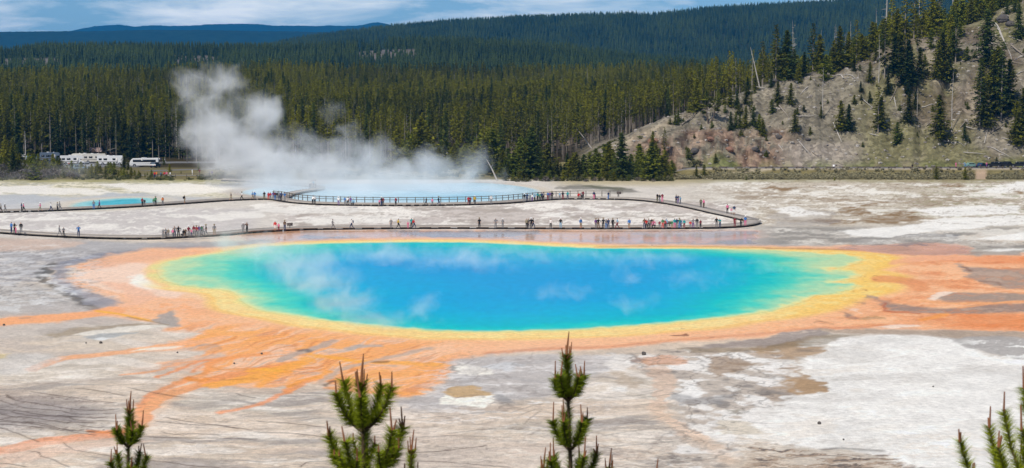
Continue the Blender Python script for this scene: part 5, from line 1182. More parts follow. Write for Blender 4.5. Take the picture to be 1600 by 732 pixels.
# ================================================================== people
SKINT = [(.46, .27, .18), (.55, .35, .25), (.30, .17, .10), (.40, .24, .16)]
PC = {'red': (.55, .03, .03), 'maroon': (.20, .02, .035), 'black': (.015, .015, .018), 'dark blue': (.025, .045, .12), 'blue': (.05, .18, .48), 'light blue': (.25, .45, .62), 'white': (.78, .78, .78), 'grey': (.22, .22, .23), 'green': (.05, .20, .09), 'teal': (.02, .30, .33), 'orange': (.75, .20, .04),
      'yellow': (.65, .45, .05), 'pink': (.70, .18, .32), 'purple': (.17, .08, .28), 'khaki': (.32, .27, .18), 'brown': (.13, .08, .05), 'olive': (.13, .13, .07)}
def colmat(nm, c): return mat('cloth_' + nm.replace(' ', '_'), c, .85, spec=.15, var=.08)
SKM = [mat('skin_%d' % i, c, .6) for i, c in enumerate(SKINT)]; HAIRM = [mat('hair_dark', (.02, .014, .01), .7), mat('hair_brown', (.09, .05, .03), .7), mat('hair_fair', (.35, .26, .14), .7)]
SHOE = mat('shoes', (.05, .045, .045), .7)
def person_mesh(pose, seed):
    """one continuous skinned body; faces take cloth, skin, hair or shoe slots from the nearest bone"""
    J = {'pel': (0, 0, .96), 'bel': (0, .01, 1.10), 'che': (0, .01, 1.32), 'nek': (0, 0, 1.50), 'hea': (0, -.01, 1.60), 'top': (0, 0, 1.71)}
    def side(s, n): 
        J.update({n + 'sh': (s * .17, 0, 1.43), n + 'el': (s * .23, .02, 1.15), n + 'wr': (s * .22, -.06, .92), n + 'ha': (s * .21, -.09, .82), n + 'hi': (s * .09, 0, .92), n + 'kn': (s * .10, -.02, .50), n + 'an': (s * .10, .02, .09), n + 'to': (s * .11, -.15, .04)})
    side(1, 'L'); side(-1, 'R')
    if pose == 'walk':
        J.update({'Lkn': (.10, -.20, .52), 'Lan': (.10, -.26, .10), 'Lto': (.11, -.42, .06), 'Rkn': (-.10, .06, .50), 'Ran': (-.10, .34, .14), 'Rto': (-.10, .22, .03), 'Lel': (.23, .16, 1.17), 'Lwr': (.22, .14, .94), 'Lha': (.21, .11, .85), 'Rel': (-.23, -.10, 1.17), 'Rwr': (-.21, -.28, 1.04), 'Rha': (-.20, -.36, 1.0)})
    elif pose == 'photo':
        J.update({'Lel': (.27, -.12, 1.24), 'Lwr': (.12, -.30, 1.46), 'Lha': (.06, -.34, 1.53), 'Rel': (-.27, -.12, 1.24), 'Rwr': (-.12, -.30, 1.46), 'Rha': (-.06, -.34, 1.53)})
    elif pose == 'hip':
        J.update({'Lel': (.38, .06, 1.20), 'Lwr': (.19, -.06, 1.04), 'Lha': (.13, -.09, 1.0), 'Lan': (.17, .02, .09), 'Lto': (.21, -.14, .04), 'Ran': (-.16, 0, .09), 'Rto': (-.19, -.16, .04)})
    elif pose == 'point':
        J.update({'Rel': (-.36, -.2, 1.36), 'Rwr': (-.48, -.42, 1.40), 'Rha': (-.53, -.5, 1.42)})
    elif pose == 'lean':
        for k in ('che', 'nek', 'hea', 'top', 'Lsh', 'Rsh'): x, y, z = J[k]; J[k] = (x, y - (z - .96) * .38, z - (z - .96) * .07)
        J.update({'Lel': (.24, -.32, 1.14), 'Lwr': (.16, -.50, 1.10), 'Lha': (.1, -.58, 1.10), 'Rel': (-.24, -.32, 1.14), 'Rwr': (-.16, -.50, 1.10), 'Rha': (-.1, -.58, 1.10)})
    elif pose == 'crouch':
        J = {k: (x, y, z - .48) for k, (x, y, z) in J.items()}
        J.update({'Lkn': (.14, -.34, .50), 'Lan': (.12, -.02, .09), 'Lto': (.13, -.2, .04), 'Rkn': (-.14, -.34, .48), 'Ran': (-.12, -.02, .09), 'Rto': (-.13, -.2, .04), 'Lhi': (.09, .1, .44), 'Rhi': (-.09, .1, .44), 'pel': (0, .1, .46), 'bel': (0, .06, .62)})
    Rr = {'pel': (.15, .12), 'bel': (.135, .105), 'che': (.165, .115), 'nek': (.055, .055), 'hea': (.088, .10), 'top': (.06, .065), 'sh': (.075, .07), 'el': (.047, .047), 'wr': (.034, .03), 'ha': (.038, .022), 'hi': (.10, .10), 'kn': (.066, .066), 'an': (.045, .05), 'to': (.04, .03)}
    E = [('pel', 'bel', 1), ('bel', 'che', 1), ('che', 'nek', 1), ('nek', 'hea', 0), ('hea', 'top', 3)]
    for n in 'LR': E += [('che', n + 'sh', 1), (n + 'sh', n + 'el', 1), (n + 'el', n + 'wr', 5), (n + 'wr', n + 'ha', 0), ('pel', n + 'hi', 2), (n + 'hi', n + 'kn', 2), (n + 'kn', n + 'an', 6), (n + 'an', n + 'to', 4)]
    names = list(J); idx = {k: i for i, k in enumerate(names)}
    me = bpy.data.meshes.new('person'); me.from_pydata([J[k] for k in names], [(idx[a], idx[b]) for a, b, _ in E], [])
    ob = bpy.data.objects.new('tmp', me); COL.objects.link(ob)
    sk = ob.modifiers.new('s', 'SKIN'); sk.branch_smoothing = .6; ob.modifiers.new('u', 'SUBSURF').levels = 1
    for k in names: me.skin_vertices[0].data[idx[k]].radius = Rr.get(k) or Rr[k[1:]]; me.skin_vertices[0].data[idx[k]].use_root = (k == 'pel')
    dg = bpy.context.evaluated_depsgraph_get(); m2 = bpy.data.meshes.new_from_object(ob.evaluated_get(dg)); bpy.data.objects.remove(ob)
    seg = [(np.array(J[a]), np.array(J[b]), c) for a, b, c in E]
    for k in range(7): m2.materials.append(SKM[0])
    for p in m2.polygons:
        c = np.array(p.center); best = 9; lab = 0
        for a, b, l in seg:
            d = b - a; t = max(0, min(1, (c - a) @ d / (d @ d))); q = np.linalg.norm(c - a - d * t)
            if q < best: best, lab = q, l
        hd = np.array(J['hea'])
        if lab == 3 or (lab == 0 and c[2] > hd[2] - .06 and abs(c[0]) < .2 and pose is not None and np.linalg.norm(c - hd) < .18): lab = 3 if (c[1] > hd[1] - .035 or c[2] > hd[2] + .085) else 0
        p.material_index = lab; p.use_smooth = True
    m2.name = 'person'; return m2
POSES = ['stand', 'walk', 'photo', 'hip', 'point', 'lean', 'crouch']
PM = {p: person_mesh(p, i) for i, p in enumerate(POSES)}
bp = bmesh.new(); bmesh.ops.create_cube(bp, size=1)
for v_ in bp.verts: v_.co = (v_.co.x * .30 * (.85 if v_.co.z > 0 else 1), v_.co.y * .20, v_.co.z * .46)
bmesh.ops.bevel(bp, geom=bp.edges[:], offset=.05, segments=2, affect='EDGES'); me_bp = bpy.data.meshes.new('backpack'); bp.to_mesh(me_bp); bp.free(); me_bp.materials.append(SKM[0])
hb = bmesh.new(); bmesh.ops.create_cone(hb, cap_ends=True, segments=12, radius1=.21, radius2=.20, depth=.02); bmesh.ops.create_uvsphere(hb, u_segments=12, v_segments=6, radius=.115, matrix=Matrix.Translation((0, 0, .02)))
me_hat = bpy.data.meshes.new('hat'); hb.to_mesh(me_hat); hb.free(); me_hat.materials.append(SKM[0])
rp = random.Random(31)
def person(u, v, top, leg, pose='stand', face=None, scale=1.0, z=DZ, pack=None, hat=None, shorts=False, y=None, skin=None):
    if y is None: x, yy, _ = gp(u, v, z)
    else: x, yy = (u - CU) / F * y, y
    o = link('person', PM[pose], None, (x, yy, z)); o.rotation_euler = (0, 0, rp.uniform(0, 6.28) if face is None else face); s = scale * rp.uniform(.95, 1.04); s *= 1.07; o.scale = (s * 1.12, s * 1.12, s)
    sk = SKM[rp.randrange(4) if skin is None else skin]; hr = HAIRM[rp.choice([0, 0, 1, 1, 2])]
    tm, lm = colmat(top, PC[top]), colmat(leg, PC[leg]); sl = rp.random() < .5
    for i, m_ in enumerate([sk, tm, lm, hr, SHOE, tm if sl else sk, sk if shorts else lm]): o.material_slots[i].link = 'OBJECT'; o.material_slots[i].material = m_
    if pack: b_ = link('backpack', me_bp, o, (0, .20, 1.22)); b_.material_slots[0].link = 'OBJECT'; b_.material_slots[0].material = colmat(pack, PC[pack])
    if hat: b_ = link('hat', me_hat, o, (0, 0, 1.70)); b_.material_slots[0].link = 'OBJECT'; b_.material_slots[0].material = colmat(hat, PC[hat])
    return o
ACT = {'stand': 'standing', 'walk': 'walking', 'photo': 'taking a photo', 'hip': 'standing', 'point': 'pointing', 'lean': 'leaning forward', 'crouch': 'crouching'}
W_, E_ = -1.57, 1.57       # walking left / right
LOWP = [(18, 364.2, 'blue', 'dark blue', 'stand'), (23, 364.6, 'black', 'black', 'hip'), (25, 365, 'pink', 'pink', 'stand', .62), (33, 365.3, 'black', 'grey', 'stand'), (93, 369, 'grey', 'grey', 'walk'), (99.5, 369.4, 'grey', 'black', 'stand', .85), (123, 370.5, 'blue', 'dark blue', 'photo'),
        (255, 371.8, 'grey', 'grey', 'stand', .8), (259, 372, 'grey', 'black', 'stand', .9), (263, 371.8, 'khaki', 'grey', 'stand', .85), (270, 371.6, 'pink', 'grey', 'stand', .8), (273, 371.4, 'grey', 'dark blue', 'photo'), (279, 371.2, 'black', 'black', 'hip'),
        (287, 371, 'black', 'black', 'crouch'), (290, 370.8, 'brown', 'black', 'stand', .8), (295, 370.4, 'maroon', 'grey', 'stand'), (299, 370.3, 'pink', 'dark blue', 'stand', .7), (303, 370, 'maroon', 'grey', 'hip'), (307, 369.8, 'red', 'black', 'stand'), (311, 369.6, 'purple', 'grey', 'stand'), (315, 369.4, 'green', 'black', 'stand'), (317.5, 369.3, 'grey', 'grey', 'walk'),
        (322, 369, 'black', 'grey', 'walk'), (335, 368.4, 'grey', 'khaki', 'stand'), (380, 365, 'grey', 'grey', 'stand'), (386, 364.6, 'black', 'black', 'photo'),
        (430, 361.4, 'red', 'white', 'stand'), (435.5, 361.2, 'pink', 'maroon', 'stand', .72), (445, 360.8, 'brown', 'dark blue', 'stand'), (520, 358.6, 'grey', 'grey', 'walk'), (549.5, 358.2, 'white', 'dark blue', 'walk', 1, 'dark blue'), (611, 357.7, 'grey', 'grey', 'stand'),
        (622.5, 357.7, 'yellow', 'black', 'walk'), (637.5, 357.6, 'pink', 'pink', 'stand', .72), (643, 357.6, 'teal', 'black', 'stand'), (647, 357.6, 'red', 'dark blue', 'walk', 1, 'red'), (749, 357.4, 'black', 'black', 'stand'), (774.5, 357.3, 'grey', 'grey', 'hip'), (785.5, 357.4, 'grey', 'grey', 'stand', .95),
        (823, 357.6, 'khaki', 'black', 'stand', .95), (825.5, 357.4, 'grey', 'grey', 'stand'), (830, 357.6, 'black', 'black', 'stand'), (833, 357.5, 'black', 'dark blue', 'walk'), (860.5, 357.6, 'white', 'black', 'stand'), (876, 357.7, 'black', 'light blue', 'stand'), (907.5, 357.8, 'blue', 'khaki', 'stand'),
        (931, 357.9, 'purple', 'grey', 'stand'), (935, 357.9, 'black', 'brown', 'hip'), (942.5, 357.9, 'black', 'black', 'stand'), (947, 357.9, 'grey', 'blue', 'stand'), (950.5, 357.9, 'dark blue', 'dark blue', 'stand'), (957.5, 357.9, 'black', 'black', 'stand'), (964.5, 357.9, 'light blue', 'maroon', 'walk'), (983, 357.9, 'blue', 'khaki', 'stand', 1, 'blue'),
        (1007, 357.8, 'brown', 'dark blue', 'stand'), (1010, 357.8, 'red', 'black', 'stand', .9), (1013.5, 357.8, 'grey', 'black', 'stand'), (1017, 357.7, 'black', 'grey', 'lean'), (1021, 357.7, 'pink', 'black', 'crouch', 1.3), (1030.5, 357.6, 'maroon', 'grey', 'stand', .75), (1035.5, 357.6, 'green', 'red', 'hip'), (1039, 357.6, 'red', 'black', 'stand', .85), (1041, 357.6, 'light blue', 'dark blue', 'stand'),
        (1050, 357.6, 'green', 'khaki', 'stand', .8), (1054, 357.6, 'teal', 'pink', 'stand'), (1057.5, 357.5, 'dark blue', 'grey', 'stand'), (1061.5, 357.5, 'green', 'blue', 'stand'), (1063.5, 357.5, 'blue', 'dark blue', 'stand', .9), (1069, 357.4, 'teal', 'maroon', 'stand', .9), (1078.5, 357.3, 'red', 'grey', 'stand', .72), (1083, 357.2, 'grey', 'purple', 'hip'), (1089, 357.2, 'black', 'grey', 'stand'), (1094.5, 357.1, 'maroon', 'black', 'stand', .8),
        (1119.5, 356.6, 'black', 'grey', 'stand'), (1125, 356.5, 'teal', 'dark blue', 'lean'), (1148, 355.2, 'maroon', 'maroon', 'stand', .95), (1157.5, 354.4, 'black', 'black', 'lean', .95), (1164.5, 353.6, 'blue', 'pink', 'stand')]
UPP = [(1.5, 332.4, 'grey', 'black', 'walk'), (8, 332.3, 'black', 'grey', 'walk'), (34, 331.7, 'dark blue', 'black', 'stand'), (37, 331.6, 'pink', 'black', 'walk'), (63, 330.9, 'pink', 'khaki', 'walk'), (79.5, 330.3, 'white', 'dark blue', 'walk'), (90, 329.8, 'grey', 'black', 'stand', .95), (93.5, 329.7, 'grey', 'grey', 'walk'),
       (146.5, 327.4, 'grey', 'blue', 'stand'), (155.5, 327, 'purple', 'black', 'walk'), (222.5, 323.2, 'maroon', 'black', 'stand'), (226, 323, 'black', 'grey', 'stand', .85), (240, 322, 'green', 'grey', 'stand', .9), (243.2, 321.8, 'green', 'black', 'stand'), (254.3, 321.2, 'orange', 'grey', 'stand'), (288.5, 318.8, 'black', 'khaki', 'stand', 1, 'black'),
       (361, 314, 'black', 'khaki', 'walk'), (378, 313.2, 'white', 'black', 'walk'), (394.5, 312.8, 'blue', 'khaki', 'walk'), (398, 312.7, 'blue', 'grey', 'stand'), (413, 312.6, 'black', 'olive', 'stand'), (419.5, 312.6, 'red', 'red', 'stand', .95), (422.5, 312.7, 'red', 'grey', 'stand', .9), (427, 312.8, 'purple', 'grey', 'stand'), (430, 313, 'maroon', 'blue', 'stand'), (433, 313.2, 'black', 'grey', 'hip'), (436.5, 313.6, 'grey', 'dark blue', 'stand'), (439.5, 314, 'dark blue', 'black', 'stand'),
       (445, 314.6, 'blue', 'grey', 'stand'), (488.5, 319.4, 'white', 'black', 'lean'), (492, 319.6, 'white', 'black', 'stand'), (529, 321.3, 'white', 'purple', 'stand'), (539, 321.6, 'blue', 'grey', 'stand'), (543, 321.7, 'white', 'black', 'hip'), (547.5, 321.7, 'purple', 'grey', 'stand'), (552, 321.8, 'light blue', 'black', 'crouch', 1.2),
       (593, 322, 'pink', 'black', 'stand', .7), (596, 322, 'black', 'dark blue', 'stand'), (598.6, 322, 'maroon', 'black', 'stand'), (618.5, 321.9, 'maroon', 'black', 'stand'), (666, 321.6, 'black', 'black', 'walk'), (675.5, 321.6, 'pink', 'grey', 'stand', .8), (685.5, 321.5, 'black', 'dark blue', 'walk'), (732, 320.8, 'red', 'maroon', 'hip'), (734.6, 320.8, 'maroon', 'black', 'stand'), (742, 320.5, 'yellow', 'black', 'stand', 1, 'yellow'),
       (767.5, 319.6, 'white', 'grey', 'stand'), (819.5, 316.2, 'black', 'grey', 'stand'), (823.5, 315.8, 'dark blue', 'dark blue', 'stand'), (828, 315.4, 'grey', 'grey', 'stand', .9), (831.5, 315, 'white', 'purple', 'stand', .85), (835.5, 314.7, 'light blue', 'black', 'stand', .85), (840, 314.3, 'teal', 'black', 'stand'), (843.5, 314, 'green', 'black', 'stand', .9), (846.5, 313.8, 'dark blue', 'black', 'hip'), (849, 313.6, 'grey', 'black', 'stand'),
       (856, 313.2, 'blue', 'maroon', 'stand'), (859, 313, 'purple', 'grey', 'stand'), (862.5, 312.8, 'black', 'black', 'stand'), (874.5, 312.3, 'light blue', 'grey', 'stand', .9), (879.5, 312.2, 'black', 'maroon', 'stand'), (887, 312, 'teal', 'dark blue', 'stand'), (904.5, 312, 'red', 'grey', 'crouch', 1.2), (908.5, 312, 'grey', 'black', 'stand', .9), (911, 312, 'maroon', 'black', 'stand'),
       (928, 312, 'dark blue', 'pink', 'stand', .95), (929.6, 311.9, 'black', 'black', 'lean'), (950.5, 312, 'dark blue', 'blue', 'hip'), (1027, 315.6, 'black', 'olive', 'stand'), (1030.5, 315.8, 'black', 'grey', 'stand', .9), (1034.8, 316.2, 'maroon', 'pink', 'stand'), (1056.5, 318.3, 'dark blue', 'black', 'stand'), (1059.5, 318.6, 'dark blue', 'purple', 'hip'), (1063, 319, 'light blue', 'grey', 'stand', .85),
       (1095, 324.2, 'olive', 'black', 'stand', .95), (1099.5, 325.2, 'pink', 'brown', 'stand'), (1136.5, 334, 'pink', 'black', 'stand'), (1142.5, 335.4, 'pink', 'white', 'stand', .7), (1147, 336.6, 'dark blue', 'white', 'stand')]
BRP = [(484.5, 294.4, 'white', 'dark blue', 'stand'), (487, 294, 'white', 'grey', 'hip'), (490, 293.9, 'light blue', 'dark blue', 'stand'), (493, 294.2, 'white', 'grey', 'stand'), (437.5, 289.3, 'grey', 'grey', 'stand'), (407.5, 286.6, 'grey', 'grey', 'stand'), (411, 286.9, 'grey', 'grey', 'stand', .9)]
def nth(k): return ORD[k] if k < 20 else (['twenty', 'thirty', 'forty', 'fifty', 'sixty', 'seventy', 'eighty'][k // 10 + (1 if (k + 1) % 10 == 0 and 0 else 0) - 2] if (k + 1) % 10 else '') 
def ordn(k):       # k from 0
    n = k + 1
    if n <= 20: return ORD[k]
    tens = {2: 'twenty', 3: 'thirty', 4: 'forty', 5: 'fifty', 6: 'sixty', 7: 'seventy', 8: 'eighty', 9: 'ninety'}[n // 10]
    return tens + '-' + ORD[n % 10 - 1] if n % 10 else tens[:-1] + 'ieth'
def crowd(lst, where, group):
    for k, it in enumerate(sorted(lst)):
        u, v, top, leg, pose = it[:5]; s = it[5] if len(it) > 5 else 1.0; pk = it[6] if len(it) > 6 else None
        f = rp.choice([W_, E_]) if pose == 'walk' else (rp.uniform(-.7, .7) if where.startswith('lower') or rp.random() < .4 else 3.14 + rp.uniform(-1, 1))
        o = person(u, v, top, leg, pose, f, s, pack=pk, shorts=(leg in ('khaki', 'white')), hat=rp.choice([None, None, None, 'white', 'khaki']) if s > .9 and pose in ('stand', 'walk') else None)
        who = 'child' if s < .83 else 'person'
        tag(o, f'{who} in {top} top, {leg} trousers, {ACT[pose]}, {ordn(k)} from left on {where}', 'person', group)
crowd(LOWP, 'lower boardwalk', 'visitors on the lower boardwalk'); crowd(UPP, 'upper boardwalk', 'visitors on the upper boardwalk'); crowd(BRP, 'steamy side branch', 'visitors on the side branch in the steam')

# ================================================================== road, barriers, vehicles, huts
def strip(nm, pts, width, dz, m, kind='structure'):
    W = np.array(pts, float); W = resample(W, 3); a, b = offset(W, width / 2), offset(W, -width / 2); n = len(W)
    for q in (a, b): q[:, 2] = height(q[:, 0], q[:, 1]) + dz
    i = np.arange(n - 1); V = np.concatenate([a, b]); o = link(nm, npmesh(nm, V, np.stack([i + n, i + 1 + n, i + 1, i], 1), [m])); tag(o, kind=kind); return o
M_asph = mat('asphalt', (.16, .16, .165), .9, var=.15, scale=.5)
RY = 530.0
strip('road', [((1068 - CU) / F * RY, RY, 0), (90, RY, 0), (240, RY, 0)], 13.5, .03, M_asph)
for (v0, u0, u1, wd) in ((255, 236, 345, 9), (267.5, 232, 345, 8), (274.6, 215, 350, 3.5)):
    P_ = [surf(u, v0 + (-1.0 if v0 < 260 else (-3.5 if v0 < 270 else 0)) * (u - u0) / (u1 - u0), 440) for u in np.linspace(u0, u1, 6)]
    strip('road' if wd > 5 else 'path', P_, wd, .05, M_asph if wd > 5 else mat('pale_path', (.36, .33, .30), .9))
strip('car_park', [surf(u, 259, 500) for u in (20, 80, 140, 200, 238)], 30, .04, M_asph)
M_log = mat('barrier_timber', (.09, .07, .06), .9, var=.3)
bl = bmesh.new(); bmesh.ops.create_cone(bl, cap_ends=True, segments=8, radius1=.17, radius2=.15, depth=2.5, matrix=Matrix.Translation((0, 0, .42)) @ Matrix.Rotation(math.pi / 2, 4, 'Y')); me_log = bpy.data.meshes.new('beam'); bl.to_mesh(me_log); bl.free(); me_log.materials.append(M_log)
me_ft = boxmesh('foot', (-.14, -.18, -.1), (.14, .18, .30), [M_log])
k = 0
for row, (yy, u0, u1, st) in enumerate(((537.9, 1072, 1640, 20.5), (522.2, 1130, 1640, 24))):
    u = u0
    while u < u1:
        x = (u - CU) / F * yy; o = empty('parking_barrier', (x, yy, hz(x, yy) + .03)); link('beam', me_log, o)
        for sx in (-.9, .9): link('foot', me_ft, o, (sx, 0, 0))
        tag(o, 'low log barrier on the ' + ('hill' if row == 0 else 'flats') + ' side of the road', 'barrier', 'log barriers on the ' + ('hill' if row == 0 else 'flats') + ' side of the road'); u += st; k += 1
# --- vehicles
M_glass = mat('dark_glass', (.012, .016, .02), .12, spec=.6, var=.02); M_tyre = mat('tyre', (.02, .02, .02), .9, var=.1); M_hub = mat('hub', (.4, .4, .42), .35, metal=.7); M_lamp = mat('headlamp', (.75, .75, .72), .2); M_tail = mat('tail_lamp', (.5, .02, .02), .3)
def paintm(nm, c): return mat('paint_' + nm, c, .28, spec=.6, var=.03)
def extrude_profile(nm, prof, half, m, taper=None, bev=.05):
    """side outline (x, z) pushed out to +-half in y, corners rounded; taper: z above which the body narrows"""
    bm = bmesh.new(); fr = [bm.verts.new((x, -half, z)) for x, z in prof]; bk = [bm.verts.new((x, half, z)) for x, z in prof]
    bm.faces.new(fr); bm.faces.new(bk[::-1]); n = len(prof)
    for i in range(n): bm.faces.new((fr[i], bk[i], bk[(i + 1) % n], fr[(i + 1) % n]))
    if taper:
        for v in bm.verts:
            if v.co.z > taper[0]: v.co.y *= taper[1]
    bmesh.ops.recalc_face_normals(bm, faces=bm.faces[:])
    if bev: bmesh.ops.bevel(bm, geom=bm.edges[:], offset=bev, segments=2, affect='EDGES', clamp_overlap=True)
    me = bpy.data.meshes.new(nm); bm.to_mesh(me); bm.free(); me.materials.append(m); return me
def wheel_mesh(r):
    bm = bmesh.new(); bmesh.ops.create_cone(bm, cap_ends=True, segments=18, radius1=r, radius2=r, depth=.24, matrix=Matrix.Rotation(math.pi / 2, 4, 'X')); me = bpy.data.meshes.new('tyre'); bm.to_mesh(me); bm.free(); me.materials.append(M_tyre)
    bm = bmesh.new(); bmesh.ops.create_cone(bm, cap_ends=True, segments=12, radius1=r * .58, radius2=r * .58, depth=.27, matrix=Matrix.Rotation(math.pi / 2, 4, 'X')); h = bpy.data.meshes.new('rim'); bm.to_mesh(h); bm.free(); h.materials.append(M_hub); return me, h
WH = {r: wheel_mesh(r) for r in (.34, .38, .46, .5)}
def wheels(root, xs, half, r):
    for x in xs:
        for s in (-1, 1):
            w_ = link('wheel', WH[r][0], root, (x, s * (half - .10), r)); link('rim', WH[r][1], w_)
def win(root, lo, hi, m=None, nm='window'): return link(nm, boxmesh(nm, lo, hi, [m or M_glass]), root)
def car(loc, rz, body, cname, label, cat, nm='parked_car'):
    o = empty(nm, loc, rz); m = paintm(cname, PCOL[cname])
    if body == 'sedan': P_ = [(-2.2, .35), (2.2, .35), (2.28, .62), (2.1, .86), (1.1, .98), (-1.5, 1.0), (-2.2, .95), (-2.28, .6)]; cab = [(-1.6, .97), (1.15, .97), (.45, 1.42), (-.85, 1.44)]; half = .88
    elif body == 'suv': P_ = [(-2.3, .42), (2.3, .42), (2.38, .75), (2.25, 1.02), (1.15, 1.14), (-2.2, 1.16), (-2.38, .8)]; cab = [(-2.2, 1.13), (1.2, 1.13), (.6, 1.74), (-1.95, 1.80)]; half = .95
    else: P_ = [(-2.7, .5), (2.7, .5), (2.78, .8), (2.6, 1.08), (1.5, 1.18), (-2.7, 1.16), (-2.75, .8)]; cab = [(-.7, 1.15), (1.5, 1.15), (.9, 1.80), (-.4, 1.82)]; half = .98
    link('body', extrude_profile('body', P_, half, m), o); link('cabin', extrude_profile('cabin', cab, half * .93, m, (1.3, .84)), o)
    zb, zt = cab[0][1] + .06, max(c[1] for c in cab) - .12; x0, x1 = cab[3][0] - .25 if body != 'pickup' else cab[3][0] + .02, cab[2][0] + .12
    mid = (x0 + x1) / 2
    for s in (-1, 1):
        for a_, b_ in ((x0, mid - .05), (mid + .05, x1)):
            y0_ = s * half * .80; win(o, (a_, min(y0_, s * half * .94), zb), (b_, max(y0_, s * half * .94), zt))
    win(o, (cab[2][0] + .08, -half * .7, zb), (cab[1][0] - .16, half * .7, zt - .08), nm='windscreen')
    xf = P_[2][0]; xr = min(p_[0] for p_ in P_)
    for s in (-.62, .62): win(o, (xf - .12, s - .16, .66), (xf + .015, s + .16, .80), M_lamp, 'headlight'); win(o, (xr - .015, s - .14, .70), (xr + .12, s + .14, .88), M_tail, 'tail_light')
    wheels(o, (-1.4, 1.42) if body == 'sedan' else (-1.5, 1.55), half, .34 if body == 'sedan' else .38); tag(o, label, cat, None); return o
PCOL = {'teal': (.20, .34, .31), 'navy': (.02, .05, .10), 'black': (.010, .010, .012), 'silver': (.45, .48, .52), 'skyblue': (.35, .50, .62), 'white': (.78, .78, .78), 'darkblue': (.03, .06, .16), 'cream': (.70, .67, .60)}
rz_ = lambda x, y: hz(x, y) + .04
for u, rot, body, c, lab in ((1518, .25, 'sedan', 'teal', 'pale blue-green sedan, leftmost of the cars parked under the hill'), (1534, .9, 'sedan', 'navy', 'dark blue small car parked right behind the blue-green sedan'), (1555, 2.5, 'suv', 'black', 'tall black suv, left one of the two, parked under the hill'), (1573, .5, 'pickup', 'black', 'low black pickup parked between the two tall black cars'), (1593, 2.7, 'suv', 'black', 'tall black suv at the right edge of the picture on the road'), (1617, .4, 'suv', 'silver', 'silver suv parked just past the right edge of the row')):
    yy = 533.5; x = (u - CU) / F * yy; car((x, yy, rz_(x, yy)), rot, body, c, lab, 'car' if body != 'pickup' else 'pickup')
# motorhomes and bus
def motorhome(loc, rz, L_, m, label, cabover=True):
    o = empty('motorhome', loc, rz); h = L_ / 2
    P_ = [(-h, .5), (h - 1.2, .5), (h - .02, .5), (h, 1.0), (h - 1.0, 1.35), (h - 1.5, 1.95), (h - .45, 2.05), (h - .35, 2.7), (h - .9, 3.1), (-h, 3.1)] if cabover else [(-h, .45), (h, .45), (h + .1, 1.2), (h - .05, 2.6), (h - .4, 3.15), (-h, 3.15)]
    link('body', extrude_profile('body', P_, 1.2, m), o)
    for s in (-1, 1):
        y0_, y1_ = sorted((s * 1.17, s * 1.22))
        for a_, b_ in ((-h + .6, -h + 1.6), (-h + 2.2, -h + 3.4), (h - 3.6, h - 2.6)): win(o, (a_, y0_, 1.65), (b_, y1_, 2.3))
        win(o, (-h + .2, y0_ * 1.001, 1.05), (h - 1.9, y1_ * 1.004, 1.22), mat('stripe_brown', (.12, .09, .07), .5), 'stripe'); win(o, (h - 2.5, y0_ * 1.002, .6), (h - 1.9, y1_ * 1.006, 2.4), mat('door_pale', (.6, .58, .55), .5), 'door')
    if cabover: win(o, (h - 1.45, -1.0, 1.45), (h - 1.12, 1.0, 1.85), nm='windscreen')
    else: win(o, (h + .0, -1.05, 1.35), (h + .06, 1.05, 2.3), nm='windscreen')
    win(o, (-1.2, -.35, 3.1), (-.3, .35, 3.32), mat('roof_unit', (.7, .7, .7), .6), 'roof_vent'); win(o, (.9, -.3, 3.1), (1.4, .3, 3.25), mat('roof_unit', (.7, .7, .7), .6), 'roof_vent')
    wheels(o, (-h + 1.9, h - 1.3), 1.2, .46); tag(o, label, 'motorhome'); return o
def at(u, v): x, y, z = surf(u, v, 500); return (x, y, z + .06)
WHT = paintm('white', PCOL['white']); CRM = paintm('cream', PCOL['cream'])
motorhome(at(113, 258), .25, 8.0, WHT, 'white motorhome with high cab, leftmost of the big pale ones'); motorhome(at(130, 255), 2.9, 8.5, CRM, 'cream motorhome with brown stripe parked behind the silver suv')
motorhome(at(148, 255.5), .12, 8.0, CRM, 'cream motorhome in the middle of the row below the gabled hut', False); motorhome(at(173, 258.5), .08, 8.8, WHT, 'long white motorhome with dark windows nearest the bus', False)
motorhome(at(79, 253), .2, 7.2, paintm('skyblue2', (.12, .16, .22)), 'dark blue grey motorhome between the trees at the left of the car park'); motorhome(at(4, 232), .2, 7.0, WHT, 'white motorhome half hidden in the trees at the left edge')
motorhome(at(697, 254), 3.05, 8.2, CRM, 'cream motorhome alone between trees behind the steaming crater')
for u, v, rot, body, c, lab in ((51, 251, .9, 'suv', 'skyblue', 'pale blue suv between trees at the left of the car park'), (37, 248, .3, 'sedan', 'white', 'white car half behind trees at the far left'), (76, 258, .2, 'sedan', 'darkblue', 'dark blue car in front of the dark motorhome'), (107, 264, .3, 'sedan', 'silver', 'silver car in front of the leftmost white motorhome'),
                               (125, 267, .7, 'suv', 'skyblue', 'pale blue suv nearest the hedge in the car park'), (243, 262.5, 1.4, 'suv', 'navy', 'dark blue suv parked at the tail of the white bus'), (136, 263, .2, 'suv', 'silver', 'silver suv right of the pale blue one in the car park')):
    car(at(u, v), rot, body, c, lab, 'car')
bx, by, bz = at(226, 261); bus = empty('coach', (bx, by, bz), math.pi + .10); hB = 4.7
link('body', extrude_profile('body', [(-hB, .35), (hB - .2, .35), (hB + .2, .8), (hB - .1, 1.9), (hB - .75, 2.75), (-hB, 2.9)], 1.22, WHT, bev=.12), bus)
for s in (-1, 1):
    y0_, y1_ = sorted((s * 1.19, s * 1.235)); win(bus, (-hB + .9, y0_, 1.55), (hB - 1.0, y1_, 2.35)); win(bus, (-hB + .3, y0_ * 1.002, .95), (hB - .5, y1_ * 1.004, 1.08), mat('stripe_grey', (.35, .37, .4), .5), 'stripe')
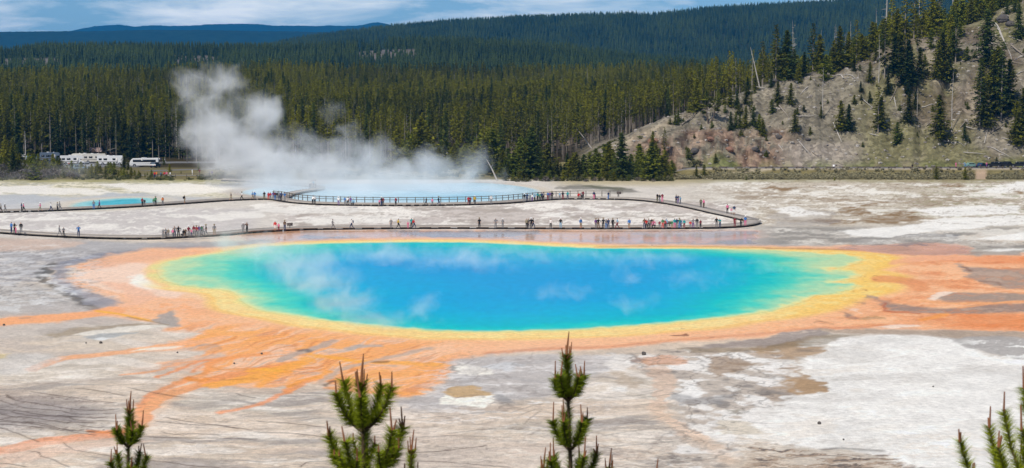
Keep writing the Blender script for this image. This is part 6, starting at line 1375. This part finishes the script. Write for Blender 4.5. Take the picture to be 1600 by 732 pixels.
win(bus, (hB - .15, -1.0, 1.3), (hB + .06, 1.0, 2.0), nm='windscreen'); win(bus, (-.8, -.5, 2.86), (.9, .5, 3.02), mat('roof_unit', (.7, .7, .7), .6), 'roof_vent')
wheels(bus, (-hB + 1.9, hB - 1.5), 1.22, .5); tag(bus, 'white coach with a long dark window band parked at the road', 'bus')
# huts
def hut(u, v, Lx, Ly, hw, hr, roofc, label, rz=0, lean=False):
    o = empty('toilet_hut', at(u, v), rz); wm_ = mat('hut_timber', (.07, .05, .04), .9, var=.3)
    link('wall', boxmesh('wall', (-Lx / 2, -Ly / 2, 0), (Lx / 2, Ly / 2, hw), [wm_]), o)
    rm_ = mat('roof_' + roofc[0], roofc[1], .8, var=.15)
    if lean: V = [(-Lx / 2 - .5, -Ly / 2 - .5, hw + .02), (Lx / 2 + .5, -Ly / 2 - .5, hw + hr), (Lx / 2 + .5, Ly / 2 + .5, hw + hr), (-Lx / 2 - .5, Ly / 2 + .5, hw + .02)]; V += [(a, b, c + .2) for a, b, c in V]; me = npmesh('roof', V, [(0, 3, 2, 1), (4, 5, 6, 7), (0, 1, 5, 4), (1, 2, 6, 5), (2, 3, 7, 6), (3, 0, 4, 7)], [rm_])
    else: me = extrude_profile('roof', [(-Ly / 2 - .5, hw + .02), (Ly / 2 + .5, hw + .02), (0, hw + hr)], Lx / 2 + .4, rm_, bev=0)
    r = link('roof', me, o)
    if not lean:
        r.rotation_euler = (0, 0, math.pi / 2); g = link('gable', extrude_profile('gable', [(-1.3, hw + .04), (1.3, hw + .04), (0, hw + hr * 1.05)], Ly / 2 + .7, rm_, bev=0), o, (-Lx * .18, -.4, 0)); g2 = link('gable', extrude_profile('gable', [(-1.2, hw + .03), (1.2, hw + .03), (0, hw + hr * .9)], Ly / 2 + .6, wm_, bev=0), o, (-Lx * .18, -.52, 0))
    win(o, (-.5, -Ly / 2 - .05, .1), (.5, -Ly / 2 + .02, 2.0), mat('door_brown', (.12, .08, .06), .7), 'door'); win(o, (Lx / 2 - 1.0, -Ly / 2 - .04, 1.3), (Lx / 2 - .4, -Ly / 2 + .02, 1.8)); tag(o, label, 'hut'); return o
hut(150, 247, 3.6, 3.2, 2.1, 1.5, ('pinkish', (.30, .22, .20)), 'small brown hut with two pinkish gables behind the motorhomes', .1); hut(173, 246, 3.0, 3.0, 2.0, 1.2, ('grey', (.34, .32, .28)), 'small dark hut with one sloping grey roof beside a tall trunk', .1, True)
# people on the ground by the car park and the road
GP = [(119, 247, 'black', 'black'), (124, 246.6, 'dark blue', 'grey'), (128, 247, 'grey', 'black'), (131.5, 246.8, 'purple', 'dark blue'), (135, 246.8, 'blue', 'black'), (139.5, 248, 'orange', 'grey'), (141.5, 246.6, 'red', 'dark blue'), (146, 247.4, 'pink', 'grey'), (152, 248.4, 'blue', 'dark blue'), (155.5, 248.2, 'light blue', 'black'), (107.5, 262.2, 'red', 'dark blue'), (249, 255, 'white', 'black'), (251.5, 255, 'dark blue', 'black'), (257.5, 254.6, 'grey', 'white'),
      (241, 279, 'red', 'dark blue'), (244, 279, 'orange', 'grey'), (251, 279, 'blue', 'black'), (256.5, 279, 'red', 'grey'), (260, 279, 'pink', 'black'), (265.5, 278.6, 'white', 'grey'), (300, 274, 'white', 'white'), (311.5, 274.5, 'maroon', 'brown'), (327, 277, 'grey', 'black'), (331, 277, 'purple', 'grey')]
for k, (u, v, t_, l_) in enumerate(GP):
    x, y, z = surf(u, v, 440); o = person(u, v, t_, l_, rp.choice(['stand', 'walk', 'hip']), None, 1.0, z=z, y=y)
    wh = 'beside the huts in the car park' if k < 10 else ('beside the parked cars and bus' if k < 14 else 'on the path left of the steam')
    tag(o, f'person in {t_} top {wh}, {ordn(k)} from left', 'person', 'visitors around the car park')
for k, (u, yy, t_, l_, ps, lab) in enumerate([(1426, 524, 'black', 'brown', 'crouch', 'person in dark clothes crouching on the road edge below the trees'), (1434.5, 524, 'grey', 'khaki', 'stand', 'person in grey standing on the road edge beside the crouching one'), (1494, 527, 'pink', 'pink', 'stand', 'person all in pink on the road left of the blue-green car'), (1508.5, 530, 'light blue', 'blue', 'lean', 'person in light blue leaning at the front of the blue-green car'),
                                    (1542, 528, 'pink', 'purple', 'stand', 'person in pink standing between the dark blue and black cars')]):
    x = (u - CU) / F * yy; o = person(u, 0, t_, l_, ps, None, 1.0, z=hz(x, yy) + .04, y=yy); tag(o, lab, 'person')
x = (1303 - CU) / F * 540; o = empty('road_sign', (x, 540, hz(x, 540))); box_part('post', (-.06, -.06, 0), (.06, .06, 1.2), M_timber, o); box_part('panel', (-.3, -.1, .6), (.3, -.062, 2.0), mat('sign_white', (.8, .8, .8), .6), o); tag(o, 'white upright sign on a post at the foot of the pale scree', 'sign')
# footbridge railing by the path at the left
W = resample(np.array([surf(u, 278.2, 440) for u in (240, 270, 300, 330)]), .8); org = W[0]; root = empty('path_railing', tuple(org))
for z0, z1 in ((1.0, 1.12), (.5, .6)): link('rail', beam(W, z0, z1, .09), root)
for p in resample(W, 3.0): link('post', boxmesh('post', (-.08, -.08, -.1), (.08, .08, 1.15), [M_rail]), root, tuple(p - org))
tag(root, 'low timber railing along the path at the left edge of the flats', 'railing')
# small things lying on the flats
for k, (u, v, r, lab) in enumerate([(157.5, 537, .17, 'small dark rock alone on the grey flat at lower left'), (134.5, 537, .09, 'pebble just left of the small dark rock on the flat'), (6, 509, .14, 'dark rock in the orange stream at the left edge'), (366, 569, .10, 'tiny dark stone on the orange mat at left'), (1006, 555, .25, 'dark upright stone on the shore right of the tall young pine'), (1280, 663, .16, 'small dark stone lying on the white flat'), (1318, 688, .08, 'tiny stone on the white flat below the other stone'), (1458, 605, .08, 'tiny stone in the middle of the white flat'), (409, 554, .12, 'small dark stone on the orange mat'), (277, 552, .1, 'tiny dark stone beside the orange stream')]):
    x, y, z = gp(u, v); me = bpy.data.meshes.new('stone'); bm = bmesh.new(); bmesh.ops.create_icosphere(bm, subdivisions=2, radius=r)
    for vv in bm.verts: vv.co *= rp.uniform(.8, 1.15)
    bm.to_mesh(me); bm.free(); me.materials.append(mat('dark_rock', (.09, .08, .075))); tag(link('stone', me, None, (x, y, r * .5)), lab, 'stone')

# ================================================================== steam
def steam(name, blobs, dens, nscale, label, vox=1.3, k=2.6, bias=.34, warp=9.0):
    """blobs: (u, v, distance, half width px, half height px, half depth m, strength)"""
    B = []
    for (u, v, y, ru, rv, ry, s) in blobs:
        dx, dy, dz = ray(u, v); t_ = y / dy
        B.append((np.array((dx * t_, y, CZ + dz * t_)), np.array((ru * y / F, ry, rv * y / F)), s))
    bm = bmesh.new()
    for c, r, s in B:
        g = bmesh.ops.create_icosphere(bm, subdivisions=2, radius=1.0)
        for v_ in g['verts']: v_.co = Vector((c[0] + v_.co.x * r[0] * 1.15, c[1] + v_.co.y * r[1] * 1.15, max(.06, c[2] + v_.co.z * r[2] * 1.2)))
    me = bpy.data.meshes.new('tmp'); bm.to_mesh(me); bm.free(); ob = bpy.data.objects.new('tmp', me); COL.objects.link(ob)
    md = ob.modifiers.new('r', 'REMESH'); md.mode = 'VOXEL'; md.voxel_size = vox
    dg = bpy.context.evaluated_depsgraph_get(); m2 = bpy.data.meshes.new_from_object(ob.evaluated_get(dg)); bpy.data.objects.remove(ob); m2.name = name
    m = bpy.data.materials.new(name + '_vapour'); m.use_nodes = True; t = m.node_tree; N = t.nodes; K = t.links; N.clear()
    o_ = N.new('ShaderNodeOutputMaterial'); pv = N.new('ShaderNodeVolumePrincipled'); K.new(pv.outputs[0], o_.inputs['Volume'])
    pv.inputs['Color'].default_value = (.97, .985, 1, 1); pv.inputs['Anisotropy'].default_value = -.35
    g0 = N.new('ShaderNodeNewGeometry'); acc = None
    wn = N.new('ShaderNodeTexNoise'); wn.inputs['Scale'].default_value = nscale * .8; wn.inputs['Detail'].default_value = 2; K.new(g0.outputs['Position'], wn.inputs['Vector'])
    ws = N.new('ShaderNodeVectorMath'); ws.operation = 'MULTIPLY_ADD'; K.new(wn.outputs['Color'], ws.inputs[0]); ws.inputs[1].default_value = (warp,) * 3; ws.inputs[2].default_value = (-warp / 2,) * 3
    g = N.new('ShaderNodeVectorMath'); g.operation = 'ADD'; K.new(g0.outputs['Position'], g.inputs[0]); K.new(ws.outputs[0], g.inputs[1])
    for c, r, s in B:
        a = N.new('ShaderNodeVectorMath'); a.operation = 'MULTIPLY_ADD'; K.new(g.outputs[0], a.inputs[0]); a.inputs[1].default_value = tuple(1 / r); a.inputs[2].default_value = tuple(-c / r)
        l = N.new('ShaderNodeVectorMath'); l.operation = 'LENGTH'; K.new(a.outputs[0], l.inputs[0])
        q = N.new('ShaderNodeMath'); q.operation = 'MULTIPLY_ADD'; K.new(l.outputs['Value'], q.inputs[0]); q.inputs[1].default_value = -s; q.inputs[2].default_value = s
        if acc is None: acc = q
        else:
            mxx = N.new('ShaderNodeMath'); mxx.operation = 'SMOOTH_MAX'; mxx.inputs[2].default_value = .25; K.new(acc.outputs[0], mxx.inputs[0]); K.new(q.outputs[0], mxx.inputs[1]); acc = mxx
    mp_ = N.new('ShaderNodeMapping'); mp_.inputs['Scale'].default_value = (1, .7, 1.0); mp_.inputs['Rotation'].default_value = (0, .5, 0); K.new(g.outputs[0], mp_.inputs[0])
    n = N.new('ShaderNodeTexNoise'); n.inputs['Scale'].default_value = nscale; n.inputs['Detail'].default_value = 5.5; n.inputs['Roughness'].default_value = .62; n.inputs['Distortion'].default_value = .7; K.new(mp_.outputs[0], n.inputs['Vector'])
    ad = N.new('ShaderNodeMath'); ad.operation = 'MULTIPLY_ADD'; K.new(n.outputs['Fac'], ad.inputs[0]); ad.inputs[1].default_value = k; ad.inputs[2].default_value = -k * .5 - bias
    su = N.new('ShaderNodeMath'); su.operation = 'ADD'; K.new(ad.outputs[0], su.inputs[0])
    sh = N.new('ShaderNodeMath'); sh.operation = 'MULTIPLY'; K.new(acc.outputs[0], sh.inputs[0]); sh.inputs[1].default_value = 1.7; K.new(sh.outputs[0], su.inputs[1])
    mr = N.new('ShaderNodeMapRange'); mr.interpolation_type = 'SMOOTHSTEP'; mr.inputs[1].default_value = 0; mr.inputs[2].default_value = 1.5; mr.inputs[3].default_value = 0; mr.inputs[4].default_value = 1; K.new(su.outputs[0], mr.inputs[0])
    e2 = N.new('ShaderNodeMapRange'); e2.interpolation_type = 'SMOOTHSTEP'; e2.inputs[1].default_value = .03; e2.inputs[2].default_value = .28; K.new(acc.outputs[0], e2.inputs[0])
    mm = N.new('ShaderNodeMath'); mm.operation = 'MULTIPLY'; K.new(mr.outputs[0], mm.inputs[0]); K.new(e2.outputs[0], mm.inputs[1])
    m3 = N.new('ShaderNodeMath'); m3.operation = 'MULTIPLY'; K.new(mm.outputs[0], m3.inputs[0]); m3.inputs[1].default_value = dens; K.new(m3.outputs[0], pv.inputs['Density'])
    m2.materials.clear(); m2.materials.append(m)
    o = link(name, m2); tag(o, label, 'steam', kind='stuff'); return o
steam('steam', [(790, 298, 418, 80, 18, 12, .75), (700, 288, 422, 120, 36, 14, 1.0), (610, 280, 426, 130, 50, 15, 1.15), (510, 274, 430, 115, 55, 16, 1.15), (430, 262, 434, 100, 66, 16, 1.2), (375, 245, 438, 90, 74, 15, 1.2),
      (345, 208, 442, 90, 66, 14, 1.2), (405, 184, 442, 56, 62, 11, 1.1), (320, 165, 444, 78, 58, 10, .8), (345, 128, 446, 78, 46, 10, .8), (300, 150, 446, 56, 52, 8, .7), (742, 266, 426, 50, 58, 9, .9), (670, 262, 428, 74, 46, 11, .95),
      (570, 246, 432, 90, 52, 12, .95), (485, 228, 434, 75, 52, 10, .75), (400, 296, 415, 90, 22, 12, .55)], .15, .19, 'thick white steam billowing from the pale blue crater and drifting up left over the forest', warp=8)
steam('steam', [(450, 296, 418, 130, 24, 22, .9), (570, 298, 414, 150, 22, 24, 1.0), (680, 300, 410, 130, 20, 22, .95), (760, 300, 408, 80, 16, 18, .8), (400, 290, 430, 90, 26, 16, .8)], .060, .12, 'pale veil of steam lying low over the surface of the crater pool', k=1.0, bias=.05, warp=6)
steam('steam', [(520, 178, 440, 40, 30, 6, .7), (540, 202, 438, 34, 30, 6, .7)], .10, .3, 'small separate wisp of steam in front of the forest right of the big plume', vox=.8, warp=5)
steam('steam', [(60, 272, 468, 85, 36, 8, .7), (130, 272, 466, 70, 36, 8, .75), (105, 300, 440, 110, 26, 12, .55), (20, 280, 466, 70, 34, 8, .6), (170, 292, 445, 90, 22, 10, .5)], .045, .16, 'thin pale steam drifting over the grey shrubs at the left edge of the flats', warp=6)
def yz(v, z): return (CZ - z) * F / (v - VH)
steam('steam', [(575, 500, yz(500, 1.0), 90, 26, 7, .85), (540, 474, yz(474, 2), 90, 34, 8, .9), (500, 444, yz(444, 2.6), 92, 38, 9, .9), (460, 414, yz(414, 2.8), 110, 38, 10, .85), (415, 390, yz(390, 2.6), 120, 30, 12, .85), (360, 374, yz(374, 2), 110, 24, 12, .7), (650, 496, yz(496, 1.0), 90, 18, 6, .65),
      (662, 474, yz(474, 1.5), 44, 26, 5, .7), (600, 396, yz(396, 1.6), 150, 22, 12, .7), (730, 408, yz(408, 1.6), 150, 24, 12, .7)], .17, .36, 'thin steam trailing left across the left half of the rainbow spring', vox=.9, k=3.0, bias=.38, warp=4.5)
steam('steam', [(880, 398, yz(398, 1.4), 180, 20, 12, .7), (1010, 404, yz(404, 1.5), 160, 22, 12, .7), (985, 425, yz(425, 1.7), 50, 36, 8, .65), (870, 456, yz(456, 1.4), 110, 20, 8, .7), (985, 476, yz(476, 1.4), 70, 26, 7, .65), (1090, 436, yz(436, 1.4), 110, 22, 9, .65), (1190, 415, yz(415, 1.2), 120, 18, 9, .6), (770, 390, yz(390, 1.3), 170, 16, 12, .65)],
      .14, .36, 'faint steam patches floating over the right half of the rainbow spring', vox=.9, k=3.2, bias=.52, warp=4)

# ================================================================== young pines close to the camera
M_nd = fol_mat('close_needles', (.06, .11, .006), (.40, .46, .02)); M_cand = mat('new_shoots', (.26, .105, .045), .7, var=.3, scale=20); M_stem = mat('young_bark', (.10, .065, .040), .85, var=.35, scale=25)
def close_pine(u, vt, dist, H, seed, spread=1.0, label='', size=1.0, whorls=5, gap=.27, lean=0.0, full=True):
    rs = np.random.RandomState(seed)
    dx, dy, dz = ray(u, vt); t_ = dist / dy; tx, ty, tz = dx * t_, dist, CZ + dz * t_
    gz = hz(tx, ty); H = tz - gz + .1
    o = empty('young_pine', (tx - lean * H, ty, gz - .1))
    stem, cand, N_ = [], [], []          # needles: base, dir, len
    def stem_pt(z): f = z / H; return np.array((lean * H * f + .02 * math.sin(z * 2.1 + seed), .02 * math.cos(z * 1.7 + seed), z))
    cl = .15 * size                     # leader candle
    zs = np.linspace(0, H - cl, 26); stem.append(([stem_pt(z) for z in zs], [max(.006, .05 * (1 - z / H) + .005) for z in zs]))
    def brush(P, n, l, out=.75, tip=False):
        P = np.array(P); s = rs.rand(n) * (len(P) - 1); i = np.minimum(s.astype(int), len(P) - 2); f = (s - i)[:, None]
        b = P[i] * (1 - f) + P[i + 1] * f; d = P[i + 1] - P[i]; d /= np.linalg.norm(d, axis=1)[:, None] + 1e-9
        r = rs.normal(0, 1, (n, 3)); r -= (r * d).sum(1)[:, None] * d; r /= np.linalg.norm(r, axis=1)[:, None] + 1e-9
        N_.append((b, d * (1 - out * .55) + r * out, l * rs.uniform(.55, 1.3, n)))
    top = stem_pt(H - cl)
    cand.append(([top, top + [.006, 0, cl * .5], top + [.014, 0, cl]], [.008 * size, .007 * size, .003]))
    for a in range(4):
        az = a * 1.7 + rs.rand(); q = rs.uniform(.3, .65) * cl; d = np.array((math.cos(az) * .02, math.sin(az) * .02, 0)) * size * 1.3
        cand.append(([top - [0, 0, .02], top + d, top + d * 1.3 + [0, 0, q]], [.006 * size, .006 * size, .003]))
    brush([stem_pt(z) for z in np.linspace(H - cl - gap * .9, H - cl, 5)], int(1500 * size), .056 * size, .85)
    z = H - cl - gap * .95; w = 0
    while z > .5 and w < (whorls if not full else 16):
        detail = w < whorls
        nb = 5; L_ = (.12 + .035 * w) * spread * size if w < 6 else (.34 + .09 * (w - 5)) * spread
        az0 = rs.rand() * 6.28
        for b in range(nb):
            az = az0 + b * 6.283 / nb + rs.normal(0, .2); l = L_ * rs.uniform(.75, 1.15); e_ = np.array((math.cos(az), math.sin(az), 0)); c = stem_pt(z)
            up = l * (1.1 if w < 4 else .7)
            P = [c, c + e_ * l * .30 + [0, 0, up * .22], c + e_ * l * .58 + [0, 0, up * .52], c + e_ * l * .82 + [0, 0, up * .92], c + e_ * l * .95 + [0, 0, up * 1.3]]
            stem.append((P, [.011 * size, .009 * size, .007 * size, .005 * size, .004]))
            brush(P[1:], int((520 + 2100 * l) * (1 if detail else .25)), (.056 if detail else .07) * size, .85)
            tp = P[-1]; nc = rs.choice([1, 2, 3]) if detail else 1
            for q in range(nc):
                hh = rs.uniform(.05, .11) * size * (1.2 if q == 0 else .6); off = rs.normal(0, .012, 3) * size; off[2] = 0
                cand.append(([tp + off * .3, tp + off + [0, 0, hh]], [.0062 * size, .0035]))
            if detail and l > .19:
                for q in range(2):
                    sgn = -1 if q else 1; e2 = np.array((math.cos(az + sgn * .9), math.sin(az + sgn * .9), 0)); c2 = P[2]; l2 = l * rs.uniform(.3, .45)
                    P2 = [c2, c2 + e2 * l2 * .6 + [0, 0, l2 * .3], c2 + e2 * l2 * .9 + [0, 0, l2 * 1.0]]; stem.append((P2, [.006 * size, .005 * size, .004])); brush(P2, int(200 + 900 * l2), .05 * size, .85)
                    cand.append(([P2[-1], P2[-1] + [0, 0, rs.uniform(.03, .07) * size]], [.0055 * size, .003]))
        if detail and z - gap > .4: brush([stem_pt(q) for q in np.linspace(z - gap * .8, z, 4)], int(420 * size), .05 * size, .9)
        z -= gap * size * (1.0 if w < whorls else 1.5) * rs.uniform(.9, 1.1); w += 1
    tv_, tf_ = tubes(stem, 6); link('trunk', npmesh('trunk', tv_, tf_, [M_stem]), o)
    tv_, tf_ = tubes(cand, 6); sh_ = link('shoots', npmesh('shoots', tv_, tf_, [M_cand]), o); sh_['kind'] = 'stuff'
    b = np.concatenate([q[0] for q in N_]); d = np.concatenate([q[1] for q in N_]); l = np.concatenate([q[2] for q in N_])[:, None]; d /= np.linalg.norm(d, axis=1)[:, None]
    n = len(b); sd_ = np.cross(d, rs.normal(0, 1, (n, 3))); sd_ /= np.linalg.norm(sd_, axis=1)[:, None]
    wd = .0019 * size; V = np.stack([b - sd_ * wd, b + sd_ * wd, b + d * l], 1).reshape(-1, 3)
    me = npmesh('needles', V, np.arange(3 * n).reshape(-1, 3), [M_nd]); a = me.attributes.new('tint', 'FLOAT', 'POINT'); T = np.clip(rs.normal(.5, .25, n), 0, 1); a.data.foreach_set('value', np.repeat(T, 3).astype(np.float32)); link('needles', me, o)
    tag(o, label, 'pine sapling'); return o
close_pine(889, 518, 11.0, 0, 1, .88, 'close young pine in the bottom centre, tallest and right of the middle one', 1.0, 6, .30)
close_pine(561, 553, 9.2, 0, 2, 1.25, 'close young pine with many brown shoots, left of the bottom centre', 1.05, 6, .27)
close_pine(201, 611, 12.5, 0, 3, .95, 'close young pine at the lower left, smallest full tree top of the foreground', .95, 5, .27)
close_pine(1668, 585, 8.6, 0, 6, 2.0, 'close young pine cut off by the right edge of the picture', 1.0, 7, .24)
close_pine(647, 671, 9.8, 0, 5, .45, 'slim young pine tip just right of the pine with many shoots', .8, 4, .25)
close_pine(845, 700, 11.0, 0, 7, .7, 'low pine tip in the foreground left of the tallest young pine', .9, 4, .26)
close_pine(953, 700, 11.2, 0, 8, .7, 'low pine tip in the foreground right of the tallest young pine', .9, 4, .26)
close_pine(1029, 716, 12.4, 0, 9, .6, 'barely visible pine shoot tip at the bottom edge right of centre', .9, 4, .26)
close_pine(1521, 722, 10.4, 0, 10, .6, 'barely visible pine shoot tip at the bottom edge near the right pine', .9, 4, .26)

# ================================================================== labels of countable repeats: numbered from the left within their row
BASE = {'dense firs along the forest edge on the left': 'dense dark fir at the forest edge behind car park',
        'log barriers on the hill side of the road': 'low log barrier on the hill side of the road', 'log barriers on the flats side of the road': 'low log barrier on the flats side of the road',
        'leafless grey shrubs on the left': 'leafless grey willow shrub left of the flats', 'tiny bushes on the bare hill': 'tiny green bush on the bare hill', 'low shrubs in front of the thicket': 'low scrubby shrub before the pine thicket',
        'olive shrubs beside the steam': 'olive shrub beside the path', 'young pines screening the car park': 'bushy young pine in the car park hedge'}
for g_, base in BASE.items():
    its = [o for o in COL.objects if o.get('group') == g_ and o.parent is None]
    its.sort(key=lambda o: proj(o.location.x, o.location.y, o.location.z)[0])
    for k, o in enumerate(its): o['label'] = f'{base}, {ordn(k)} from left'
for o in COL.objects:
    lb = o.get('label')
    if lb and len(lb.split()) > 16: o['label'] = lb.replace(', taking a photo', ', photographing').replace(', leaning forward', ', leaning')
